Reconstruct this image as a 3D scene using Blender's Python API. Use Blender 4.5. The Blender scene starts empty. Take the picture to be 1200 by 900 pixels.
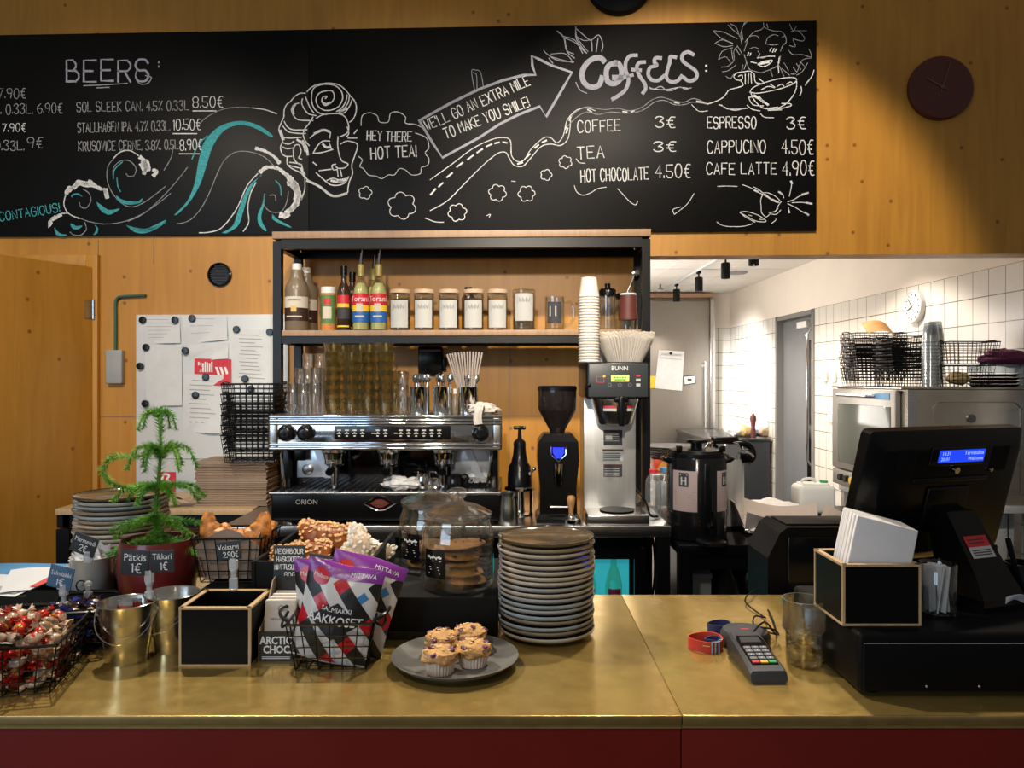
import bpy, math, random
from mathutils import Vector, Matrix, noise
R = math.radians; PI = math.pi
random.seed(7)
SC = bpy.context.scene
COL = SC.collection
# ---------------------------------------------------------------- camera
cam_d = bpy.data.cameras.new('camera'); cam = bpy.data.objects.new('camera', cam_d); COL.objects.link(cam)
cam.location = (0, 0, 1.55); cam.rotation_euler = (PI/2, 0, 0)
cam_d.sensor_width = 36; cam_d.lens = 27.0; cam_d.shift_y = -7/1200; cam_d.clip_start = .05
SC.camera = cam
SC.view_settings.view_transform = 'Standard'; SC.view_settings.look = 'None'
SC.view_settings.gamma = 1; SC.view_settings.use_curve_mapping = False
SC.view_settings.exposure = 0.0
SC.cycles.transparent_max_bounces = 40
SC.cycles.max_bounces = 14
SC.cycles.sample_clamp_indirect = 6
SC.cycles.caustics_reflective = False; SC.cycles.caustics_refractive = False
# ---------------------------------------------------------------- light
w = bpy.data.worlds.new('World'); SC.world = w; w.use_nodes = True
w.node_tree.nodes['Background'].inputs[0].default_value = (1, .90, .80, 1)
w.node_tree.nodes['Background'].inputs[1].default_value = .15
def lamp(name, kind, loc, target, power, color, size=.1, spot=60, blend=.5, sy=None):
    d = bpy.data.lights.new(name, kind); d.energy = power; d.color = color
    if kind == 'SPOT': d.spot_size = R(spot); d.spot_blend = blend; d.shadow_soft_size = size
    elif kind == 'AREA':
        d.shape = 'RECTANGLE'; d.size = size; d.size_y = sy or size
    else: d.shadow_soft_size = size
    o = bpy.data.objects.new(name, d); COL.objects.link(o); o.location = loc
    o.rotation_euler = (Vector(target) - Vector(loc)).to_track_quat('-Z', 'Y').to_euler()
    return o
WARM = (1, .88, .72)
lamp('spot_lamp', 'SPOT', (-1.25, 2.45, 3.3), (-.20, 1.50, 1.0), 235, WARM, .05, 66, .6)
lamp('spot_lamp', 'SPOT', (.55, 2.45, 3.3), (.45, 1.5, 1.0), 210, WARM, .05, 60, .6)
lamp('spot_lamp', 'SPOT', (-.35, 1.3, 3.35), (-.45, 3.55, 1.85), 110, WARM, .05, 66, .7)
lamp('spot_lamp', 'SPOT', (-1.7, .9, 3.35), (-1.9, 3.6, 1.7), 200, WARM, .05, 60, .7)
lamp('spot_lamp', 'SPOT', (.6, 1.3, 3.35), (.74, 3.5, 2.0), 240, WARM, .05, 60, .3)
lamp('spot_lamp', 'SPOT', (-.25, -1.6, 2.9), (-.25, 3.3, 1.5), 540, WARM, .12, 29, .9)
lamp('spot_lamp', 'SPOT', (-.9, -.5, 3.3), (-.5, 1.6, 1.05), 90, WARM, .12, 62, .9)
lamp('window_daylight', 'AREA', (-3.2, -2.6, 2.0), (-.2, 3, 1.2), 70, (.62, .80, 1.0), 3.0, sy=1.6)
# kitchen: an added fill light, then daylight on the side wall
lamp('kitchen_wall_fill', 'AREA', (.46, 6.6, 1.75), (2.7, 6.4, 1.9), 62, (1, .92, .85), 2.6, sy=1.0)  # unseen area light added to brighten the upper side wall, no window there
lamp('kitchen_daylight', 'SPOT', (.6, 7.3, 2.1), (2.7, 8.75, 1.45), 560, (1, .98, .97), .1, 40, .6)
# ---------------------------------------------------------------- measuring: pixel of the photograph + distance -> point of the place
def P(px, py, d): return Vector(((px-600)*d/900, d, 1.55-(py-443)*d/900))
WD, WK = 3.55, .0387
WR = -math.atan(WK)
def Wt(px, off=0): return (WD-off)/(1+WK*(px-600)/900)
def W(px, py, off=0): return P(px, py, Wt(px, off))
def CT(px, py, z=1.0): return P(px, py, (1.55-z)*900/(py-443))
# ---------------------------------------------------------------- materials
MAT = {}
def _p(n, k, v):
    if k in n.inputs: n.inputs[k].default_value = v
def mat(name, col, rough=.5, metal=0, var=.0, vscale=20, bump=0, bscale=60, emit=0, coat=0, rnd=0, stretch=None, spec=.5, sheen=0):
    if name in MAT: return MAT[name]
    m = bpy.data.materials.new(name); m.use_nodes = True; nt = m.node_tree; b = nt.nodes['Principled BSDF']
    c = (*col, 1)
    b.inputs['Base Color'].default_value = c; b.inputs['Roughness'].default_value = rough; b.inputs['Metallic'].default_value = metal
    _p(b, 'Specular IOR Level', spec); _p(b, 'Coat Weight', coat); _p(b, 'Sheen Weight', sheen)
    tc = nt.nodes.new('ShaderNodeTexCoord'); mp = nt.nodes.new('ShaderNodeMapping'); nt.links.new(tc.outputs['Object'], mp.inputs[0])
    if stretch: mp.inputs['Scale'].default_value = stretch
    if rnd or var:
        nz = nt.nodes.new('ShaderNodeTexNoise'); nz.inputs['Scale'].default_value = vscale; nz.inputs['Detail'].default_value = 5
        nt.links.new(mp.outputs[0], nz.inputs[0])
        h = nt.nodes.new('ShaderNodeHueSaturation'); h.inputs['Color'].default_value = c
        mr = nt.nodes.new('ShaderNodeMapRange'); mr.inputs[1].default_value = .3; mr.inputs[2].default_value = .7
        mr.inputs[3].default_value = 1-var; mr.inputs[4].default_value = 1+var
        nt.links.new(nz.outputs[0], mr.inputs[0])
        if rnd:
            oi = nt.nodes.new('ShaderNodeObjectInfo'); mr2 = nt.nodes.new('ShaderNodeMapRange')
            mr2.inputs[3].default_value = 1-rnd; mr2.inputs[4].default_value = 1+rnd
            nt.links.new(oi.outputs['Random'], mr2.inputs[0])
            mu = nt.nodes.new('ShaderNodeMath'); mu.operation = 'MULTIPLY'
            nt.links.new(mr.outputs[0], mu.inputs[0]); nt.links.new(mr2.outputs[0], mu.inputs[1]); nt.links.new(mu.outputs[0], h.inputs['Value'])
        else: nt.links.new(mr.outputs[0], h.inputs['Value'])
        nt.links.new(h.outputs[0], b.inputs['Base Color'])
    if bump:
        nb = nt.nodes.new('ShaderNodeTexNoise'); nb.inputs['Scale'].default_value = bscale; nb.inputs['Detail'].default_value = 4
        nt.links.new(mp.outputs[0], nb.inputs[0]); bp = nt.nodes.new('ShaderNodeBump'); bp.inputs['Strength'].default_value = bump
        bp.inputs['Distance'].default_value = .004; nt.links.new(nb.outputs[0], bp.inputs['Height']); nt.links.new(bp.outputs[0], b.inputs['Normal'])
    if emit:
        b.inputs['Emission Color'].default_value = c; b.inputs['Emission Strength'].default_value = emit
    MAT[name] = m; return m
def glass(name, tint=(1, 1, 1), refl=1.0, ior=1.45, rough=.02, white=0):
    m = bpy.data.materials.new(name); m.use_nodes = True; nt = m.node_tree
    nt.nodes.remove(nt.nodes['Principled BSDF']); out = nt.nodes['Material Output']
    tr = nt.nodes.new('ShaderNodeBsdfTransparent'); tr.inputs[0].default_value = (*tint, 1)
    gl = nt.nodes.new('ShaderNodeBsdfGlossy'); gl.inputs['Roughness'].default_value = rough
    lw = nt.nodes.new('ShaderNodeLayerWeight'); lw.inputs['Blend'].default_value = .35
    mr = nt.nodes.new('ShaderNodeMapRange'); mr.inputs[3].default_value = min(.3, .07*refl); mr.inputs[4].default_value = min(.92, .8*refl)
    nt.links.new(lw.outputs['Facing'], mr.inputs[0])
    pw = nt.nodes.new('ShaderNodeMath'); pw.operation = 'POWER'; pw.inputs[1].default_value = 2.0
    nt.links.new(lw.outputs['Facing'], pw.inputs[0]); nt.links.new(pw.outputs[0], mr.inputs[0])
    mx = nt.nodes.new('ShaderNodeMixShader'); nt.links.new(mr.outputs[0], mx.inputs[0])
    nt.links.new(tr.outputs[0], mx.inputs[1]); nt.links.new(gl.outputs[0], mx.inputs[2]); last = mx.outputs[0]
    if white:
        df = nt.nodes.new('ShaderNodeBsdfDiffuse'); df.inputs[0].default_value = (.85, .88, .9, 1); m2 = nt.nodes.new('ShaderNodeMixShader'); m2.inputs[0].default_value = white
        nt.links.new(last, m2.inputs[1]); nt.links.new(df.outputs[0], m2.inputs[2]); last = m2.outputs[0]
    nt.links.new(last, out.inputs[0])
    MAT[name] = m; return m
def solid_glass(name, tint, k=.55):
    m = bpy.data.materials.new(name); m.use_nodes = True; nt = m.node_tree
    nt.nodes.remove(nt.nodes['Principled BSDF']); out = nt.nodes['Material Output']
    tr = nt.nodes.new('ShaderNodeBsdfTransparent'); tr.inputs[0].default_value = (*tint, 1)
    gl = nt.nodes.new('ShaderNodeBsdfGlass'); gl.inputs['Color'].default_value = (*tint, 1); gl.inputs['Roughness'].default_value = .0; gl.inputs['IOR'].default_value = 1.48
    mx = nt.nodes.new('ShaderNodeMixShader'); mx.inputs[0].default_value = k
    nt.links.new(tr.outputs[0], mx.inputs[1]); nt.links.new(gl.outputs[0], mx.inputs[2])
    gs = nt.nodes.new('ShaderNodeBsdfGlossy'); gs.inputs['Roughness'].default_value = .09; lw = nt.nodes.new('ShaderNodeLayerWeight'); pw = nt.nodes.new('ShaderNodeMath'); pw.operation = 'POWER'; pw.inputs[1].default_value = 2.2
    mr = nt.nodes.new('ShaderNodeMapRange'); mr.inputs[3].default_value = .06; mr.inputs[4].default_value = .55; nt.links.new(lw.outputs['Facing'], pw.inputs[0]); nt.links.new(pw.outputs[0], mr.inputs[0])
    m2 = nt.nodes.new('ShaderNodeMixShader'); nt.links.new(mr.outputs[0], m2.inputs[0]); nt.links.new(mx.outputs[0], m2.inputs[1]); nt.links.new(gs.outputs[0], m2.inputs[2]); nt.links.new(m2.outputs[0], out.inputs[0]); MAT[name] = m
def plywood(name, base=(.60, .28, .036), dark=(.50, .22, .026), knots=True, scale=1.0):
    m = bpy.data.materials.new(name); m.use_nodes = True; nt = m.node_tree; b = nt.nodes['Principled BSDF']
    tc = nt.nodes.new('ShaderNodeTexCoord'); mp = nt.nodes.new('ShaderNodeMapping'); nt.links.new(tc.outputs['Object'], mp.inputs[0])
    mp.inputs['Scale'].default_value = (9*scale, 9*scale, .8*scale)
    nz = nt.nodes.new('ShaderNodeTexNoise'); nz.inputs['Scale'].default_value = 2.2; nz.inputs['Detail'].default_value = 8; nz.inputs['Distortion'].default_value = 1.2
    nt.links.new(mp.outputs[0], nz.inputs[0])
    cr = nt.nodes.new('ShaderNodeValToRGB'); cr.color_ramp.elements[0].position = .3; cr.color_ramp.elements[1].position = .68
    cr.color_ramp.elements[0].color = (*dark, 1); cr.color_ramp.elements[1].color = (*base, 1)
    nt.links.new(nz.outputs[0], cr.inputs[0]); last = cr.outputs[0]
    n2 = nt.nodes.new('ShaderNodeTexNoise'); n2.inputs['Scale'].default_value = 1.6; n2.inputs['Detail'].default_value = 2
    nt.links.new(tc.outputs['Object'], n2.inputs[0])
    mx = nt.nodes.new('ShaderNodeMixRGB'); mx.blend_type = 'MULTIPLY'; mx.inputs[0].default_value = .5
    r2 = nt.nodes.new('ShaderNodeValToRGB'); r2.color_ramp.elements[0].color = (.72, .68, .62, 1); r2.color_ramp.elements[0].position = .35; r2.color_ramp.elements[1].position = .65
    nt.links.new(n2.outputs[0], r2.inputs[0]); nt.links.new(last, mx.inputs[1]); nt.links.new(r2.outputs[0], mx.inputs[2]); last = mx.outputs[0]
    if knots:
        sk = nt.nodes.new('ShaderNodeSeparateXYZ'); mk = nt.nodes.new('ShaderNodeCombineXYZ'); nt.links.new(tc.outputs['Object'], sk.inputs[0]); nt.links.new(sk.outputs[0], mk.inputs[0]); nt.links.new(sk.outputs[2], mk.inputs[1])
        vo = nt.nodes.new('ShaderNodeTexVoronoi'); vo.voronoi_dimensions = '2D'; vo.inputs['Scale'].default_value = 6.2; nt.links.new(mk.outputs[0], vo.inputs[0])
        rk = nt.nodes.new('ShaderNodeValToRGB'); rk.color_ramp.elements[0].position = .025; rk.color_ramp.elements[1].position = .07
        rk.color_ramp.elements[0].color = (.30, .18, .10, 1); rk.color_ramp.elements[1].color = (1, 1, 1, 1)
        nt.links.new(vo.outputs['Distance'], rk.inputs[0])
        mk2 = nt.nodes.new('ShaderNodeMixRGB'); mk2.blend_type = 'MULTIPLY'; mk2.inputs[0].default_value = .85
        vs_ = nt.nodes.new('ShaderNodeSeparateColor'); nt.links.new(vo.outputs['Color'], vs_.inputs[0]); gt = nt.nodes.new('ShaderNodeMath'); gt.operation = 'GREATER_THAN'; gt.inputs[1].default_value = .55; nt.links.new(vs_.outputs[0], gt.inputs[0]); gm = nt.nodes.new('ShaderNodeMath'); gm.operation = 'MULTIPLY'; gm.inputs[1].default_value = .8; nt.links.new(gt.outputs[0], gm.inputs[0]); nt.links.new(gm.outputs[0], mk2.inputs[0])
        nt.links.new(last, mk2.inputs[1]); nt.links.new(rk.outputs[0], mk2.inputs[2]); last = mk2.outputs[0]
    nt.links.new(last, b.inputs['Base Color']); b.inputs['Roughness'].default_value = .42
    MAT[name] = m; return m
def brass(name):
    m = bpy.data.materials.new(name); m.use_nodes = True; nt = m.node_tree; b = nt.nodes['Principled BSDF']
    tc = nt.nodes.new('ShaderNodeTexCoord')
    nz = nt.nodes.new('ShaderNodeTexNoise'); nz.inputs['Scale'].default_value = 24; nz.inputs['Detail'].default_value = 9; nz.inputs['Roughness'].default_value = .7
    nt.links.new(tc.outputs['Object'], nz.inputs[0])
    cr = nt.nodes.new('ShaderNodeValToRGB'); e = cr.color_ramp.elements
    e[0].position = .25; e[0].color = (.49, .33, .092, 1); e[1].position = .75; e[1].color = (.68, .475, .15, 1)
    nt.links.new(nz.outputs[0], cr.inputs[0]); nt.links.new(cr.outputs[0], b.inputs['Base Color'])
    b.inputs['Metallic'].default_value = .72
    n2 = nt.nodes.new('ShaderNodeTexNoise'); n2.inputs['Scale'].default_value = 28; n2.inputs['Detail'].default_value = 6; nt.links.new(tc.outputs['Object'], n2.inputs[0])
    mr = nt.nodes.new('ShaderNodeMapRange'); mr.inputs[1].default_value = .3; mr.inputs[2].default_value = .7; mr.inputs[3].default_value = .17; mr.inputs[4].default_value = .27
    nt.links.new(n2.outputs[0], mr.inputs[0]); nt.links.new(mr.outputs[0], b.inputs['Roughness'])
    bp = nt.nodes.new('ShaderNodeBump'); bp.inputs['Strength'].default_value = .03; bp.inputs['Distance'].default_value = .002
    n3 = nt.nodes.new('ShaderNodeTexNoise'); n3.inputs['Scale'].default_value = 14; nt.links.new(tc.outputs['Object'], n3.inputs[0])
    nt.links.new(n3.outputs[0], bp.inputs['Height']); nt.links.new(bp.outputs[0], b.inputs['Normal'])
    MAT[name] = m; return m
def tiles(name, axis, col=(.74, .72, .66)):
    """15 cm wall tiles with grout, laid over object coordinates (axis: which horizontal axis runs along the wall)"""
    m = bpy.data.materials.new(name); m.use_nodes = True; nt = m.node_tree; b = nt.nodes['Principled BSDF']
    tc = nt.nodes.new('ShaderNodeTexCoord'); sp = nt.nodes.new('ShaderNodeSeparateXYZ'); cb = nt.nodes.new('ShaderNodeCombineXYZ')
    nt.links.new(tc.outputs['Object'], sp.inputs[0]); nt.links.new(sp.outputs[axis], cb.inputs[0]); nt.links.new(sp.outputs[2], cb.inputs[1])
    br = nt.nodes.new('ShaderNodeTexBrick'); br.offset = 0; br.inputs['Scale'].default_value = 1
    br.inputs['Brick Width'].default_value = .15; br.inputs['Row Height'].default_value = .155; br.inputs['Mortar Size'].default_value = .0028
    br.inputs['Color1'].default_value = (*col, 1); br.inputs['Color2'].default_value = (*[c*.96 for c in col], 1); br.inputs['Mortar'].default_value = (.12, .09, .07, 1)
    nt.links.new(cb.outputs[0], br.inputs[0]); nt.links.new(br.outputs[0], b.inputs['Base Color']); b.inputs['Roughness'].default_value = .22
    MAT[name] = m; return m
M = lambda n: MAT[n]
plywood('pine plywood'); plywood('pine door', (.62, .30, .042), (.52, .24, .031))
plywood('oak edge', (.40, .25, .145), (.32, .19, .105), knots=False, scale=2.5)
plywood('pale ply edge', (.62, .44, .25), (.5, .33, .17), knots=False, scale=6)
brass('worn brass'); tiles('white tile side', 1); tiles('white tile back', 0)
mat('brass edge', (.62, .43, .17), .3, .9, .15, 30)
mat('oxblood panel', (.15, .012, .008), .5, 0, .06, 8, spec=.15)
mat('board black', (.0035, .0033, .0033), .42, 0, .35, 2.5, spec=.13)
mat('chalk', (.66, .66, .66), .9, 0, .25, 160); mat('chalk dim', (.27, .27, .28), .9, 0, .4, 120)
mat('chalk violet grey', (.36, .36, .42), .9, 0, .15, 120); mat('chalk teal', (.05, .34, .37), .9, 0, .3, 90)
mat('black steel', (.005, .0055, .0065), .32, 0, .1, 40, spec=.25); mat('black plastic', (.004, .004, .0045), .24, 0, .1, 30, spec=.22)
mat('matt black', (.004, .004, .0045), .62, 0, .15, 30, spec=.18); mat('gloss black', (.006, .006, .007), .14, spec=.35)
mat('chrome', (.78, .79, .80), .07, 1, .05, 10); mat('steel', (.60, .60, .60), .24, 1, .08, 8, stretch=(1, 1, 30))
mat('brushed steel', (.72, .72, .71), .34, .8, .06, 5, stretch=(30, 30, 1)); mat('galvanised', (.62, .62, .58), .23, 1, .14, 26)
mat('door steel', (.34, .32, .29), .36, .75, .06, 5, stretch=(30, 30, 1)); mat('dark steel', (.20, .20, .21), .3, 1, .1, 10)
mat('white paint', (.80, .74, .66), .7, 0, .03, 3); mat('ceiling white', (.80, .77, .73), .8, 0, .02, 4)
glass('clip plastic', (.9, .92, .93), 1.3, rough=.1, white=.35)
mat('drawer black', (.0035, .0035, .004), .5, spec=.14)
mat('floor stone', (.055, .048, .042), .55, 0, .25, 9); mat('paper', (.68, .70, .72), .8, 0, .05, 14); mat('white plastic', (.78, .78, .75), .4, 0, .03, 12)
mat('white enamel', (.62, .65, .67), .3, 0, .03, 6); mat('grey plastic', (.36, .38, .38), .5, 0, .05, 14)
mat('ink', (.04, .04, .045), .7); mat('ink grey', (.30, .30, .31), .8); mat('red print', (.62, .03, .05), .5); mat('white print', (.85, .85, .85), .6)
glass('clear glass', (.95, .965, .96), 1.15, rough=.01); solid_glass('smoked glass', (.90, .87, .70), .6); solid_glass('solid glass', (.98, .985, .98), .4); glass('bottle glass', (.90, .92, .80), 1.0); glass('clear plastic', (.86, .90, .92), 1.2, rough=.12, white=.08)
# ---------------------------------------------------------------- mesh builder
class MB:
    def __init__(s, T=None): s.v = []; s.f = []; s.mi = []; s.cur = 0; s.mats = []; s.T = T; s.flat = set()
    def m(s, mt):
        mt = M(mt) if isinstance(mt, str) else mt
        if mt not in s.mats: s.mats.append(mt)
        s.cur = s.mats.index(mt); return s
    def add(s, vs, fs):
        b = len(s.v); T = s.T
        for p in vs:
            p = Vector(p); s.v.append(T @ p if T else p)
        for f in fs: s.f.append([b+i for i in f]); s.mi.append(s.cur)
        return s
    def box(s, c, d, bev=0, n=3, rz=0):
        cx, cy, cz = c; x, y, z = d[0]/2, d[1]/2, d[2]/2
        b = min(bev, x*.98, y*.98, z*.98)
        rm = Matrix.Rotation(rz, 3, 'Z') if rz else None
        def q(a):
            a = Vector(a)
            if rm: a = rm @ a
            return a + Vector((cx, cy, cz))
        if b <= 0:
            vs = [q((i*x, j*y, k*z)) for k in (-1, 1) for (i, j) in ((-1, -1), (1, -1), (1, 1), (-1, 1))]
            return s.add(vs, [(3, 2, 1, 0), (4, 5, 6, 7), (0, 1, 5, 4), (1, 2, 6, 5), (2, 3, 7, 6), (3, 0, 4, 7)])
        def ring(ins, zz):
            out = []
            for (sx, sy, a0) in ((1, 1, 0), (-1, 1, 90), (-1, -1, 180), (1, -1, 270)):
                for k in range(n+1):
                    a = R(a0+90*k/n); out.append(q((sx*(x-b)+(b-ins)*math.cos(a), sy*(y-b)+(b-ins)*math.sin(a), zz)))
            return out
        rings = []
        for k in range(n+1):
            a = R(90*k/n); rings.append(ring(b*(1-math.sin(a)), -z+b*(1-math.cos(a))))
        for k in range(n+1):
            a = R(90-90*k/n); rings.append(ring(b*(1-math.sin(a)), z-b*(1-math.cos(a))))
        return s.loft(rings)
    def loft(s, rings, cap=True, closed=True):
        n = len(rings[0]); vs = [p for r in rings for p in r]; fs = []
        for i in range(len(rings)-1):
            for j in range(n if closed else n-1):
                k = (j+1) % n; fs.append((i*n+j, i*n+k, (i+1)*n+k, (i+1)*n+j))
        if cap: fs.append(tuple(range(n-1, -1, -1))); fs.append(tuple((len(rings)-1)*n+j for j in range(n)))
        return s.add(vs, fs)
    def lathe(s, prof, c=(0, 0, 0), n=28, arc=None):
        """prof: (r, z) list; r = 0 closes on the axis"""
        vs = []; idx = []
        for r, z in prof:
            if r < 1e-6: idx.append([len(vs)]*n); vs.append((c[0], c[1], c[2]+z))
            else:
                idx.append([len(vs)+k for k in range(n)])
                for k in range(n):
                    a = 2*PI*k/n; vs.append((c[0]+r*math.cos(a), c[1]+r*math.sin(a), c[2]+z))
        fs = []
        for i in range(len(prof)-1):
            for k in range(n):
                a, b2, c2, d = idx[i][k], idx[i][(k+1) % n], idx[i+1][(k+1) % n], idx[i+1][k]
                f = [a]
                for q in (b2, c2, d):
                    if q not in f: f.append(q)
                if len(f) > 2: fs.append(f)
        return s.add(vs, fs)
    def cyl(s, p0, p1, r0, r1=None, n=14, cap=True):
        r1 = r0 if r1 is None else r1; p0 = Vector(p0); p1 = Vector(p1); d = (p1-p0).normalized()
        a = d.orthogonal().normalized(); b = d.cross(a)
        rg = lambda p, r: [p+r*(math.cos(2*PI*k/n)*a+math.sin(2*PI*k/n)*b) for k in range(n)]
        return s.loft([rg(p0, r0), rg(p1, r1)], cap)
    def tube(s, pts, r, n=6, closed=False, rr=None):
        pts = [Vector(p) for p in pts]; N = len(pts); rings = []; a = None
        for i, p in enumerate(pts):
            if closed: d = pts[(i+1) % N]-pts[i-1]
            else: d = pts[min(i+1, N-1)]-pts[max(i-1, 0)]
            d = d.normalized()
            a = d.orthogonal().normalized() if a is None else (a-d*a.dot(d)).normalized()
            b = d.cross(a); q = rr[i] if rr else r
            rings.append([p+q*(math.cos(2*PI*k/n)*a+math.sin(2*PI*k/n)*b) for k in range(n)])
        if closed: rings.append(rings[0]); return s.loft(rings, False)
        return s.loft(rings, True)
    def prism(s, poly, d, f):
        """extrude a 2-D outline: f(x, y, h) maps it, h = 0 .. d"""
        n = len(poly); vs = [f(x, y, 0) for x, y in poly]+[f(x, y, d) for x, y in poly]
        return s.add(vs, [tuple(range(n-1, -1, -1)), tuple(range(n, 2*n))]+[(i, (i+1) % n, n+(i+1) % n, n+i) for i in range(n)])
    def ball(s, c, r, nu=16, nv=10, fn=None):
        r = (r, r, r) if isinstance(r, (int, float)) else r
        rows = []
        for i in range(1, nv):
            t = PI*i/nv; row = []
            for k in range(nu):
                a = 2*PI*k/nu; u = Vector((math.sin(t)*math.cos(a), math.sin(t)*math.sin(a), -math.cos(t)))
                q = fn(u) if fn else 1; row.append(Vector((c[0]+u.x*r[0]*q, c[1]+u.y*r[1]*q, c[2]+u.z*r[2]*q)))
            rows.append(row)
        q0 = fn(Vector((0, 0, -1))) if fn else 1; q1 = fn(Vector((0, 0, 1))) if fn else 1
        vs = [p for r_ in rows for p in r_]+[Vector((c[0], c[1], c[2]-r[2]*q0)), Vector((c[0], c[1], c[2]+r[2]*q1))]
        L = len(rows); fs = []
        for i in range(L-1):
            for k in range(nu): fs.append((i*nu+k, i*nu+(k+1) % nu, (i+1)*nu+(k+1) % nu, (i+1)*nu+k))
        for k in range(nu): fs.append((L*nu, (k+1) % nu, k)); fs.append((L*nu+1, (L-1)*nu+k, (L-1)*nu+(k+1) % nu))
        return s.add(vs, fs)
    def patch(s, f, nu=8, nv=8, u0=0, u1=1, v0=0, v1=1):
        vs = [f(u0+(u1-u0)*i/nu, v0+(v1-v0)*j/nv) for j in range(nv+1) for i in range(nu+1)]
        return s.add(vs, [(j*(nu+1)+i, j*(nu+1)+i+1, (j+1)*(nu+1)+i+1, (j+1)*(nu+1)+i) for j in range(nv) for i in range(nu)])
    def sheet(s, f, th, nu=8, nv=8):
        """a closed sheet of thickness th over the surface f(u, v)"""
        n = nu+1; g = [[Vector(f(i/nu, j/nv)) for i in range(n)] for j in range(nv+1)]; b = []
        for j in range(nv+1):
            for i in range(n):
                du = g[j][min(i+1, nu)]-g[j][max(i-1, 0)]; dv = g[min(j+1, nv)][i]-g[max(j-1, 0)][i]
                nn = du.cross(dv); nn = nn.normalized() if nn.length > 1e-12 else Vector((0, 0, 1)); b.append(g[j][i]-nn*th)
        a = [p for r in g for p in r]; o = len(a); fs = []
        for j in range(nv):
            for i in range(nu):
                q = (j*n+i, j*n+i+1, (j+1)*n+i+1, (j+1)*n+i); fs.append(q); fs.append(tuple(o+k for k in reversed(q)))
        ed = [i for i in range(n)]+[j*n+nu for j in range(1, nv+1)]+[nv*n+i for i in range(nu-1, -1, -1)]+[j*n for j in range(nv-1, 0, -1)]
        for k in range(len(ed)): i, j = ed[k], ed[(k+1) % len(ed)]; fs.append((j, i, o+i, o+j))
        return s.add(a+b, fs)
    def ribbon(s, pts, wd, f, jit=0):
        """a flat stroke of width wd along 2-D points, mapped by f(x, y)"""
        pts = [Vector(p) for p in pts]; N = len(pts); L = []; Rr = []
        for i, p in enumerate(pts):
            d = pts[min(i+1, N-1)]-pts[max(i-1, 0)]
            if d.length < 1e-9: d = Vector((1, 0))
            d.normalize(); nn = Vector((-d.y, d.x)); h = (wd[i] if isinstance(wd, list) else wd)/2*(1+random.uniform(-jit, jit))
            e = d*(-h*.6 if i == 0 else h*.6 if i == N-1 else 0)
            L.append(f(*(p+nn*h+e))); Rr.append(f(*(p-nn*h+e)))
        return s.add(L+Rr, [(i, i+1, N+i+1, N+i) for i in range(N-1)])
    def strokes(s, sl, wd, f, jit=0):
        for st in sl: s.ribbon(st, wd, f, jit)
        return s
    def flat2(s, t, f): return s.add([f(x, y) for x, y in t[0]], t[1])
    def build(s, name, parent=None, world=False, angle=38, thing=None, smooth=True, mt=None):
        if mt: s.m(mt); s.mi = [s.cur]*len(s.f)
        vs = s.v
        if world and parent is not None:
            A = parent.matrix_basis.copy(); q = parent.parent
            while q: A = q.matrix_basis @ A; q = q.parent
            A = A.inverted(); vs = [A @ p for p in vs]
        me = bpy.data.meshes.new(name); me.from_pydata([tuple(p) for p in vs], [], s.f)
        for m_ in s.mats: me.materials.append(m_)
        me.polygons.foreach_set('material_index', s.mi)
        me.update()
        import bmesh
        bm = bmesh.new(); bm.from_mesh(me); bmesh.ops.recalc_face_normals(bm, faces=bm.faces); bm.to_mesh(me); bm.free()
        if smooth:
            me.polygons.foreach_set('use_smooth', [True]*len(me.polygons)); me.set_sharp_from_angle(angle=R(angle))
        o = bpy.data.objects.new(name, me); COL.objects.link(o)
        if parent is not None: o.parent = parent
        return o
def tag(o, label=None, cat=None, group=None, kind=None):
    if label: o['label'] = label
    if cat: o['category'] = cat
    if group: o['group'] = group
    if kind: o['kind'] = kind
    return o
def thing(name, label, cat, loc=(0, 0, 0), rz=0, group=None):
    o = bpy.data.objects.new(name, None); COL.objects.link(o); o.empty_display_size = .02
    o.location = loc; o.rotation_euler = (0, 0, rz); return tag(o, label, cat, group)
def dup(src, loc=None, rz=None, label=None, group=None, rot=None, scale=None):
    def cp(o, par):
        c = o.copy(); COL.objects.link(c)
        if par is not None: c.parent = par
        for ch in list(o.children): cp(ch, c)
        return c
    r = cp(src, None)
    if loc is not None: r.location = loc
    if rot is not None: r.rotation_euler = rot
    elif rz is not None: r.rotation_euler = (0, 0, rz)
    if scale: r.scale = (scale,)*3
    if label: r['label'] = label
    if group: r['group'] = group
    return r
def struct(name, mb, mt=None, **k): return tag(mb.build(name, mt=mt, **k), kind='structure')
def child(name, parent, mb, mt=None, label=None, **k):
    o = mb.build(name, parent, mt=mt, **k)
    if label: o['label'] = label
    return o
ORD = ['topmost', 'second', 'third', 'fourth', 'fifth', 'sixth', 'seventh', 'eighth', 'ninth', 'tenth', 'eleventh', 'twelfth', 'thirteenth', 'fourteenth', 'fifteenth', 'sixteenth', 'seventeenth', 'eighteenth', 'nineteenth', 'twentieth', 'twenty-first', 'twenty-second', 'twenty-third', 'twenty-fourth']
def cat(pts, k=5, closed=False):
    """smooth a polyline (Catmull-Rom)"""
    p = [Vector(q) for q in pts]; n = len(p)
    if n < 3: return p
    g = lambda i: p[i % n] if closed else p[max(0, min(n-1, i))]
    out = []
    for i in range(n if closed else n-1):
        a, b, c, d = g(i-1), g(i), g(i+1), g(i+2)
        for j in range(k):
            t = j/k; out.append(.5*((2*b)+(c-a)*t+(2*a-5*b+4*c-d)*t*t+(3*b-a-3*c+d)*t**3))
    out.append(g(0) if closed else p[-1].copy()); return out
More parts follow.
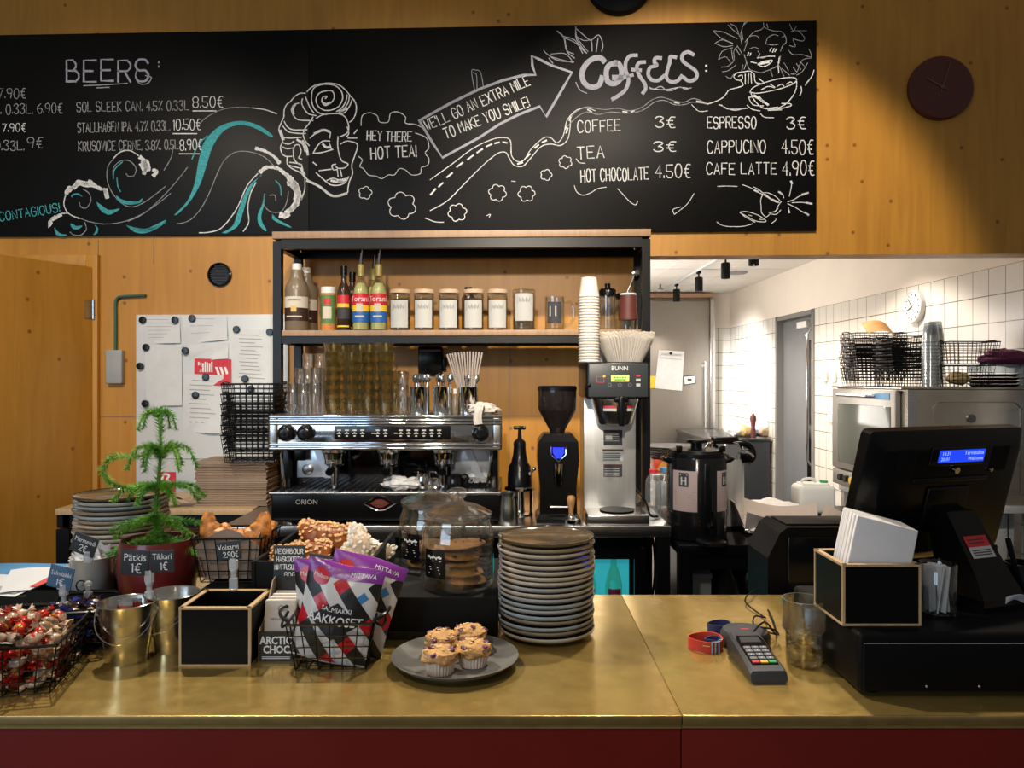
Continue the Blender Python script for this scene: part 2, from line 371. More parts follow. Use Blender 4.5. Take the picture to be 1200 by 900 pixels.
# ---------------------------------------------------------------- hand lettering: strokes on a 4 x 6 grid
GL = {'A': '00 26 40|12 32', 'B': '00 06 26 35 34 23 03|23 33 42 41 30 00', 'C': '~45 36 16 04 02 10 30 41', 'D': '00 06 26 44 42 20 00', 'E': '46 06 00 40|03 33', 'F': '46 06 00|03 33', 'G': '~45 36 16 04 02 10 30 41 43|43 23', 'H': '06 00|46 40|03 43', 'I': '26 20', 'J': '36 31 20 10 01', 'K': '06 00|46 03 40', 'L': '06 00 40', 'M': '00 06 23 46 40', 'N': '00 06 40 46', 'O': '~16 04 02 10 30 42 44 36 16', 'P': '00 06 36 45 44 33 03', 'Q': '~16 04 02 10 30 42 44 36 16|22 50', 'R': '00 06 36 45 44 33 03|23 40', 'S': '~45 36 16 05 04 13 33 42 41 30 10 01', 'T': '06 46|26 20', 'U': '~06 02 10 30 42 46', 'V': '06 20 46', 'W': '06 10 23 30 46', 'X': '06 40|46 00', 'Y': '06 23 46|23 20', 'Z': '06 46 00 40',
 '0': '~16 04 02 10 30 42 44 36 16', '1': '15 26 20', '2': '05 16 36 45 44 00 40', '3': '~05 16 36 45 34 23|~23 33 42 41 30 10 01', '4': '30 36 02 42', '5': '46 06 03 33 42 41 30 10 01', '6': '~36 04 02 10 30 42 33 03', '7': '06 46 10', '8': '~16 05 04 13 33 42 41 30 10 01 02 13 33 44 45 36 16', '9': '~44 33 13 04 05 16 36 45 44 30', '€': '~46 26 14 12 20 40|04 34|02 32', '%': '46 00|05 16|31 40', '.': '10 11', ',': '11 00', '!': '26 22|20 21', "'": '26 24', ':': '21 22|24 25', '-': '03 33'}
def chalk_text(s, x, y, h, slant=0, squeeze=.75, end=None):
    """strokes (x right, y up) of a line of text, baseline at x, y; end: fit the width"""
    out = []; cx = 0
    for ch in s:
        if ch == ' ': cx += 3.2; continue
        g = GL.get(ch)
        if not g: continue
        pts = []
        for part in g.split('|'):
            sm = part.startswith('~'); q = [Vector((int(t[0]), int(t[1]))) for t in part.lstrip('~').split()]
            pts.append(cat(q, 4) if sm else q)
        x0 = min(p.x for q in pts for p in q); x1 = max(p.x for q in pts for p in q); jy = random.uniform(-.25, .25)
        out += [[Vector((p.x-x0+cx, p.y+jy)) for p in q] for q in pts]; cx += x1-x0+1.6
    tot = max(cx-1.6, 1); kx = (end-x)/tot if end else h/6*squeeze
    return [[Vector((x+p.x*kx+slant*p.y*h/6, y+p.y*h/6)) for p in q] for q in out]
_TC = {}
def print_text(s, size=1.0, align='LEFT', bold=0):
    """flat lettering in the built-in font: (2-D points, faces)"""
    k = (s, align, bold)
    if k not in _TC:
        c = bpy.data.curves.new('t', 'FONT'); c.body = s; c.align_x = align; c.resolution_u = 2; c.offset = bold
        o = bpy.data.objects.new('t', c); me = o.to_mesh()
        _TC[k] = ([(v.co.x, v.co.y) for v in me.vertices], [tuple(p.vertices) for p in me.polygons]); o.to_mesh_clear(); bpy.data.objects.remove(o); bpy.data.curves.remove(c)
    v, f = _TC[k]; return [(x*size, y*size) for x, y in v], f
def plane_f(o, ux, uy): o = Vector(o); ux = Vector(ux); uy = Vector(uy); return lambda x, y: o+ux*x+uy*y
def cyl_f(r, z, a0=0, c=(0, 0)): return lambda x, y: Vector((c[0]+r*math.sin(a0+x/r), c[1]-r*math.cos(a0+x/r), z+y))
# ---------------------------------------------------------------- the setting
b = MB(); b.box((0, 2.8, -.05), (10, 14, .1)); struct('floor', b, 'floor stone')
b = MB().m('ceiling white'); b.box((1.5, 6.6, 2.66), (2.7, 5.9, .12))
struct('ceiling', b)
b = MB().m('pine plywood')      # wall behind the bar with the doorway on the left and the wide kitchen opening on the right
for x0, x1, z0, z1 in ((-4.2, -2.86, 0, 3.9), (-2.86, -2.0, 2.075, 3.9), (-2.0, .635, 0, 3.9), (.635, 4.4, 2.11, 3.9)):
    b.box(((x0+x1)/2, .06, (z0+z1)/2), (x1-x0, .12, z1-z0))
wl = struct('wall_back', b); wl.location = (0, WD, 0); wl.rotation_euler = (0, 0, WR)
def on_wall(o): o.location = (0, WD, 0); o.rotation_euler = (0, 0, WR); return o
def wl_pt(px, py, off=0):
    """pixel on the wall -> wall coordinates"""
    p = W(px, py, off); c, s_ = math.cos(WR), math.sin(WR); x, y = p.x, p.y-WD
    return Vector((c*x+s_*y, -s_*x+c*y, p.z))
n = 0
for px, py, w_, h_ in ((180, 292, .004, .13), (115, 430, .004, 1.2), (597, 440, .004, .8), (541, 487, 1.0, .004), (140, 488, .30, .004)):
    n += 1; q = wl_pt(px, py); b = MB().m('oak edge'); b.box((q.x, -.0015, q.z), (w_, .003, h_)); on_wall(struct('trim_%d' % n, b))
b = MB().m('pine door')
for x0, x1, z0, z1 in ((-2.0, -1.945, 0, 2.13), (-2.93, -2.0, 2.075, 2.13)):
    b.box(((x0+x1)/2, -.012, (z0+z1)/2), (x1-x0, .024, z1-z0), .003)
b.box((-2.008, .05, 1.03), (.016, .13, 2.075))
on_wall(struct('trim_6', b))
h0 = W(103, 440); dv = Vector((-.18, -.36, 0)).normalized()
b = MB().m('pine door'); b.box((.43, .02, 1.04), (.86, .04, 2.06), .002)
d1 = struct('door_1', b); d1.location = (h0.x, h0.y-.01, 0); d1.rotation_euler = (0, 0, math.atan2(dv.y, dv.x))
for z in (1.87, .98):
    c = MB().m('steel'); c.cyl((-.004, .044, z-.045), (-.004, .044, z+.045), .007, n=10); c.box((.02, .0415, z), (.04, .003, .085)); child('hinge', d1, c)
c = MB().m('pale ply edge')
for k in range(34): c.box((.56, .048, .72+k*.012), (.16, .014, .0085), .002)
c.m('white paint'); c.box((.475, .048, .92), (.012, .018, .44)); c.box((.645, .048, .92), (.012, .018, .44))
child('vent_grille', d1, c)
# kitchen shell behind the opening
b = MB().m('white tile side')
def wallbit(x, y0, y1, z0, z1): b.box((x+.05, (y0+y1)/2, (z0+z1)/2), (.1, y1-y0, z1-z0))
wallbit(2.7, 3.62, 6.85, 0, 2.17); wallbit(2.7, 7.84, 9.6, 0, 2.17); b.m('white paint'); wallbit(2.7, 3.62, 9.6, 2.17, 2.62)
struct('wall_right', b)
b = MB().m('white tile back'); b.box((1.6, 9.55, 1.085), (2.4, .1, 2.17)); b.m('white paint'); b.box((1.6, 9.55, 2.4), (2.4, .1, .46)); struct('wall_far', b)
b = MB().m('white paint'); b.box((.38, 6.6, 1.31), (.1, 5.9, 2.62)); struct('wall_left', b)
b = MB().m('white paint')
for x in (.9, 1.5, 2.1): b.box((x, 6.6, 2.5985), (.012, 5.8, .003))
for y in (4.4, 5.0, 5.6, 6.2, 6.8, 7.4, 8.0, 8.6): b.box((1.5, y, 2.598), (2.4, .012, .003))
struct('trim_7', b)
# doorway in the side wall
mat('grey door', (.20, .215, .23), .4, .1, .05, 6); mat('door frame grey', (.27, .27, .26), .4, .3, .05, 6)
b = MB().m('grey door'); b.box((2.775, 7.345, 1.06), (.04, .95, 2.1), .003)
d2 = struct('door_2', b)
c = MB().m('door frame grey')
for y in (6.872, 7.818): c.box((2.735, y, 1.09), (.1, .045, 2.16))
c.box((2.735, 7.345, 2.145), (.1, .95, .04)); child('frame', d2, c)
c = MB().m('gloss black'); c.box((2.752, 7.08, 1.15), (.008, .14, 1.5)); child('glass_slot', d2, c)
c = MB().m('white plastic'); c.box((2.735, 7.2, 2.05), (.05, .24, .06), .006); child('closer', d2, c, label='white door closer')
c = MB().m('chrome'); c.tube([(2.735, 7.02, .75), (2.70, 7.02, .8), (2.70, 7.02, 1.95), (2.735, 7.02, 2.0)], .012, 8); child('handle', d2, c)
# cold-room door on the far wall
b = MB().m('door steel'); b.box((2.03, 9.44, 1.25), (.78, .08, 2.5), .006); d3 = struct('door_3', b)
c = MB().m('steel')
for x in (1.615, 2.45): c.box((x, 9.425, 1.26), (.06, .13, 2.52), .004)
child('frame', d3, c)
c = MB().m('oak edge'); c.box((2.0, 9.41, 2.555), (.9, .16, .05)); child('header', d3, c)
c = MB().m('steel'); c.cyl((2.36, 9.36, .95), (2.36, 9.36, 1.75), .016, n=10); c.box((2.36, 9.385, 1.0), (.03, .05, .03)); c.box((2.36, 9.385, 1.7), (.03, .05, .03)); child('handle', d3, c)
# ---------------------------------------------------------------- chalkboard
mat('chalk smear', (.035, .034, .033), .6, 0, .5, 3)
cb = thing('chalkboard', 'long black chalkboard menu with chalk drawings across the plywood wall', 'chalkboard', (0, WD, 0), WR)
q = wl_pt(957, 24, .02); q2 = wl_pt(957, 270, .02); zt, zb, xr = q.z, q2.z, q.x; xs = wl_pt(362, 100, .02).x
b = MB(); b.box(((xs-3.0)/2, -.011, (zt+zb)/2), (xs+3.0-.002, .018, zt-zb), .0015); child('board_panel', cb, b, 'board black')
b = MB(); b.box(((xs+xr)/2, -.011, (zt+zb)/2), (xr-xs, .018, zt-zb), .0015); child('board_panel', cb, b, 'board black')
BF = lambda x, y: W(x, y, .0212)
BU = lambda x, y: W(x, -y, .0212)
def chalk(name, mt, sl, wd, jit=.12):
    o = MB().m(mt).strokes(sl, wd, BF, jit).build(name, cb, world=True, smooth=False); return o
def line(s, x, y, h, end, mt='chalk', wd=1.0, rot=0, name='chalk_text'):
    st = chalk_text(s, 0, 0, h, end=end-x if end else None)
    c, sn = math.cos(R(rot)), math.sin(R(rot))
    st = [[Vector((x+p.x*c-p.y*sn, -y+p.x*sn+p.y*c)) for p in q] for q in st]
    MB().m(mt).strokes(st, wd, BU, .15).build(name, cb, world=True, smooth=False)
for a in (('BEERS', 78, 95, 25, 174, 'chalk violet grey', 2.4, 0), (':', 186, 80, 10, 190, 'chalk violet grey', 1.6),
          ('SOL SLEEK CAN. 4.5% 0.33L', 90, 131, 11, 221, 'chalk dim', 1.0, 1.0), ('8.50€', 226, 126, 12, 261, 'chalk', .9, 1),
          ('STALLHAGEN IPA. 4.7% 0.33L.', 91, 155, 11, 199, 'chalk dim', 1.0, 1), ('10.50€', 203, 152, 12, 235, 'chalk', .9, 1),
          ('KRUSOVICE CERNE. 3.8%. 0.5L', 92, 177, 11, 209, 'chalk dim', 1.0, 1), ('8.90€', 211, 176, 12, 237, 'chalk', .9, 1),
          ('7.90€', -2, 115, 11, 30, 'chalk dim', 1.0, 0), ('4.5%. 0.33L. 6.90€', -22, 134, 11, 73, 'chalk dim', 1.0, 1), ('7.90€', 3, 154, 9, 30, 'chalk', .9), ('4.5%. 0.33L.', -38, 176, 11, 28, 'chalk dim', 1), ('9€', 32, 173, 12, 50, 'chalk dim', 1),
          ('CONTAGIOUS!', 0, 259, 10, 71, 'chalk teal', 1.1, 9),
          ('HEY THERE', 430, 164, 11, 482, 'chalk', 1.2, -2), ('HOT TEA!', 435, 186, 13, 488, 'chalk', 1.4, 3),
          ("WE'LL GO AN EXTRA MILE", 501, 153, 12, 633, 'chalk', 1.2, 24), ('TO MAKE YOU SMILE!', 523, 162, 12, 628, 'chalk', 1.2, 21),
          ('COFFEE', 677, 155, 13, 727, 'chalk', 1.2, 2), ('TEA', 677, 186, 14, 708, 'chalk', 1.2, 3), ('HOT CHOCOLATE', 681, 213, 14, 760, 'chalk', 1.2, 2),
          ('3€', 768, 149, 12, 791, 'chalk', 1.2), ('3€', 766, 177, 11, 792, 'chalk', 1.2), ('4.50€', 768, 208, 15, 809, 'chalk', 1.2),
          ('ESPRESSO', 829, 150, 13, 886, 'chalk', 1.2), ('CAPPUCINO', 829, 179, 14, 897, 'chalk', 1.2), ('CAFE LATTE', 828, 204, 13, 910, 'chalk', 1.2),
          ('3€', 922, 151, 13, 944, 'chalk', 1.2), ('4.50€', 916, 180, 16, 953, 'chalk', 1.2), ('4.90€', 917, 205, 16, 954, 'chalk', 1.2)):
    line(*a)
def crop(ox, oy, sc, txt, k=5):
    """strokes traced as 'x,y x,y ...' in an enlarged view of the photograph"""
    out = []
    for l in txt.strip().split('\n'):
        l = l.strip()
        if not l: continue
        cl = l.startswith('@'); l = l.lstrip('@')
        pts = [Vector((ox+float(t.split(',')[0])/sc, oy+float(t.split(',')[1])/sc)) for t in l.split()]
        out.append(cat(pts, k, cl))
    return out
def fill(o, mt, polys):
    b = MB().m(mt)
    for p in polys:
        L = p[:len(p)//2]; Rr = p[len(p)//2:][::-1]; m_ = min(len(L), len(Rr))
        b.add([BF(*v) for v in L[:m_]]+[BF(*v) for v in Rr[:m_]], [(i, i+1, m_+i+1, m_+i) for i in range(m_-1)])
    b.build(o, cb, world=True, smooth=False)
# face with the rolled quiff
chalk('chalk_face', 'chalk', crop(310, 80, 5.625, '''
400,200 412,185 385,190 378,220 400,245 440,225 460,190 445,150 400,150 360,165 340,200 350,245 390,275 440,275 490,250 515,200 505,150 465,115 400,105 340,120 315,150 310,210 325,260 360,295 410,305
280,155 310,125 360,105 430,98 490,110 530,140 560,175 590,210 605,250 600,300 580,340 560,355
545,175 535,220 510,260 475,285
580,200 560,250 530,290 500,300
560,180 550,230 520,270 490,290
270,165 235,165 200,185 170,220 145,240 130,275 128,320
250,200 245,230 260,265 290,300 340,312
270,190 285,225 300,260 325,295
225,230 195,240 178,270 190,310 225,340 320,345
128,320 110,360 95,400 105,440 118,480 105,520 115,560 140,580 180,580
130,350 150,385 190,405 280,405
120,380 160,420 240,430 270,430
118,455 170,460 240,455
120,490 160,500 195,480
120,520 150,530 190,525
150,580 150,630 180,660 240,690 260,715
165,620 210,625 245,635
160,640 200,650 240,660
340,330 380,308 430,300 490,300 530,320 550,360 555,400 540,430 500,450
290,370 265,400 255,440 270,480 295,510
320,320 290,370
190,540 200,510 225,505 240,540 235,570 225,590 245,600
190,540 195,600 230,635
245,640 265,710 300,745 360,775 410,815 450,845 500,840 545,820 550,790 560,745 580,695 575,640 590,590 610,530 610,500 580,485 540,480 500,500
485,450 482,500 490,560 510,610 550,630 530,655 490,660 470,650
470,632 445,640 455,670 480,665
300,460 340,425 380,405 430,425
320,560 350,510 385,480 430,480
320,560 380,555 450,535
430,500 440,530
435,420 430,460
340,690 380,725 430,765 480,772 530,755 555,715
410,740 450,725 490,735 545,725
480,670 485,715
500,670 510,715
360,675 440,665
320,620 345,640
590,430 610,405
550,460 610,460
545,385 555,430 540,450
265,720 265,800 245,850'''), 1.25)
chalk('chalk_face', 'chalk', crop(310, 80, 5.625, '''
390,230 405,238 430,228
250,480 275,520 285,570
215,470 255,500 270,545
385,500 405,520 430,520
330,430 380,408 425,415
495,285 540,265
240,660 262,700
440,740 490,750 535,735
480,745 520,750
280,740 360,778 450,842 540,825
200,240 185,270 190,300
105,410 125,470'''), 2.8)
# breaking waves
W2, W3 = (40, 100, 4.7375), (150, 100, 4.736)
chalk('chalk_wave', 'chalk dim', crop(*W2, '''
440,410 410,450 405,520 430,590 480,650 540,675 610,650 680,600 730,560
440,520 440,460 480,420 530,420 565,460 555,500 525,505 510,490
240,730 300,755 400,770 520,750 640,690 758,600
270,575 305,600 315,640 290,680 260,675 250,650
280,760 290,800 260,830 220,830 200,815''')+crop(*W3, '''
0,755 90,710 200,610 280,520 330,455
395,215 440,175 520,135 600,122 690,125
270,770 340,750 400,690 450,600 500,480 540,410 600,370 680,370 760,400 830,470
760,600 755,660 790,700 850,700 880,650 890,590
200,470 240,400 250,340
980,520 980,590 960,640
820,640 815,610 785,610'''), .9)
chalk('chalk_wave', 'chalk', crop(*W2, '''
175,610 165,660 190,710 250,740
440,405 480,370 530,362 580,390
80,790 90,750 140,715 190,710''')+crop(*W3, '''
395,818 450,815 520,790 600,690 660,560 720,490
690,125 760,135 825,158
640,810 670,760 665,680 680,600 710,540
360,142 490,142
250,268 382,268
285,380 395,380'''), 1.2)
chalk('chalk_foam', 'chalk', crop(*W2, '''
180,600 190,570 230,565 240,535 290,545 310,535 340,560 370,575
190,590 240,550 330,560
385,575 400,600 405,625
600,420 620,450 610,490
590,400 630,430 635,470
660,470 680,480 665,500
85,780 100,745 150,720''')+crop(*W3, '''
735,480 770,455 830,460 870,490 905,515 930,550 950,590 945,640 920,680
880,500 900,540 930,590 930,640
910,560 945,600 940,640
710,350 760,365 810,395 840,430'''), 4.2, .35)
chalk('chalk_foam', 'chalk', crop(*W2, '''
395,580 405,620
600,440 615,480
610,430 630,470''')+crop(*W3, '''
850,720 885,725 880,705 905,690
890,545 925,540 935,570
905,690 930,660'''), 6, .3)
fill('chalk_wave', 'chalk teal', crop(*W3, '''
255,720 330,640 370,540 390,430 420,320 490,240 570,205 650,200 730,225 800,275 790,285 720,245 650,222 580,228 520,265 470,340 440,430 400,550 340,650 270,720
520,818 580,780 610,700 640,620 680,550 740,500 730,505 690,560 660,630 640,700 610,780 545,822
755,600 745,660 720,720 725,770 760,808 768,800 745,760 740,720 755,665 760,605
800,715 805,745 850,770 905,790 890,775 850,755 825,740 803,716
0,785 40,805 100,815 160,790 215,745 150,775 100,795 45,790 5,780''')+crop(*W2, '''
345,645 365,690 410,718 450,705 475,685 440,690 410,690 380,670
455,610 470,645 520,662 580,655 600,640 560,645 510,640 480,630
205,612 225,600 250,602 270,620 255,612 240,608 220,610 208,622
112,790 120,825 150,838 185,830 150,825 135,815 125,805 116,792
200,770 215,795 245,798 268,780 245,780 230,780 215,770 203,766
335,775 345,800 330,830 350,820 355,795 345,780
510,775 560,815 620,820 690,790 735,755 690,778 620,795 560,795'''))
chalk('chalk_wave', 'chalk teal', crop(*W3, '''
355,410 390,330 440,280
820,530 845,560 850,610
0,655 50,650 80,630''')+crop(*W2, '''
460,515 465,560 480,590
440,520 445,470 490,425'''), 1.3)
# speech cloud, puffs, arrow sign, road
AR = (400, 20, 3.46)
chalk('chalk_cloud', 'chalk', crop(*AR, '''
80,440 85,400 115,388 145,400 155,425 190,425 200,390 230,385 260,405 260,430 300,435 330,450
300,470 345,490 355,530 340,550 355,575 350,600 325,610 320,635 285,640 260,620 235,615 215,640 190,640 165,655 140,645 110,640 90,615 75,605 85,580 70,565
340,815 380,830 415,832
590,805 603,800 600,812'''), .8)
for px, py, r_, n_ in ((428, 226, 7.5, 5), (471, 241, 16, 6), (536, 249, 10.5, 6), (583, 226, 10, 6), (617, 227, 9.5, 6), (640, 205, 6.5, 5), (662.5, 190, 7.5, 6)):
    a0 = px*.7; pts = []
    for k in range(n_*10+1):
        a = a0+2*PI*k/(n_*10); q = r_*(.80+.26*abs(math.sin((a-a0)*n_/2))); pts.append(Vector((px+q*math.cos(a), py+q*.95*math.sin(a))))
    chalk('chalk_puff', 'chalk', [pts], .9)
chalk('chalk_arrow', 'chalk violet grey', [[Vector((400+x/3.46, 20+y/3.46)) for x, y in q] for q in (
    ((316, 420), (450, 345), (560, 292), (650, 258), (740, 235), (788, 234), (775, 200), (772, 158), (800, 170), (850, 195), (935, 224), (900, 285), (830, 405), (805, 362), (720, 395), (640, 435), (560, 488), (410, 570), (370, 510), (316, 420)),)], 3.0, .08)
chalk('chalk_arrow', 'chalk violet grey', crop(*AR, '''
540,295 528,220 545,215 565,225 577,290
533,225 548,235 550,290
880,58 905,85 915,140 940,160
950,42 955,80 975,110 1000,140
905,85 950,105 990,145
955,80 985,95 1020,90
820,135 850,160 940,185
850,150 905,148 935,175'''), .8)
chalk('chalk_road', 'chalk', crop(*AR, '''
360,660 450,595 530,535 600,500 650,488 685,500 690,560 712,585 740,580 770,535 820,490 850,490 875,510 900,480 915,420 950,380 990,368 1030,380
360,785 430,745 500,675 570,605 630,555 665,548 680,570 700,600 735,605 765,575 810,525 850,515 890,520 920,490 930,420'''), 1.0)
chalk('chalk_road', 'chalk', [[Vector((400+x/3.46, 20+y/3.46)) for x, y in q] for q in (((362, 720), (382, 697)), ((395, 688), (412, 672)), ((428, 650), (450, 632)), ((468, 608), (492, 590)), ((512, 578), (535, 560)), ((550, 550), (572, 535)), ((588, 525), (610, 515)), ((622, 512), (640, 508)), ((655, 507), (672, 510)), ((715, 595), (735, 590)), ((750, 570), (765, 555)), ((785, 530), (800, 518)), ((815, 508), (832, 500)), ((912, 470), (918, 450)), ((925, 420), (930, 405)))], 1.9)
CO = (640, 20, 3.46)
chalk('chalk_road', 'chalk dim', crop(*CO, '''
90,420 120,385 160,365 200,370 240,375 290,370 340,380 390,365 430,335 470,325 520,340 560,345 600,330 650,350
90,440 125,405 165,385 210,395 260,385 330,390 390,378 440,345 480,338 520,355 560,355 600,345 660,355'''), .9)
chalk('chalk_road', 'chalk', [[Vector((640+x/3.46, 20+y/3.46)) for x, y in q] for q in (((168, 375), (185, 385)), ((310, 383), (328, 385)), ((345, 385), (358, 380)), ((520, 347), (540, 350)), ((610, 340), (630, 347)), ((78, 455), (85, 440)))], 1.4)
# lettered heading, cup girl, spilled cup
C6 = (640, 30, 6.316)
chalk('chalk_text', 'chalk violet grey', crop(*C6, '''
430,265 400,238 350,245 300,280 265,350 280,420 330,455 390,440 415,380
520,280 470,290 445,340 455,410 500,430 545,400 560,340 540,285 510,275
500,385 560,385'''), 6.2, .05)
chalk('chalk_text', 'chalk violet grey', crop(*C6, '''
670,220 620,225 590,270 590,330 610,400 590,470 540,515 490,545
570,385 640,365
730,270 690,275 670,310 690,370 730,430 735,470 715,500
635,325 700,330
850,240 810,240 800,270 820,295 770,310 755,360 780,400 830,405 875,370
960,235 920,230 915,270 900,320 890,380 920,415 970,410 1005,370
1090,215 1050,195 1010,215 1010,260 1060,300 1110,340 1110,390 1060,410 1020,385'''), 4.2, .05)
chalk('chalk_text', 'chalk violet grey', crop(*C6, '''
760,455 800,468 850,450 890,480 930,480 990,455 1030,470 1075,460
220,420 250,475 300,500
0,205 80,255 205,270
150,150 160,200 210,240
80,40 130,90 150,180 205,210
130,80 215,110 270,205
220,10 225,100 300,205
220,20 300,90 335,120 340,190
335,110 390,70 420,140 410,190
385,90 370,195
20,240 50,280'''), 1.0)
chalk('chalk_text', 'chalk', [[Vector((827+dx, y)), Vector((828.2+dx, y))] for dx, y in ((0, 77), (0, 83))], 2)
C4 = (820, 20, 7.5)
chalk('chalk_girl', 'chalk dim', crop(*C4, '''
120,120 200,130 270,160 330,190
120,120 180,180 290,230
135,230 200,200 290,235
135,230 210,260 290,250
165,370 200,300 290,270
165,370 230,350 270,400
250,70 290,110 340,150
270,60 320,90 350,170
190,440 250,430 300,380 300,300 330,260
200,480 250,470 320,420
230,520 270,540 300,500
420,40 380,80 360,160 370,240
400,40 370,110 380,200
560,50 570,90 640,120 720,130 760,180
570,80 540,110 480,130 430,180 410,240 390,300
590,60 600,95
400,220 440,170 500,165 520,190
580,230 600,180 650,155 690,165
580,235 640,245 690,240
440,280 480,265 520,280
390,330 420,420 440,460 500,480 540,490
540,490 620,460 690,420 710,340
510,300 530,330 510,350 560,360 600,340
720,180 750,170 760,220 730,250 710,300
790,60 820,120 850,80
800,130 860,120 920,180 900,210 820,190
820,200 840,260 790,250
860,120 940,120
780,290 820,330 900,330 980,350 960,280
980,360 900,380 850,490 800,500
820,440 850,480
850,410 890,460
880,390 920,430
850,510 900,480 950,400
740,400 780,470
700,430 740,520
720,450 790,510
620,460 640,520
280,290 290,370
310,270 350,330
330,250 370,320
380,420 370,470
410,400 390,460'''), .7)
chalk('chalk_girl', 'chalk', crop(*C4, '''
0,740 60,762 130,745 200,710 235,670 260,640 330,620 380,600 360,560 320,550 300,520 330,490 390,480 440,475 480,500
340,520 370,510 375,540 350,560
400,500 400,590
450,500 455,580
430,490 425,590
480,500 490,570 540,585
520,540 570,580
510,415 560,390 640,380 600,420 550,435 510,415
505,360 540,355 600,345 660,345
450,395 500,405
615,300 630,270
640,310 655,275
660,305 675,280
420,340 430,310
440,340 450,315
700,350 690,420 695,490
440,660 470,620 560,580 680,545 800,530 850,545 830,580 740,620 600,655 500,670 440,660
850,550 850,620 820,690 760,760 690,800
450,670 480,730 540,790 600,810
430,710 470,770 560,780
430,705 480,700
590,800 700,805 800,780 790,760 720,760
600,820 720,815
415,775 460,810 530,825
185,770 240,805 330,810 420,800
535,850 570,880 650,885
1005,465 985,520 940,580 930,600
890,610 895,650 880,690
540,640 600,610 660,620 620,590
680,610 720,590 740,610
760,590 800,570 820,590'''), 1.0)
chalk('chalk_girl', 'chalk', crop(*C4, '''
525,410 560,405 610,395
480,690 540,730 600,770
520,700 560,750
610,805 680,800'''), 2.6, .3)
C5 = (840, 200, 10)
chalk('chalk_cup', 'chalk', crop(*C5, '''
300,165 360,185 420,210
430,190 480,215 540,260
440,225 500,260 535,275
545,260 600,260 680,295 740,350
550,285 640,340 735,375
545,270 515,340 520,420 525,490 570,540 600,530 640,490 690,470 715,420 755,360
610,490 680,480 720,440
640,510 700,510 750,460
270,490 340,545 450,605
275,485 350,480 480,520 570,580 560,600 460,590 360,540 280,495
370,520 410,530
500,570 550,575
830,365 900,340 1000,280 1075,258
880,375 1000,372 1120,390
830,385 920,430 1000,480 1080,520
880,140 870,210 850,300
720,250 770,280 785,320
840,430 850,480
640,620 690,580 690,560
10,185 120,180 240,185
0,600 60,640 160,655 320,650 420,620'''), .8)
chalk('chalk_cup', 'chalk', crop(*C5, '''
560,280 640,335 720,370
440,228 480,245
1000,280 1070,260
1050,375 1115,388
1030,490 1075,518
870,125 880,150
730,250 765,275
845,465 850,490'''), 2.2, .2)
C8 = (580, 150, 6.667)
chalk('chalk_flourish', 'chalk', crop(*C8, '''
620,450 640,500 690,525 750,505 800,475 870,462
960,475 1010,530 1060,580 1100,600 1115,570
635,240 660,270 705,275
130,415 160,418''')+crop(*CO, '''
600,715 570,760 520,800
520,800 515,780 545,770
590,355 620,382 655,380
700,355 760,378 800,370
420,290 480,295 540,285 580,290'''), .8)
chalk('chalk_text', 'chalk violet grey', crop(0, 50, 4.285, '''
420,216 520,212 640,204
485,227 550,224
690,130 680,170 700,205 740,205 760,175 730,165''')+[], 1.1)
# ---------------------------------------------------------------- wall fittings
def xz(px, py, d): p = P(px, py, d); return p.x, p.z
mat('vent dark', (.008, .008, .008), .7)
q = W(258, 322); t = thing('wall_vent', 'small round black vent on the plywood left of the shelving', 'vent', q, WR)
b = MB(Matrix.Rotation(PI/2, 4, 'X')); b.lathe([(.056, 0), (.056, .012), (.050, .014), (.047, .010), (.047, .002), (0, .002)], n=36); child('rim', t, b, 'gloss black')
b = MB()
for k in range(-4, 5):
    h = math.sqrt(max(0, .046**2-(k*.0098)**2)); b.box((0, -.006, k*.0098), (2*h, .006, .004))
child('grille', t, b, 'vent dark')
q = W(725, -20); t = thing('wall_speaker', 'black round disc high on the plywood above the chalkboard, cut off by the frame', 'speaker', q, WR)
b = MB(Matrix.Rotation(PI/2, 4, 'X')); b.lathe([(.153, 0), (.155, .03), (.150, .04), (.140, .044)], n=48); b.lathe([(.140, .044), (.10, .052), (.05, .057), (0, .058)], n=48); child('cone', t, b, 'matt black')
mat('brown clock', (.085, .018, .012), .4, 0, .1, 6)
q = W(1100, 105); t = thing('wall_clock', 'dark brown round wall clock without numerals, right of the chalkboard', 'clock', q, WR)
b = MB(Matrix.Rotation(PI/2, 4, 'X')); b.lathe([(.142, 0), (.142, .024), (.137, .030), (.08, .031), (0, .031)], n=56); child('face', t, b, 'brown clock')
mat('bronze hand', (.16, .10, .07), .4, .6)
for a, l, w_ in ((-18, .115, .005), (60, .075, .006)):
    b = MB(Matrix.Translation((0, -.034, 0)) @ Matrix.Rotation(R(a), 4, 'Y').inverted()); b.box((0, 0, l/2-.012), (w_, .002, l+.024)); child('hand', t, b, 'bronze hand')
b = MB(Matrix.Rotation(PI/2, 4, 'X')); b.lathe([(.009, .03), (.009, .038), (0, .039)], n=14); child('hub', t, b, 'bronze hand')
mat('cable green', (.03, .12, .10), .5)
q = W(137, 430); t = thing('junction_box', 'grey junction box on the plywood with a green cable rising from it', 'junction box', q, WR)
b = MB(); b.box((0, -.015, 0), (.078, .03, .158), .005); child('housing', t, b, 'grey plastic')
b = MB(); b.tube(cat([(0, -.012, .078), (0, -.012, .22), (0, -.012, .30), (.012, -.012, .325), (.04, -.012, .331), (.145, -.012, .336)], 5), .0065, 8); child('cable', t, b, 'cable green')
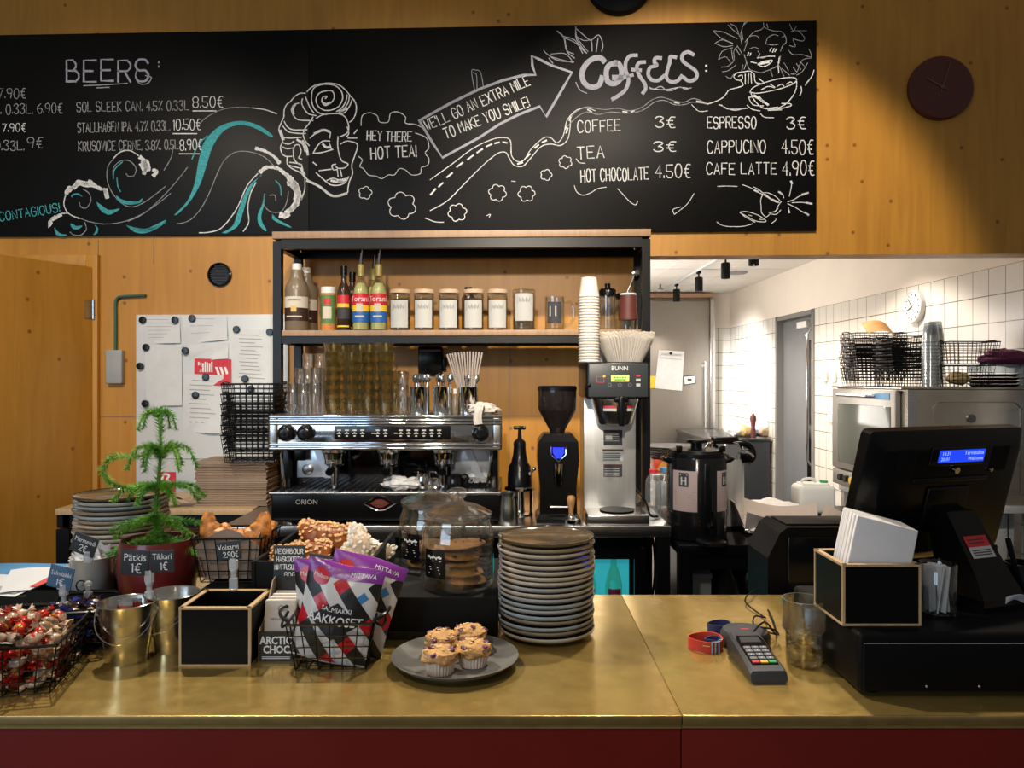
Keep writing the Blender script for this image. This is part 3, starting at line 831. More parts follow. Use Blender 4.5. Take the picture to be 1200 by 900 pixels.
# ---------------------------------------------------------------- notice board, papers and magnets
q0 = wl_pt(160, 369, .01); q1 = wl_pt(338, 598, .01)
nb = thing('notice_board', 'white enamel notice board on the plywood wall, covered with papers', 'notice board', (0, WD, 0), WR)
b = MB(); b.box(((q0.x+q1.x)/2, -.008, (q0.z+q1.z)/2), (q1.x-q0.x, .014, q0.z-q1.z), .002); child('panel', nb, b, 'white enamel')
b = MB(); zz = wl_pt(200, 537).z; b.box(((q0.x+q1.x)/2, -.016, zz), (q1.x-q0.x, .003, .004)); child('joint', nb, b, 'grey plastic')
def paper(name, label, pts, off, rows=0, mt='paper', x0=.15, x1=.85, cat_='paper', curl=.006, bold=0):
    c = [W(x, y, off) for x, y in pts]; o = c[0]
    t = thing(name, label, cat_, o, WR)
    f = lambda u, v: (c[0]*(1-u)+c[1]*u)*(1-v)+(c[3]*(1-u)+c[2]*u)*v+Vector((0, -curl*math.sin(u*5+v*4)*v-.001, 0))
    b = MB().m(mt).sheet(f, .0006, 6, 8); child('sheet', t, b, world=True)
    if rows:
        b = MB().m('ink grey')
        for k in range(rows):
            v = .1+.8*k/rows; u0 = x0+random.uniform(0, .06); u1 = x1-random.uniform(0, .3)
            b.patch(lambda u, v_: f(u, v_)+Vector((0, -.0012, 0)), 8, 1, u0, u1, v, v+.012+bold)
        child('print', t, b, world=True)
    return t
paper('paper_sheet', 'white printed notice at the top left corner of the notice board', ((164, 371), (211, 371), (212, 402), (164, 403)), .0175, 6)
paper('paper_sheet', 'wide white notice at the top middle of the notice board', ((214, 370), (266, 371), (267, 398), (216, 403)), .0175, 3)
paper('paper_sheet', 'blank white sheet hanging left of the red flyer', ((170, 404), (213, 405), (214, 475), (172, 476)), .019)
paper('paper_sheet', 'tall printed sheet pinned at the right of the notice board', ((272, 385), (320, 386), (321, 456), (272, 452)), .019, 12)
paper('paper_sheet', 'printed sheet hanging below the red flyer, crumpled', ((216, 438), (262, 440), (259, 508), (214, 506)), .021, 10, curl=.010)
paper('paper_sheet', 'pale blue sheet behind the red flyer', ((222, 404), (268, 402), (268, 420), (222, 424)), .016, 0)
t = paper('flyer', 'red flyer with white bars on the notice board', ((228, 420), (271, 421), (271, 452), (228, 452)), .018, 0, 'red print', cat_='flyer')
b = MB().m('white print')
for k in range(7): b.patch(lambda u, v: W(232+18*u, 424+12*v, .021), 1, 1, k/7, k/7+.09, (k % 3)*.07, 1)
for k in range(3): b.patch(lambda u, v: W(252+k*5+u*3+v*3, 430+9*v, .021), 1, 1)
child('print', t, b, world=True)
paper('flyer', 'red card with a white emblem low on the notice board behind the plant', ((184, 553), (206, 553), (206, 578), (184, 578)), .018, 0, 'red print', cat_='flyer', curl=.001)
b = MB().m('white print')
b.strokes([cat([Vector(p) for p in ((190, 562), (192, 556), (198, 557), (196, 562), (201, 566))], 5), cat([Vector(p) for p in ((196, 564), (197, 570), (195, 574))], 4)], 2.4, lambda x, y: W(x, y, .0205)); o = bpy.data.objects['flyer.001']; child('emblem', o, b, world=True)
mg = None
for px, py, lb in ((167, 375, 'at the top left corner of the board'), (205, 375, 'on the right edge of the top left notice'), (225, 373, 'on the wide top middle notice'), (277, 386, 'on the top left of the tall right sheet'), (316, 389, 'on the top right of the tall right sheet'), (171, 407, 'on the top left of the blank sheet'), (217, 411, 'between the blank sheet and the red flyer'), (164, 429, 'on the far left edge of the board'), (170, 473, 'at the bottom left of the blank sheet'), (241, 442, 'on the lower edge of the red flyer'), (229, 463, 'in the middle of the crumpled sheet'), (287, 444, 'at the bottom of the tall right sheet'), (294, 456, 'just above the stacked wire baskets')):
    lb = 'round black magnet '+lb; p = W(px, py, .026)
    if mg is None:
        b = MB(Matrix.Rotation(PI/2, 4, 'X')); b.lathe([(0, -.004), (.0165, -.004), (.0165, .004), (.0145, .006), (0, .0065)], n=20); mg = b.build('magnet', mt='gloss black'); mg.location = p; mg.rotation_euler = (0, 0, WR); tag(mg, lb, 'magnet', 'magnets on the notice board')
    else: dup(mg, p, WR, lb)
# ---------------------------------------------------------------- back counter (steel), wood-topped side table
CZ = 1.04
t = thing('service_counter', 'steel topped back counter under the coffee machine and brewer', 'counter', (-.22, 3.05, 0))
b = MB(); b.box((-.005, .0, CZ-.02), (1.55, .80, .04), .004); child('worktop', t, b, 'steel')
b = MB()
b.box((-.38, .10, .5), (.76, .56, .98), .004); child('cabinet', t, b, 'matt black')
for x, y in ((.745, -.37), (.745, .35)):
    b = MB(); b.box((x, y, .5), (.045, .045, 1.0)); child('leg', t, b, 'black steel')
mat('cyan glow', (.05, .62, .72), .4, emit=.5); mat('magenta print', (.35, .04, .16), .4)
t = thing('bar_fridge', 'black under-counter fridge with a cyan lit glass door', 'fridge', (.2, 3.03, 0))
b = MB(); b.box((-.06, .05, .49), (.68, .48, .96), .004); child('cabinet', t, b, 'matt black')
b = MB(); b.box((-.06, -.20, .50), (.58, .012, .80)); child('lit_interior', t, b, 'cyan glow')
for k in range(6):
    b = MB().m('bottle glass'); x = -.30+k*.094; b.lathe([(0, .70), (.03, .70), (.031, .80), (.022, .84), (.011, .87), (.011, .895), (0, .9)], c=(x, -.235, 0), n=14)
    b.m('magenta print'); b.patch(lambda u, v: cyl_f(.0318, .73)(u*.05-.025, v*.06)+Vector((x, -.235, 0)), 6, 1); child('bottle', t, b)
b = MB().m('black plastic')
for x in (-.38, .26): b.box((x, -.265, .5), (.04, .02, .88))
for z in (.92, .08): b.box((-.06, -.265, z), (.60, .02, .04))
child('door_frame', t, b)
b = MB(); b.box((-.06, -.272, .5), (.60, .004, .80)); child('door_glass', t, b, 'clear glass')
t = thing('side_table', 'black framed side table with a pale wooden top behind the plates', 'table', (-1.395, 3.22, 0))
b = MB(); b.box((0, 0, CZ-.012), (.77, .46, .024), .002); child('tabletop', t, b, 'pale ply edge')
b = MB()
for x in (-.358, .358): b.box((x, 0, CZ-.05), (.05, .44, .05))
for y in (-.205, .205): b.box((0, y, CZ-.05), (.72, .03, .05))
child('frame', t, b, 'black steel')
for x in (-.358, .358):
    for y in (-.2, .2): b = MB(); b.box((x, y, .48), (.05, .05, .96)); child('leg', t, b, 'black steel')
# ---------------------------------------------------------------- shelving unit
sh = thing('shelving_unit', 'black steel shelving unit with oak boards over the coffee machine', 'shelf', (-.21, 3.33, CZ), WR)
for x in (-.767, .767):
    for y in (-.135, .135):
        b = MB(); b.box((x, y, .54), (.034, .034, 1.08)); child('post', sh, b, 'black steel')
for z0, h_ in ((1.07, .04), (.67, .03)):
    b = MB()
    for y in (-.135, .135): b.box((0, y, z0), (1.5, .03, h_))
    for x in (-.767, .767): b.box((x, 0, z0), (.03, .24, h_))
    child('beam', sh, b, 'black steel')
b = MB(); b.box((0, -.005, 1.106), (1.572, .305, .03), .002); child('shelf_board', sh, b, 'oak edge')
b = MB(); b.box((0, -.005, .697), (1.49, .305, .024), .002); child('shelf_board', sh, b, 'oak edge')
SZ = CZ+.709
def SX(px, d=3.26): return (px-600)*d/900
def spot(px, d, z=SZ): return (SX(px, d), d, z)
# bottles
mat('syrup dark', (.035, .018, .010), .15); mat('jug brown', (.20, .15, .10), .3, 0, .05, 10); mat('label brown', (.035, .012, .008), .6); mat('label cream', (.62, .55, .45), .7); mat('gold print', (.6, .42, .1), .5)
mat('collar olive', (.30, .23, .06), .3); mat('cap white', (.75, .73, .70), .45); mat('label red', (.55, .02, .03), .5); mat('label yellow', (.80, .55, .04), .5); mat('label blue', (.02, .12, .38), .5); mat('syrup pale', (.52, .50, .28), .15)
mat('spice orange', (.55, .22, .05), .7, 0, .3, 200); mat('label green', (.10, .20, .06), .6)
def lab(b, r, x0, x1, z0, z1, mt, n=10): b.m(mt); b.patch(lambda u, v: cyl_f(r, 0)(x0+(x1-x0)*u, z0+(z1-z0)*v), n, 1); return b
def jug(px, d, lb):
    t = thing('syrup_jug', lb, 'bottle', spot(px, d), .0, 'syrup jugs on the shelf')
    b = MB(); b.lathe([(0, 0), (.046, 0), (.05, .006), (.05, .17), (.047, .19), (.032, .215), (.027, .235), (.026, .258), (0, .26)], n=28); child('body', t, b, 'jug brown')
    b = MB(); b.lathe([(.020, .258), (.020, .281), (.017, .284), (0, .284)], n=18); child('cap', t, b, 'cap white')
    b = MB(); lab(b, .0508, -.07, .07, .095, .142, 'label cream'); lab(b, .0508, -.07, .07, .04, .095, 'label brown'); lab(b, .0514, -.012, .012, .078, .102, 'gold print'); lab(b, .0514, -.03, .03, .125, .130, 'ink'); lab(b, .0514, -.035, .035, .055, .061, 'label cream'); child('label', t, b)
    return t
jug(348, 3.25, 'brown syrup jug with white cap, foremost at the left end of the shelf')
jug(359, 3.36, 'second brown syrup jug, half hidden behind the foremost one')
t = thing('spice_jar', 'slim seasoning jar with white lid and green label beside the syrup jugs', 'jar', spot(385, 3.25))
b = MB(); b.lathe([(0, 0), (.030, 0), (.031, .004), (.031, .155), (.028, .162), (0, .163)], n=22); child('body', t, b, 'spice orange')
b = MB(); b.lathe([(.0315, .158), (.0315, .182), (.029, .185), (0, .185)], n=22); child('lid', t, b, 'cap white')
b = MB(); lab(b, .0316, -.04, .04, .03, .15, 'label green'); lab(b, .032, -.02, .02, .05, .10, 'label cream'); lab(b, .032, -.015, .015, .11, .135, 'label red'); child('label', t, b)
def slim(px, d, lb, h=.275):
    t = thing('syrup_bottle', lb, 'bottle', spot(px, d))
    b = MB(); b.lathe([(0, 0), (.026, 0), (.028, .004), (.028, .165), (.020, .19), (.012, .205), (.0115, h-.03), (0, h-.03)], n=20); child('body', t, b, 'syrup dark')
    b = MB(); b.lathe([(.0145, h-.04), (.0145, h), (0, h)], n=14); child('cap', t, b, 'black plastic')
    b = MB(); lab(b, .0286, -.035, .035, .05, .13, 'ink'); lab(b, .0289, -.03, .03, .115, .15, 'label red'); lab(b, .0289, -.03, .03, .098, .114, 'label yellow'); lab(b, .0289, -.03, .03, .015, .022, 'label yellow'); child('label', t, b)
slim(403, 3.25, 'slim dark bottle with black cap, nearer of the two dark bottles'); slim(413, 3.35, 'slim dark bottle with black cap, behind its twin', .262)
def tor(px, d, lb, m1='clear glass'):
    t = thing('syrup_bottle', lb, 'bottle', spot(px, d), 0, 'pale syrup bottles with pourers')
    b = MB(); b.lathe([(0, 0), (.033, 0), (.036, .005), (.036, .155), (.030, .185), (.016, .215), (.0135, .235), (.0135, .272), (0, .272)], n=24); child('body', t, b, 'bottle glass')
    b = MB(); b.lathe([(0, .004), (.033, .004), (.0335, .15), (.027, .182), (.018, .2), (0, .2)], n=24); child('syrup', t, b, 'syrup pale')
    b = MB(); b.lathe([(.0145, .23), (.0145, .275), (.011, .28), (0, .28)], n=14); child('collar', t, b, 'collar olive')
    b = MB(); b.tube([(0, 0, .275), (.0, 0, .30), (.003, -.002, .325), (.006, -.004, .345)], .004, 8, rr=[.008, .006, .0045, .003]); child('pourer', t, b, 'chrome')
    b = MB(); lab(b, .0365, -.05, .05, .105, .155, 'label red'); lab(b, .0365, -.05, .05, .08, .105, 'label yellow'); lab(b, .0365, -.05, .05, .035, .08, 'label blue'); lab(b, .037, -.014, .014, .078, .112, 'label cream'); lab(b, .037, -.02, .02, .055, .062, 'label cream')
    b.m('white print'); b.flat2(print_text('Torani', .032, 'CENTER'), cyl_f(.0372, .122)); child('label', t, b)
tor(423, 3.24, 'pale syrup bottle with red, yellow and blue label, left of the pair'); tor(444, 3.24, 'pale syrup bottle with red, yellow and blue label, right of the pair'); tor(438, 3.37, 'pale syrup bottle half hidden behind the labelled pair')
# tea jars
mat('tea leaf', (.10, .055, .025), .9, 0, .5, 120); mat('tea amber', (.45, .22, .05), .9, 0, .4, 120); mat('jar lid', (.52, .36, .24), .5); mat('label white', (.50, .50, .48), .8)
TJ = ['leftmost of the tea jars with white labels', 'second tea jar with a white label from the left', 'third tea jar with a white label from the left', 'fourth tea jar with a white label, in front of a black cap', 'fifth tea jar, white label over amber tea', 'last tea jar, wider, its white label set higher']
for i, px in enumerate((469, 497, 526, 555, 583, 614)):
    s_ = 1.1 if i == 5 else 1.0; t = thing('tea_jar', TJ[i], 'jar', spot(px, 3.25), 0, 'tea jars on the shelf')
    b = MB(); b.lathe([(0, 0), (.042*s_, 0), (.044*s_, .004), (.044*s_, .150), (.040*s_, .158), (.040*s_, .162), (.037*s_, .162), (.037*s_, .155), (.041*s_, .147), (.041*s_, .006), (0, .005)], n=26); child('glass', t, b, 'clear glass')
    b = MB(); b.lathe([(0, .006), (.040*s_, .006), (.040*s_, .055 if i == 5 else .132), (.02, .06 if i == 5 else .138), (0, .06 if i == 5 else .14)], n=22); child('tea', t, b, 'tea amber' if i == 4 else 'tea leaf')
    b = MB(); b.lathe([(0, .158), (.044*s_, .158), (.044*s_, .170), (.041*s_, .174), (0, .175)], n=26); child('lid', t, b, 'jar lid' if i < 5 else 'clear glass')
    r = .0448*s_; z0 = .04 if i == 5 else .012; b = MB(); lab(b, r, -.042, .042, z0, z0+.115, 'label white')
    f = cyl_f(r+.0004, z0); b.m('ink')
    b.strokes([[Vector(p) for p in ((-.03, .07), (.03, .07), (.03, .105), (-.03, .105), (-.03, .07))], [Vector((-.027, .04)), Vector((.02, .041))], [Vector((-.027, .03)), Vector((.03, .03))], [Vector((-.027, .018)), Vector((.015, .018))]], .0012, f)
    b.strokes([[Vector((-.022+.005*k, .078+.004*(k % 2))), Vector((-.022+.005*k, .097-.004*(k % 3)))] for k in range(10)], .0016, f); child('label', t, b)
t = thing('syrup_bottle', 'black capped bottle standing behind the tea jars', 'bottle', spot(549, 3.36)); b = MB(); b.lathe([(0, 0), (.03, 0), (.03, .15), (.014, .175), (.014, .19), (0, .19)], n=18); child('body', t, b, 'syrup dark'); b = MB(); b.lathe([(.017, .178), (.017, .198), (0, .198)], n=14); child('cap', t, b, 'black plastic')
t = thing('glass_mug', 'clear glass mug with a black label right of the tea jars', 'mug', spot(650, 3.25), 0)
def mug_glass(b, r, h, th=.003): b.lathe([(0, 0), (r*.92, 0), (r, .006), (r, h), (r-th, h), (r-th, .01), (0, .009)], n=26)
b = MB(); mug_glass(b, .041, .145); child('body', t, b, 'clear glass')
b = MB(); b.tube(cat([(.039, 0, .12), (.065, 0, .122), (.078, 0, .1), (.078, 0, .05), (.062, 0, .025), (.039, 0, .025)], 5), .006, 8); child('handle', t, b, 'clear glass')
b = MB(); lab(b, .0416, -.035, .03, .03, .12, 'ink'); b.m('label white'); f = cyl_f(.0419, 0)
b.strokes(chalk_text('H', -.022, .062, .038, end=.002), .006, f); b.strokes([[Vector((-.028, .046)), Vector((.02, .046))], [Vector((-.028, .108)), Vector((.02, .108))]], .003, f); child('label', t, b)
# glassware and whisk at the right end of the shelf
t = thing('glass_pitcher', 'tall ribbed glass pitcher with a black lid, beside the paper cup stack', 'pitcher', spot(712, 3.25))
b = MB(); mug_glass(b, .034, .15)
for k in range(14): a = 2*PI*k/14; b.cyl((.0345*math.cos(a), .0345*math.sin(a), .01), (.0345*math.cos(a), .0345*math.sin(a), .145), .002, n=5)
child('body', t, b, 'clear glass'); b = MB(); b.lathe([(.036, .148), (.036, .17), (.03, .178), (.012, .18), (.012, .2), (0, .2)], n=22); child('lid', t, b, 'black plastic')
t = thing('glass_pitcher', 'ribbed glass pitcher with steel and black lid behind the brown cup', 'pitcher', spot(732, 3.36))
b = MB(); mug_glass(b, .042, .15); child('body', t, b, 'clear glass'); b = MB(); b.lathe([(.044, .148), (.045, .165), (.03, .172), (.014, .175), (0, .176)], n=22); child('lid', t, b, 'black plastic')
b = MB(); b.tube([(.01, 0, .172), (.03, 0, .22), (.04, 0, .245)], .004, 6); b.ball((.046, 0, .262), (.02, .006, .018), 12, 8); child('spoon', t, b, 'steel')
mat('brown sleeve', (.12, .028, .022), .5, 0, .08, 30)
t = thing('travel_mug', 'dark red brown cup turned upside down on a glass, right end of the shelf', 'cup', spot(736, 3.24))
b = MB(); b.lathe([(0, .0), (.040, 0), (.041, .012), (.038, .04), (.041, .045), (0, .046)], n=24); child('glass_base', t, b, 'clear glass')
b = MB(); b.lathe([(.041, .046), (.041, .052), (.034, .15), (0, .151)], n=28); child('body', t, b, 'brown sleeve'); b = MB(); b.lathe([(.035, .15), (.034, .158), (0, .159)], n=24); child('rim', t, b, 'cap white')
# ---------------------------------------------------------------- espresso machine
mat('buttons', (.55, .56, .55), .5); mat('led green', (.1, .9, .2), .4, emit=3); mat('led blue', (.006, .02, .75), .4, emit=1.6); mat('badge red', (.16, .02, .02), .35)
mat('panel steel', (.60, .64, .70), .28, .9, .12, 6); mat('mirror steel', (.55, .58, .62), .09, 1, .08, 4); mat('dark mirror', (.05, .05, .055), .10, .9)
em = thing('espresso_machine', 'wide chrome three group espresso machine on the back counter', 'espresso machine', (-.4425, 2.68, CZ))
E = lambda px, py, d=2.68: (((px-600)*d/900)+.4425, d-2.68, 1.55-(py-443)*d/900-CZ)
hw = .4065
b = MB(); b.box((0, .24, .057), (2*hw-.01, .46, .098), .006); child('lower_body', em, b, 'black plastic')
for x in (-.35, .35):
    for y in (.06, .42): b = MB(); b.cyl((x, y, 0), (x, y, .010), .022, .026, 14); child('foot', em, b, 'chrome')
b = MB(); b.box((0, .0, .108), (2*hw, .016, .012), .004); child('tray_edge', em, b, 'steel')
b = MB().m('dark steel'); b.box((0, .13, .109), (2*hw-.03, .25, .006)); b.m('steel')
for k in range(30): b.box((-hw+.03+k*.0258, .12, .114), (.004, .21, .003))
child('drip_grate', em, b)
b = MB(); b.box((0, .24, .19), (2*hw-.06, .02, .16)); child('splash_panel', em, b, 'dark mirror')
for s_ in (-1, 1): b = MB(); b.box((s_*(hw-.03), .29, .185), (.03, .36, .16), .004); child('side_wall', em, b, 'black plastic')
b = MB(); b.box((0, .35, .32), (2*hw-.012, .27, .11), .01); b.box((0, .36, .15), (2*hw-.05, .22, .24), .01); child('rear_body', em, b, 'black plastic')
b = MB()
b.box((0, .13, .319), (2*hw-.05, .26, .112), .006); child('upper_housing', em, b, 'mirror steel')
b = MB()
for z, d_ in ((.376, .012), (.363, .010), (.351, .005), (.278, .010), (.265, .012)): b.box((0, -.004, z), (2*hw-.006, d_*1.6, .0105), .004)
child('trim_rails', em, b, 'chrome')
for s_ in (-1, 1):
    b = MB(); b.box((s_*(hw-.016), .12, .319), (.034, .25, .122), .008); child('end_cap', em, b, 'steel')
b = MB().m('gloss black'); x0, _, z1 = E(392, 499); x1, _, z0 = E(528, 515); b.box(((x0+x1)/2, -.003, (z0+z1)/2), (x1-x0, .008, z1-z0), .002); b.m('buttons')
for k in range(14):
    if k in (4, 7): x = x0+.03+k*.0265; b.box((x, -.0075, .3175), (.012, .002, .003)); continue
    x = x0+.018+k*.0268
    b.box((x, -.0075, .328), (.014, .002, .005), .001); b.box((x, -.0075, .3185), (.004, .002, .008)); b.box((x, -.0075, .3165), (.015, .002, .003)); b.box((x, -.0075, .308), (.008, .002, .004), .001)
child('button_panel', em, b)
for px, nm in ((336, 'k'), (358.5, 'k'), (563, 'k')):
    x, _, z = E(px, 507.5); b = MB(Matrix.Translation((x, 0, z)) @ Matrix.Rotation(PI/2, 4, 'X')); b.lathe([(0, 0), (.030, 0), (.030, .008), (.026, .022), (.022, .026), (.012, .028), (0, .026)], n=26); b.box((0, 0, .027), (.006, .034, .006), .002); child('knob', em, b, 'gloss black')
for s_, px0, px1 in ((-1, 334, 386), (1, 524, 580)):
    x0, _, z1 = E(px0, 528); x1, _, z0 = E(px1, 566); b = MB(); b.box(((x0+x1)/2, .150, (z0+z1)/2), (x1-x0, .012, z1-z0), .003); b.prism([(0, 0), (.03, 0), (-.02, z1-z0), (-.045, z1-z0)], .012, lambda x, y, h: ((x0+x1)/2+.02-s_*.01+x, .144-h, z0+y)); child('side_panel', em, b, 'panel steel')
x, _, z = E(348, 556); b = MB(Matrix.Translation((x, .144, z)) @ Matrix.Rotation(PI/2, 4, 'X')); b.lathe([(0, 0), (.02, 0), (.02, .006), (.016, .008), (0, .008)], n=20); child('valve_cap', em, b, 'dark steel')
b = MB(); b.box((E(341, 0)[0], .13, .235), (.045, .05, .05), .006); child('valve_block', em, b, 'black plastic')
for px, py, m_ in ((363, 534, 'cable green'), (553, 548, 'led green')):
    x, _, z = E(px, py); b = MB(); b.ball((x, .143, z), .0045, 10, 6); child('indicator', em, b, m_)
for px in (386, 452, 517):
    x = E(px, 0)[0]
    b = MB(); b.lathe([(0, .262), (.045, .262), (.045, .245), (.040, .24), (.038, .22), (0, .22)], c=(x, .08, 0), n=26); g = child('group_head', em, b, 'chrome')
    b = MB(); b.lathe([(0, .22), (.036, .22), (.036, .203), (.028, .195), (.014, .19), (.0135, .118), (.011, .115), (0, .115)], c=(x, .08, 0), n=22); child('portafilter', em, b, 'chrome')
    b = MB(); b.tube([(x, .045, .205), (x+.004, .01, .198), (x+.008, -.035, .185)], .012, 10, rr=[.008, .012, .014]); child('portafilter_handle', em, b, 'black plastic')
for s_, px in ((-1, 324), (1, 575)):
    x = E(px, 0)[0]; b = MB(); b.tube(cat([(x, .10, .26), (x, .06, .24), (x+s_*-.006, .05, .18), (x+s_*-.014, .05, .125)], 5), .005, 8); child('steam_wand', em, b, 'chrome')
b = MB().m('ink grey'); b.flat2(print_text('ORION', .024), plane_f(E(346, 591, 2.672), (1, 0, 0), (0, 0, 1))); child('lettering', em, b, world=False)
x, _, z = E(445, 590); b = MB().m('chrome'); dm = [(-.055, 0), (-.02, .02), (0, .023), (.02, .02), (.055, 0), (.02, -.02), (0, -.023), (-.02, -.02)]
b.tube([(x+u, -.004, z+v) for u, v in dm], .003, 6, closed=True); b.m('badge red'); b.prism([(u*.62, v*.62) for u, v in dm], .006, lambda a, c, h: (x+a, -.006+h+.004, z+c)); b.m('chrome'); b.box((x, -.005, z), (.04, .002, .006)); child('badge', em, b)
b = MB(); b.tube([(-hw+.03, .02, .41), (hw-.03, .02, .41), (hw-.03, .4, .41), (-hw+.03, .4, .41)], .004, 6, closed=True)
for x in (-.35, 0, .35):
    b.cyl((x, .4, .37), (x, .4, .41), .003, n=6)
b2 = MB(); b2.box((0, .21, .378), (2*hw-.02, .40, .006), .002); child('cup_tray', em, b2, 'steel')
# on the machine's drip tray
mat('film', (.70, .70, .70), .25, 0, .1, 40, bump=.6, bscale=40); mat('cloth', (.70, .64, .58), .9, 0, .05, 30, bump=.3, bscale=90)
def lump(u, s_, a=.25, off=0): return 1+a*noise.noise(Vector((u.x*s_+off, u.y*s_, u.z*s_)))+a*.5*noise.noise(Vector((u.x*s_*2.3, u.y*s_*2.3+off, u.z*s_*2.3)))
p = P(470, 566, 2.72); b = MB(); b.ball((0, 0, .018), (.062, .03, .022), 26, 16, lambda u: lump(u, 2.6, .5, 3)); o = b.build('cleaning_cloth', mt='film'); o.location = (p.x, 2.73, CZ+.117); tag(o, 'crumpled white cloth lying on the drip tray of the espresso machine', 'cloth')
def pitcher(px, d, lb, z, r=.036, h=.085, mt='chrome', rz=0, nm='milk_jug', grp=None):
    t = thing(nm, lb, 'jug', ((px-600)*d/900, d, z), rz, grp)
    b = MB(); b.lathe([(0, 0), (r, 0), (r*1.03, .004), (r*.98, h*.55), (r*.86, h*.85), (r*.92, h), (r*.92-.002, h), (r*.84, h*.84), (r*.95, h*.5), (r*.98, .004), (0, .003)], n=26); child('body', t, b, mt)
    b = MB(); b.tube(cat([(r*.9, 0, h*.92), (r*1.5, 0, h*.9), (r*1.75, 0, h*.6), (r*1.6, 0, h*.2), (r*1.35, 0, h*.12)], 5), .004, 8); child('handle', t, b, mt)
    b = MB(); b.sheet(lambda u, v: (-r*.82-.012*v*(1-abs(u-.5)), (u-.5)*r*1.0*(1-v*.6), h*.82+h*.2*v), .0015, 6, 4); child('spout', t, b, mt); return t
pitcher(496, 2.755, 'small steel milk jug behind the white cloth on the drip tray', CZ+.117, .030, .06, rz=.3)
pitcher(533, 2.74, 'dark steel milk jug at the right of the drip tray', CZ+.117, .030, .05, 'dark mirror', .5)
# ---------------------------------------------------------------- glassware on top of the machine
TZ = CZ+.3815
def gl_tumbler(nm, r, h, mt='solid glass'):
    b = MB(); b.lathe([(0, 0), (r*.86, 0), (r*.9, .004), (r, h-.002), (r-.0012, h), (r-.0028, h-.002), (r*.9-.003, .009), (0, .008)], n=22); return b.build(nm, mt=mt)
tm = None
cols = [(343, 2.80, 1, 'at the left end of the machine top'), (356, 2.77, 1, 'second from the left on the machine top'), (370, 2.77, 2, 'column of two tumblers, machine top'), (352, 2.90, 2, 'rear column of two tumblers at the left'), (361, 2.97, 3, 'tall rear tumbler column at the left'), (375, 2.95, 3, 'tall rear tumbler column next to the dark cups')]
for px, d, n_, lb in cols:
    for k in range(n_):
        L = 'clear tumbler '+lb+('' if n_ == 1 else ', %s of the column' % (['top', 'middle', 'bottom'] if n_ == 3 else ['top', 'bottom'])[n_-1-k]); loc = ((px-600)*d/900, d, TZ+k*.056)
        if tm is None: tm = gl_tumbler('tumbler', .0205, .11); tm.location = loc; tag(tm, L, 'glass', 'clear tumblers on the espresso machine')
        else: dup(tm, loc, 0, L)
cup = None
stacks = [(390, 2.84), (412, 2.80), (432, 2.86), (452, 2.80), (401, 2.97), (421, 2.96), (444, 2.98), (465, 2.93)]; SN = [7, 6, 7, 7, 7, 7, 6, 4]
SL = ['leftmost front stack', 'second front stack', 'third front stack', 'rightmost front stack', 'leftmost rear stack', 'second rear stack', 'third rear stack', 'low rear stack on the right']
for (px, d), n_, sl in zip(stacks, SN, SL):
    for k in range(n_):
        loc = ((px-600)*d/900+random.uniform(-.002, .002), d, TZ+k*.034); rz = random.choice((-.5, .2, .6, 2.4, 3.5))+random.uniform(-.2, .2)
        L = 'amber tinted glass cup, %s of the %s' % (ORD[n_-1-k], sl)
        if cup is None:
            cup = thing('glass_cup', L, 'cup', loc, rz, 'stacked glass cups on the espresso machine')
            b = MB(); b.lathe([(0, 0), (.022, 0), (.024, .004), (.029, .034), (.0315, .052), (.0295, .053), (.027, .036), (.021, .009), (0, .008)], n=20); child('bowl', cup, b, 'smoked glass')
            b = MB(); b.tube(cat([(.028, 0, .046), (.042, 0, .046), (.045, 0, .03), (.036, 0, .012), (.024, 0, .012)], 3), .0032, 6); child('handle', cup, b, 'smoked glass')
        else: dup(cup, loc, rz, L)
for i, (px, d, lb) in enumerate(((472, 2.78, 'lowest'), (472, 2.78, 'middle'), (472, 2.78, 'top'), (484, 2.86, 'rear'))):
    loc = ((px-600)*d/900, d, TZ+(i % 3)*.046)
    L = '%s of the small clear glasses stacked beside the steel spoon pots' % lb if i < 3 else 'small clear glass standing behind the steel spoon pot'
    if i == 0: g2 = gl_tumbler('tumbler', .022, .06); g2.location = loc; tag(g2, L, 'glass', 'small clear glasses on the espresso machine')
    else: dup(g2, loc, 0, L)
def spoon(loc, rot, lb, L=.13, grp='teaspoons in the steel pots', src=[None]):
    if src[0] is None:
        b = MB(); b.tube([(0, 0, 0), (0, 0, L*.5), (0, 0, L*.78)], .002, 6, rr=[.0035, .0018, .0022]); b.ball((0, 0, L*.89), (.010, .003, .016), 10, 8); o = b.build('teaspoon', mt='chrome'); src[0] = o; o.location = loc; o.rotation_euler = rot; tag(o, lb, 'spoon', grp); return o
    return dup(src[0], loc, rot=rot, label=lb)
def pot(px, d, lb, r=.036, h=.098):
    o = MB().lathe([(0, 0), (r, 0), (r, h-.003), (r+.002, h), (r-.001, h), (r-.002, h-.004), (r-.002, .004), (0, .003)], n=28).build('steel_pot', mt='chrome'); o.location = ((px-600)*d/900, d, TZ); return tag(o, lb, 'pot', 'steel pots on the espresso machine')
for px, lb in ((492, 'left steel pot full of teaspoons on the machine'), (519, 'middle steel pot full of teaspoons on the machine'), (549, 'right steel pot with drinking straws on the machine')):
    d = 2.77; pot(px, d, lb); X = (px-600)*d/900
    for k in range(9 if px < 540 else 5):
        a = k*2.4; spoon((X+.014*math.cos(a), d+.014*math.sin(a), TZ+.004), (random.uniform(-.12, .12)+.12*-math.sin(a)*.9, .12*math.cos(a), a), 'teaspoon standing in the '+lb.split(' ')[0]+' steel pot', .14)
mat('straw grey', (.42, .36, .32), .5)
X = (549-600)*2.77/900; st0 = None
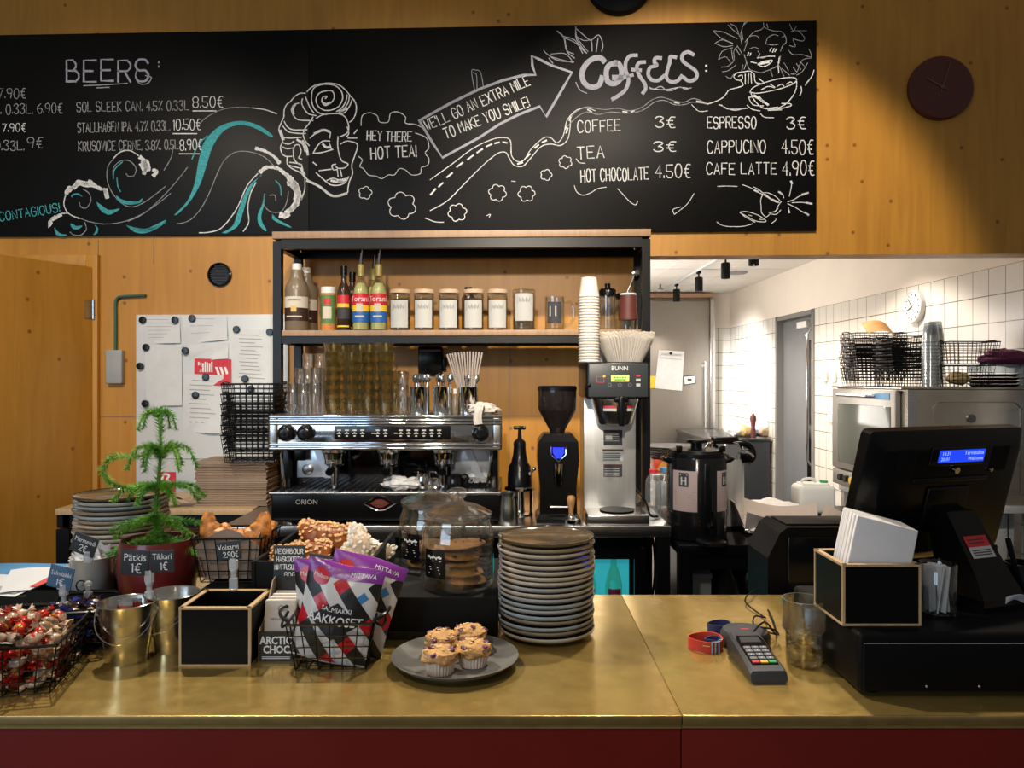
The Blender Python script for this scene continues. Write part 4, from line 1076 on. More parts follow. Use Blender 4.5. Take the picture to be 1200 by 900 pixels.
for k in range(14):
    a = -.42+.62*k/13; loc = (X-.012+.022*k/13, 2.775+.006*(k % 3), TZ+.01); rot = (-.05, a*.75 if k < 4 else a*.9, 0)
    L = 'thin grey drinking straw fanning out of the right steel pot'
    if st0 is None:
        st0 = MB().cyl((0, 0, 0), (0, 0, .215), .0032, n=8).build('drinking_straw', mt='straw grey'); st0.location = loc; st0.rotation_euler = rot; tag(st0, L, 'straw', 'straws in the right steel pot')
    else: dup(st0, loc, rot=rot)
t = thing('flavour_bottle', 'tiny brown bottle between the middle and right steel pots', 'bottle', ((533.5-600)*2.76/900, 2.76, TZ)); b = MB(); b.lathe([(0, 0), (.012, 0), (.013, .004), (.013, .05), (.006, .062), (.006, .075), (0, .075)], n=16); child('body', t, b, 'jug brown'); b = MB(); b.lathe([(.008, .072), (.008, .09), (0, .09)], n=12); child('cap', t, b, 'cap white')
p = ((566-600)*2.72/900, 2.735, TZ)
b = MB(); b.ball((0, 0, .018), (.052, .03, .022), 26, 16, lambda u: lump(u, 2.2, .45, 9)); b.sheet(lambda u, v: (-.028+.03*u+.004*math.sin(v*6), -.018-.052*min(1, v*2.2)+.002*math.sin(u*9), .026+.004*u-(max(0, v-.4)*.10)), .003, 6, 12)
o = b.build('dish_cloth', mt='cloth'); o.location = p; tag(o, 'cream cloth heaped on the right corner of the machine, one end hanging down', 'cloth')
p = W(505, 423); t = thing('card_holder', 'flat black case fixed to the plywood behind the steel pots', 'case', p, WR)
b = MB(); b.box((0, -.012, 0), (.112, .024, .135), .004); child('body', t, b, 'black plastic'); b = MB(); b.box((0, -.025, .047), (.1, .003, .01)); child('stripe', t, b, 'badge red'); b = MB(); b.box((.065, -.016, -.015), (.016, .03, .06), .004); child('clip', t, b, 'black plastic')
# ---------------------------------------------------------------- grinder, small press, tamper, milk jug
mat('hopper smoke', (.015, .012, .012), .1, 0)
t = thing('coffee_grinder', 'black coffee grinder with dark bean hopper left of the brewer', 'coffee grinder', ((653-600)*2.78/900, 2.78, CZ))
b = MB(); b.lathe([(.022, .30), (.03, .325), (.066, .39), (.069, .40), (.069, .468), (0, .468)], n=32); child('hopper', t, b, 'hopper smoke')
b = MB(); b.lathe([(.071, .466), (.071, .476), (.066, .482), (0, .483)], n=32); child('hopper_lid', t, b, 'black plastic')
b = MB(); b.loft([[(x*w_, y*d_-.0, z) for x, y in ((-1, -1), (1, -1), (1, 1), (-1, 1))] for w_, d_, z in ((.078, .085, 0), (.078, .085, .012), (.066, .072, .03), (.064, .07, .12), (.073, .075, .22), (.070, .072, .285), (.05, .05, .312))]); child('body', t, b, 'black plastic', angle=20)
b = MB(); b.prism([(-.02, .02), (.02, .02), (.02, .002), (.008, -.018), (-.008, -.018), (-.02, .002)], .004, lambda x, y, h: (x, -.074-h, .245+y)); child('display', t, b, 'led blue')
b = MB(); b.tube([(-.026, -.077, .268), (-.026, -.077, .24), (0, -.079, .215), (.026, -.077, .24), (.026, -.077, .268)], .002, 6); b.lathe([(.019, .21), (.016, .15), (.013, .135), (.012, .135), (.015, .15)], c=(0, -.08, 0), n=18); child('spout', t, b, 'chrome')
b = MB(); b.tube([(-.03, -.075, .06), (-.03, -.10, .06), (.03, -.10, .06), (.03, -.075, .06)], .004, 6); child('fork', t, b, 'dark steel')
t = thing('manual_press', 'black knobbed manual press with chrome base left of the grinder', 'press', ((609-600)*2.87/900, 2.87, CZ))
b = MB(); b.lathe([(0, .105), (.046, .105), (.044, .16), (.041, .165), (.041, .18), (.032, .195), (.025, .225), (.022, .262), (0, .264)], n=26); child('body', t, b, 'black plastic')
b = MB(); b.lathe([(.024, .258), (.022, .272), (.008, .285), (.006, .318), (0, .318)], n=18); b.box((0, 0, .324), (.046, .014, .014), .005); child('plunger', t, b, 'gloss black')
b = MB(); b.lathe([(0, .094), (.056, .094), (.056, .102), (.05, .107), (0, .107)], n=26); b.lathe([(0, 0), (.05, 0), (.05, .006), (.022, .010), (.018, .02), (.018, .095), (0, .095)], n=22)
for k in range(3): a = k*2.09+.3; b.cyl((.045*math.cos(a), .045*math.sin(a), 0), (.045*math.cos(a), .045*math.sin(a), .096), .006, n=8)
child('stand', t, b, 'chrome'); b = MB(); b.tube([(.03, -.02, .15), (.05, -.03, .17)], .006, 8); b.ball((.053, -.032, .174), .008, 10, 8); child('lever', t, b, 'chrome')
pitcher(595.5, 2.705, 'steel milk jug at the front of the back counter, below the press', CZ, .034, .108, 'galvanised', 2.6)
mat('beech', (.48, .24, .09), .45, 0, .1, 20)
t = thing('tamper', 'coffee tamper with a beech handle at the front of the back counter', 'tamper', ((669-600)*2.70/900, 2.69, CZ)); b = MB(); b.lathe([(0, .028), (.008, .028), (.009, .05), (.014, .075), (.015, .09), (.010, .098), (0, .099)], n=18); child('handle', t, b, 'beech'); b = MB(); b.lathe([(0, 0), (.026, 0), (.026, .016), (.018, .02), (.009, .03), (0, .03)], n=22); child('base', t, b, 'chrome')
# ---------------------------------------------------------------- filter coffee brewer
mat('brewer panel', (.035, .040, .046), .35, 0, .05, 20); mat('lcd green', (.45, .85, .12), .4, emit=1.1)
bw = thing('coffee_brewer', 'tall steel filter coffee brewer with a dark control hood and green display', 'coffee brewer', (.369, 2.67, CZ))
b = MB(); b.box((0, .16, .502), (.222, .32, .128), .008); child('hood', bw, b, 'black plastic')
b = MB().m('brewer panel'); b.box((0, -.001, .502), (.208, .008, .118), .004)
b.m('white print'); b.flat2(print_text('BUNN', .021, 'CENTER'), plane_f((.005, -.0055, .537), (1, 0, 0), (0, 0, 1))); b.m('lcd green'); b.box((.006, -.0055, .509), (.062, .002, .022)); b.m('ink')
for k in range(5): b.box((-.012+k*.009, -.0068, .512), (.006, .001, .004))
b.box((.006, -.0068, .504), (.04, .001, .004)); b.m('red print'); b.strokes([[Vector(p) for p in ((-.075, .495), (-.05, .495), (-.05, .515), (-.075, .515), (-.075, .495))]], .0022, lambda x, y: Vector((x, -.0056, y))); b.m('label yellow'); b.box((-.049, -.0057, .516), (.008, .001, .006)); b.m('label white')
b.box((.069, -.0057, .503), (.016, .001, .009)); b.box((.069, -.0057, .486), (.014, .001, .010)); b.m('red print'); b.box((.069, -.0057, .517), (.014, .001, .005)); b.m('ink grey')
for k in range(3): b.strokes([cat([Vector((-.03+k*.035+.006*math.cos(a*1.05), .486+.006*math.sin(a*1.05))) for a in range(6)], 2, True)], .001, lambda x, y: Vector((x, -.0057, y)))
child('control_panel', bw, b)
b = MB(); b.box((-.102, -.004, .485), (.014, .012, .014), .004); child('latch', bw, b, 'gloss black')
b = MB(); b.box((-.012, .21, .235), (.192, .14, .47), .004); child('column', bw, b, 'brushed steel')
b = MB(); b.lathe([(.058, .345), (.062, .35), (.083, .43), (.084, .44), (.080, .44), (.06, .352), (0, .35)], c=(.0, .09, 0), n=32); child('brew_funnel', bw, b, 'galvanised')
b = MB(); b.box((.012, .0, .395), (.022, .02, .105), .006); b.box((.012, .01, .435), (.05, .03, .02), .005); child('funnel_handle', bw, b, 'black plastic')
b = MB().m('white print')
for x0, x1 in ((-.052, -.004), (.035, .066)):
    b.m('label red'); b.patch(lambda u, v: cyl_f(.0805, .405, 0, (0, .09))(x0+(x1-x0)*u, v*.008), 6, 1); b.m('label white'); b.patch(lambda u, v: cyl_f(.079, .394, 0, (0, .09))(x0+(x1-x0)*u, v*.010), 6, 1)
child('label', bw, b)
b = MB()
for z, w_, h_ in ((.292, .068, .056), (.228, .075, .045), (.172, .068, .045)):
    b.m('brewer panel' if z != .228 else 'grey plastic'); b.box((.0, .139, z), (w_, .002, h_)); b.m('brown clock'); b.box((0, .1378, z+h_/2-.004), (w_, .001, .006)); b.m('ink grey' if z != .228 else 'ink')
    for k in range(4): b.box((-.004, .1378, z+h_/2-.016-k*.008), (w_*.8, .001, .003))
b.m('label white'); b.box((-.015, .1375, .292), (.024, .001, .016)); child('warning_label', bw, b)
b = MB(); b.box((.0, .075, .018), (.216, .17, .036), .005); b.box((.0, .2, .01), (.2, .16, .02)); child('base', bw, b, 'steel')
b = MB(); b.lathe([(.0, .038), (.062, .038), (.062, .042), (0, .042)], c=(.005, .07, 0), n=28); child('warmer_plate', bw, b, 'black plastic')
b = MB(); b.tube(cat([(.09, .22, .1), (.12, .16, .06), (.13, .1, .015), (.16, .12, .008)], 5), .004, 6); child('power_cord', bw, b, 'black plastic')
HZ = CZ+.566
mat('filter paper', (.72, .66, .58), .9, 0, .04, 30)
f0 = None
for k in range(6):
    loc = ((733-600)*2.78/900, 2.80, HZ+k*.004); L = 'fluted paper coffee filter on the brewer, %s of the nested pile' % ORD[5-k]
    if f0 is None:
        N_ = 112; rings = []
        for r, z, a in ((.058, 0, .0), (.062, .002, .015), (.085, .048, .028), (.104, .088, .035)):
            rings.append([(r*(1+a*(1 if i % 2 else -1))*math.cos(2*PI*i/N_), r*(1+a*(1 if i % 2 else -1))*math.sin(2*PI*i/N_), z+random.uniform(-.001, .001)*(z > .08)*3) for i in range(N_)])
        inner = [[(x*.985, y*.985, z+.001) for x, y, z in r_] for r_ in rings[::-1]]
        f0 = MB().loft(rings+inner).build('coffee_filter', mt='filter paper', angle=20); f0.location = loc; tag(f0, L, 'coffee filter', 'paper filters nested on the brewer')
    else: dup(f0, loc, k*.3, L)
c0 = None
for k in range(23):
    loc = ((690.5-600)*2.71/900, 2.72, HZ+k*.0104); L = 'white paper cup upside down, %s of the tall stack on the brewer' % ORD[22-k]
    if c0 is None:
        b = MB(); b.lathe([(.037, .0), (.0385, .002), (.0385, .004), (.036, .005), (.027, .07), (.0265, .07), (.0265, .066), (0, .066)], n=26); c0 = b.build('paper_cup', mt='filter paper'); c0.location = loc; tag(c0, L, 'paper cup', 'paper cups in the tall stack')
    else: dup(c0, loc, k*.4, L)
b = MB(); b.lathe([(0, .002), (.024, .002), (.024, 0), (.026, 0), (.036, .062), (.038, .064), (.038, .066), (.035, .066), (.025, .006), (0, .005)], n=26); o = b.build('paper_cup', mt='filter paper'); o.location = ((708-600)*2.87/900, 2.93, HZ); tag(o, 'short white paper cup upright between the tall cup stack and the filters', 'paper cup')
# cardboard and stacked baskets on the side table
mat('cardboard', (.27, .19, .135), .85, 0, .08, 30, rnd=.12)
cd = None
for k in range(24):
    loc = (-1.118+random.uniform(-.004, .004), 3.16+random.uniform(-.004, .004), CZ+.001+k*.0074); L = 'flat brown takeaway box blank, %s from the bottom of the pile on the side table' % (ORD[k].replace('topmost', 'first'))
    if cd is None: cd = MB().box((0, 0, .0034), (.285, .21, .0068), .0015).build('box_blank', mt='cardboard'); cd.location = loc; tag(cd, L, 'cardboard', 'flat takeaway boxes on the side table')
    else: dup(cd, loc, random.uniform(-.025, .025), L)
def wire_basket(b, w0, d0, w1, d1, h, nx, ny, nz, r=.0012, rim=.0025, floor=True):
    """tapering wire basket: base w0 x d0, rim w1 x d1"""
    def pt(s_, t_, z): k = z/h; w_ = w0+(w1-w0)*k; d_ = d0+(d1-d0)*k; return (s_*w_/2, t_*d_/2, z)
    for i in range(nx+1):
        s_ = -1+2*i/nx
        for t_ in (-1, 1): b.cyl(pt(s_, t_, 0), pt(s_, t_, h), r, n=5, cap=False)
        if floor: b.cyl(pt(s_, -1, 0), pt(s_, 1, 0), r, n=5, cap=False)
    for i in range(ny+1):
        t_ = -1+2*i/ny
        for s_ in (-1, 1): b.cyl(pt(s_, t_, 0), pt(s_, t_, h), r, n=5, cap=False)
        if floor: b.cyl(pt(-1, t_, 0), pt(1, t_, 0), r, n=5, cap=False)
    for k in range(nz+1):
        z = h*k/nz; q = rim if k == nz else r; c_ = [pt(-1, -1, z), pt(1, -1, z), pt(1, 1, z), pt(-1, 1, z)]
        for i in range(4): b.cyl(c_[i], c_[(i+1) % 4], q, n=6, cap=False)
    return b
bs = None
for k in range(6):
    loc = (-1.03, 3.08, CZ+.181+k*.04); L = 'black wire basket, %s of the nested stack on the box blanks' % ORD[5-k]
    if bs is None:
        bs = thing('wire_basket', L, 'basket', loc, .05, 'nested wire baskets on the side table'); b = MB(); wire_basket(b, .19, .15, .215, .175, .105, 9, 8, 6, .0016, .003); child('mesh', bs, b, 'black steel')
        for s_ in (-1, 1): b = MB(); b.tube(cat([(s_*.108, -.04, .105), (s_*.118, -.03, .112), (s_*.118, .03, .112), (s_*.108, .04, .105)], 4), .003, 6); child('handle', bs, b, 'black steel')
    else: dup(bs, loc, .05+random.uniform(-.04, .04), L)
mat('kraft', (.42, .31, .22), .85, 0, .06, 20)
b = MB(); b.sheet(lambda u, v: (-.08+.16*u, -.05+.1*v, .025+.02*math.sin(u*3)*(1-v)+.006*math.sin(u*11+v*5)), .002, 12, 6); b.ball((-.02, -.03, .014), (.055, .016, .012), 16, 10, lambda u: lump(u, 2, .3)); o = b.build('paper_bag', mt='kraft'); o.location = (-1.345, 3.06, CZ); tag(o, 'crumpled kraft paper bag lying left of the box blanks', 'paper bag')
# ---------------------------------------------------------------- the bar
bar = thing('bar_counter', 'brass topped bar counter with a dark red front across the foreground', 'counter', (0, 1.6, 0))
SEAM = .277
for x0, x1, yb in ((-2.3, -.45, .52), (-.45, SEAM-.0006, .349), (SEAM+.0006, 2.3, .349)):
    if x0 == -2.3: b = MB(); b.prism([(-2.3, -.347), (SEAM-.0006, -.347), (SEAM-.0006, .349), (-.45, .349), (-.45, .52), (-2.3, .52)], .022, lambda x, y, h: (x, y, .978+h)); child('countertop', bar, b, 'worn brass')
    elif x0 > 0: b = MB(); b.box(((x0+x1)/2, .001, .989), (x1-x0, .696, .022), .001); child('countertop', bar, b, 'worn brass')
for x0, x1 in ((-2.3, SEAM-.0008), (SEAM+.0008, 2.3)):
    b = MB(); b.box(((x0+x1)/2, -.3485, .9925), (x1-x0, .004, .0155), .001); child('edge_strip', bar, b, 'brass edge')
    b = MB(); b.box(((x0+x1)/2, -.334, .49), (x1-x0, .018, .972), .001); child('front_panel', bar, b, 'oxblood panel')
b = MB(); b.box((0, .0, .485), (4.56, .62, .97)); b.box((1.35, .44, .88), (1.5, .26, .04)); b.box((-1.38, .41, .5), (1.8, .2, .95)); b.box((1.35, .55, .43), (1.48, .02, .86)); child('cabinet', bar, b, 'matt black')
# black plinth with everything baked on it
t = thing('display_plinth', 'low black plinth carrying the pastries and cookie jars', 'plinth', (-.355, 1.79, 1.0)); b = MB(); b.box((.0, 0, .045), (.65, .35, .09), .004); child('body', t, b, 'matt black')
b = MB(); b.box((0, -.176, .009), (.63, .004, .018)); child('kick_strip', t, b, 'gloss black')
PZ = 1.09
# ---------------------------------------------------------------- plates
mat('glaze tan', (.30, .24, .17), .25, 0, .12, 25); mat('glaze brown', (.085, .060, .034), .16, 0, .25, 25, coat=.6); mat('glaze cream', (.58, .51, .41), .25, 0, .15, 25); mat('glaze grey', (.42, .42, .40), .25, 0, .12, 25); mat('glaze blue grey', (.36, .42, .43), .25, 0, .12, 25)
mat('glaze stone', (.15, .145, .135), .32, 0, .12, 30)
def plate_mesh(r, h, inner, outer, label, loc, grp):
    t = thing('dinner_plate', label, 'plate', loc, 0, grp)
    b = MB(); b.lathe([(0, .0015), (r*.55, .0015), (r*.56, 0), (r*.60, 0), (r*.61, .003), (r*.90, .008), (r*.985, h*.75), (r, h-.001), (r*.997, h+.001), (r*.985, h+.0012), (r*.978, h*.93)], n=44); child('underside', t, b, outer)
    b = MB(); b.lathe([(r*.978, h*.93), (r*.972, h*.88), (r*.88, .012), (r*.6, .0075), (0, .007)], n=44); child('face', t, b, inner); return t
def stack(x, y, z0, r, n, pitch, grp, where, jit=.003, h=.0185):
    base = {}
    for k in range(n):
        j = n-1-k; mt = ('glaze cream', 'glaze grey', 'glaze tan', 'glaze cream', 'glaze blue grey')[(k*7+k//3) % 5] if k < n-1 else 'glaze brown'
        L = 'stoneware plate, %s of the %s' % (ORD[j], where); loc = (x+random.uniform(-jit, jit), y+random.uniform(-jit, jit), z0+k*pitch)
        if mt not in base: base[mt] = plate_mesh(r, h, 'glaze brown', mt, L, loc, grp)
        else: dup(base[mt], loc, k*1.1, L)
stack(.074, 1.66, 1.0, .1035, 18, .01135, 'plates in the front stack', 'plate stack on the brass counter', .0025)
stack(-1.007, 1.985, 1.0, .113, 22, .0112, 'plates in the left stack', 'plate stack behind the plant')
# muffins on their plate
t = thing('serving_plate', 'large grey plate holding four berry muffins on the brass counter', 'plate', (-.109, 1.47, 1.0))
b = MB(); b.lathe([(0, .001), (.07, .001), (.072, 0), (.08, 0), (.082, .003), (.105, .009), (.121, .0205), (.1215, .022), (.119, .0215), (.104, .013), (.09, .0105), (.086, .0095), (0, .0085)], n=64); child('dish', t, b, 'glaze stone')
mat('muffin case', (.62, .50, .42), .8, 0, .12, 60); mat('muffin crumb', (.50, .27, .09), .75, 0, .3, 45, bump=.7, bscale=90); mat('berry', (.10, .02, .06), .45, 0, .3, 60); mat('crumb topping', (.66, .46, .22), .8, 0, .15, 60)
def muffin(loc, rz, lb, seed):
    t = thing('muffin', lb, 'muffin', loc, rz, 'berry muffins on the grey plate'); N_ = 56
    ring = lambda r, z, a: [(r*(1+a*(1 if i % 2 else -1))*math.cos(2*PI*i/N_), r*(1+a*(1 if i % 2 else -1))*math.sin(2*PI*i/N_), z) for i in range(N_)]
    b = MB(); b.loft([ring(.023, 0, 0), ring(.0245, .001, .03), ring(.031, .036, .035), ring(.0305, .036, .03), ring(.028, .03, 0)]); child('paper_case', t, b, 'muffin case', angle=15)
    b = MB(); b.ball((0, 0, .030), (.0335, .0335, .0185), 30, 18, lambda u: lump(u, 2.2, .22, seed)); child('cake', t, b, 'muffin crumb')
    rnd = random.Random(seed)
    for k in range(6):
        a = k*1.05+rnd.uniform(-.3, .3); e = rnd.uniform(.35, 1.25); p = Vector((math.cos(a)*math.cos(e)*.0315, math.sin(a)*math.cos(e)*.0315, .0305+.0172*math.sin(e)))
        b = MB(); b.ball(p, (.0075, .0062, .0036), 10, 7, lambda u: lump(u, 2, .4, k)); child('berry', t, b, 'berry')
    b = MB()
    for k in range(22):
        a = rnd.uniform(0, 6.28); e = rnd.uniform(.3, 1.5); b.ball((math.cos(a)*math.cos(e)*.033, math.sin(a)*math.cos(e)*.033, .0305+.0185*math.sin(e)), (.003, .0025, .0014), 6, 5)
    tag(child('crumble', t, b, 'crumb topping'), kind='stuff')
muffin((-.133, 1.413, 1.009), .4, 'front left berry muffin on the grey plate', 3); muffin((-.073, 1.447, 1.0095), 2.2, 'front right berry muffin on the grey plate', 8)
muffin((-.137, 1.503, 1.009), 4.0, 'rear left berry muffin on the grey plate', 15); muffin((-.085, 1.531, 1.010), 5.1, 'rear right berry muffin on the grey plate', 23)
# ---------------------------------------------------------------- cookie jars
mat('cookie', (.34, .155, .042), .8, 0, .3, 50, bump=.8, bscale=70); mat('cookie chip', (.05, .02, .01), .5)
ck = [None]
def cookie(loc, rot, lb):
    if ck[0] is None:
        t = thing('cookie', lb, 'cookie', loc, 0, 'cookies in the glass jars'); t.rotation_euler = rot
        b = MB(); b.ball((0, 0, .0075), (.057, .057, .0088), 34, 12, lambda u: (1+.05*noise.noise(u*3))*(1.0 if abs(u.z) < .5 else 1.0)); child('biscuit', t, b, 'cookie')
        for k in range(7): a = k*.9; b = MB(); b.ball(((.02+.028*(k % 2))*math.cos(a), (.02+.028*(k % 2))*math.sin(a), .014), (.005, .004, .003), 8, 5); child('chip', t, b, 'cookie chip')
        ck[0] = t
    else: dup(ck[0], loc, rot=rot, label=lb)
def cookie_jar(x, y, lb, lid_lb, s_, sx, n_, wh):
    t = thing('cookie_jar', lb, 'jar', (x, y, PZ), 0, 'cookie jars on the plinth')
    b = MB(); b.lathe([(0, .001), (.066, 0), (.076, .004), (.081, .016), (.0815, .10), (.078, .128), (.072, .142), (.071, .15), (.075, .153), (.075, .157), (.068, .157), (.0675, .142), (.0735, .127), (.0775, .10), (.077, .018), (.072, .008), (0, .007)], n=56); child('jar_body', t, b, 'clear glass')
    b = MB(); b.lathe([(.062, .148), (.066, .158), (.076, .159), (.0765, .163), (.066, .169), (.045, .179), (.022, .185), (.012, .188), (.011, .192), (.017, .196), (.0215, .204), (.020, .212), (.012, .217), (0, .218), (0, .21), (.01, .185), (.044, .175), (.064, .165), (.06, .149)], n=48); child('lid', t, b, 'solid glass')
    b = MB(); lab(b, .0822, -.074, -.022, .035, .095, 'gloss black'); f = cyl_f(.0827, 0); b.m('white print')
    q = [Vector((-.066+.037*i/24, .079+.003*math.sin(i*1.9)+.002*math.sin(i*.7))) for i in range(25)]; b.ribbon(q, .0022, f)
    for z, a0, a1 in ((.071, -.052, -.03), (.058, -.06, -.036), (.053, -.058, -.034), (.045, -.062, -.032)): b.ribbon([Vector((a0, z)), Vector((a1, z))], .0012, f)
    child('label', t, b)
    for k in range(n_): cookie((x+random.uniform(-.008, .010), y+random.uniform(-.008, .008), PZ+.009+k*.0188), (random.uniform(-.07, .07), random.uniform(-.08, .08), k*1.3), 'round biscuit, %s of the pile inside the %s' % (ORD[n_-1-k], wh))
cookie_jar(-.121, 1.70, 'glass cookie jar with knobbed lid and black label, nearer and fuller of the two', '', 1, 0, 5, 'nearer cookie jar')
cookie_jar(-.193, 1.862, 'glass cookie jar with black label, partly hidden behind the nearer one', '', 1, 0, 3, 'farther cookie jar')
# ---------------------------------------------------------------- pastries
mat('crust', (.50, .18, .03), .42, 0, .6, 60, bump=.5, bscale=120); mat('crust dark', (.27, .075, .016), .38, 0, .5, 26, bump=.5, bscale=100); mat('sugared crust', (.55, .42, .29), .8, 0, .35, 40, bump=.8, bscale=90); mat('almond', (.55, .33, .14), .7, 0, .2, 50); mat('sugar', (.72, .66, .58), .9, 0, .1, 60)
def croissant(b, R0=.052, r0=.027, sweep=3.6, nseg=7, flat=.85, n=64):
    rings = []
    for i in range(n+1):
        t_ = i/n; a = -sweep/2+sweep*t_; e = math.sin(PI*t_)**.9; rr = r0*(.22+.78*e)*(1+.15*(abs(math.sin(t_*PI*nseg))**.7-.5)); c = Vector((R0*math.sin(a), R0*(1-math.cos(a))-.0, 0)); d = Vector((math.sin(a), -math.cos(a), 0))
        rings.append([c+d*rr*math.cos(2*PI*k/18)*1.0+Vector((0, 0, rr*flat*math.sin(2*PI*k/18))) for k in range(18)])
    return b.loft(rings)
t = thing('croissant', 'golden croissant standing horns up in the paper lined wire basket', 'croissant', (-.632, 1.752, PZ+.078)); b = MB(Matrix.Rotation(R(82), 4, 'X')); croissant(b, .064, .036, 3.5, 9); child('pastry', t, b, 'crust')
t = thing('croissant', 'second golden croissant, lying behind the upright one in the basket', 'croissant', (-.625, 1.815, PZ+.07), .25); b = MB(Matrix.Rotation(R(55), 4, 'X')); croissant(b, .054, .032, 3.1, 9); child('pastry', t, b, 'crust')
t = thing('wire_basket', 'rectangular black wire basket with croissants on the plinth', 'basket', (-.637, 1.785, PZ+.002), .02)
b = MB(); wire_basket(b, .125, .12, .155, .15, .10, 6, 5, 4, .0013, .0028); child('mesh', t, b, 'black steel')
for s_ in (-1, 1): b = MB(); b.tube(cat([(s_*.077, -.035, .1), (s_*.088, -.02, .108), (s_*.088, .02, .108), (s_*.077, .035, .1)], 4), .003, 6); child('handle', t, b, 'black steel')
mat('liner paper', (.30, .22, .17), .85, 0, .08, 20)
b = MB()
for a in range(4):
    b.T = Matrix.Rotation(a*PI/2, 4, 'Z'); b.sheet(lambda u, v: ((u-.5)*.118*(1+.22*v), -.054-.012*v-.004*math.sin(u*9+a)*v, .008+(.082+.028*math.sin(u*PI+a*.7)-.02*abs(u-.5))*v), .0012, 10, 8)
b.T = None; b.box((0, 0, .006), (.115, .11, .004)); o = b.build('liner_paper', mt='liner paper'); o.location = (-.637, 1.785, PZ+.004); tag(o, 'brown paper lining the wire basket under the croissants', 'paper')
t = thing('pastry_tray', 'black wooden tray of nut topped and sugared pastries', 'tray', (-.424, 1.785, PZ)); b = MB(); b.box((0, 0, .004), (.255, .32, .008)); child('bottom', t, b, 'matt black')
for s_ in (-1, 1):
    b = MB(); b.box((s_*.1235, 0, .040), (.010, .32, .064), .002); child('side', t, b, 'matt black'); b = MB(); b.box((0, s_*.155, .040), (.237, .010, .064), .002); child('side', t, b, 'matt black')
def topped(nm, lb, loc, rot, R0, r0, mt, fmt, nfl, seed, grp, nm2):
    t = thing(nm, lb, 'pastry', loc, 0, grp); t.rotation_euler = rot; b = MB(); croissant(b, R0, r0, 3.0, 5, .95); V = list(b.v); child('pastry', t, b, mt)
    rnd = random.Random(seed); b = MB()
    for k in range(nfl):
        v = V[rnd.randrange(len(V))]; 
        if v.z < -.004: continue
        a = rnd.uniform(0, 3.14); T = Matrix.Translation(v+Vector((0, 0, .0015))) @ Matrix.Rotation(a, 4, 'Z') @ Matrix.Rotation(rnd.uniform(-.5, .5), 4, 'X'); b.T = T; b.ball((0, 0, 0), (.0055, .0036, .0012), 7, 5)
    b.T = None; tag(child(nm2, t, b, fmt), kind='stuff')
topped('nut_pastry', 'glossy brown nut topped pastry at the front left of the tray', (-.472, 1.715, PZ+.055), (.45, -.1, .2), .055, .036, 'crust dark', 'almond', 260, 4, 'nut topped pastries', 'nut_flakes')
topped('nut_pastry', 'glossy brown nut topped pastry heaped behind the front left one', (-.435, 1.80, PZ+.082), (.6, .12, .1), .055, .038, 'crust dark', 'almond', 260, 5, 'nut topped pastries', 'nut_flakes')
topped('nut_pastry', 'brown nut topped pastry deep in the tray at the far left', (-.488, 1.84, PZ+.045), (.2, 0, 1.2), .05, .034, 'crust dark', 'almond', 200, 6, 'nut topped pastries', 'nut_flakes')
topped('sugared_pastry', 'white sugared pastry standing upright in the right half of the tray', (-.352, 1.72, PZ+.060), (.9, -1.0, .3), .052, .032, 'sugared crust', 'sugar', 320, 7, 'sugared pastries', 'sugar_flakes')
topped('sugared_pastry', 'white sugared pastry lying lower by the right wall of the tray', (-.345, 1.82, PZ+.045), (.5, .2, -.5), .048, .032, 'sugared crust', 'sugar', 300, 9, 'sugared pastries', 'sugar_flakes')
# ---------------------------------------------------------------- price signs
mat('slate', (.018, .024, .030), .6, 0, .2, 60); mat('slate blue', (.05, .13, .24), .6, 0, .25, 50)
def sign(label, loc, px_w, px_h, text, mt='slate', roll=0, rz=0, clip_h=.05, card_dy=-.004, sizes=None):
    """a card in a clear clip that stands on loc; cards are (dx, dz, w, h, roll, lines)"""
    t = thing('price_sign', label, 'price sign', loc, rz)
    b = MB()
    b.box((0, 0, .012), (.016, .010, .024), .002); b.box((0, 0, .03), (.010, .007, .014), .002); b.ball((0, 0, .040), .0075, 12, 8); b.box((0, 0, clip_h+.002), (.019, .006, .02), .002); b.box((0, -.004, clip_h+.003), (.013, .003, .026), .001)
    child('clip', t, b, 'clip plastic', label='clear plastic clip')
    for dx, dz, w_, h_, rl, lines in text:
        T = Matrix.Translation((dx, card_dy, dz)) @ Matrix.Rotation(R(rl), 4, 'Y'); b = MB(T); b.box((0, 0, 0), (w_, .0024, h_), .0005); cd_ = child('card', t, b, mt)
        b = MB(T).m('white print')
        for s_, x, y, h, e, hand in lines:
            if hand: b.strokes(chalk_text(s_, x, y, h, end=e), h*.13, lambda u, v: Vector((u, -.0016, v)))
            else:
                tx = print_text(s_); xm = max(p[0] for p in tx[0]); k = (e-x)/xm; b.flat2(([(x+p[0]*k, y+p[1]*h) for p in tx[0]], tx[1]), lambda u, v: Vector((u, -.0016, v)))
        child('lettering', cd_, b)
    return t
sign('slate price card reading Voisarvi, clipped to the empty black crate', (-.575, 1.5855, 1.113), 0, 0, [(-.008, .082, .050, .038, -6, [('Voisarvi', -.022, .002, .016, .021, 0), ('2.90€', -.012, -.014, .011, .018, 1)])])
sign('pair of black price cards reading Patkis and Tikkari above the tin buckets'.replace('Patkis', 'Pätkis'), (-.725, 1.535, 1.10), 0, 0, [(-.026, .082, .056, .050, 2, [('Pätkis', -.023, .004, .020, .022, 0), ('1€', -.007, -.019, .017, .012, 1)]), (.028, .085, .048, .044, -2, [('Tikkari', -.019, .004, .017, .019, 0), ('1€', -.004, -.017, .014, .010, 1)])])
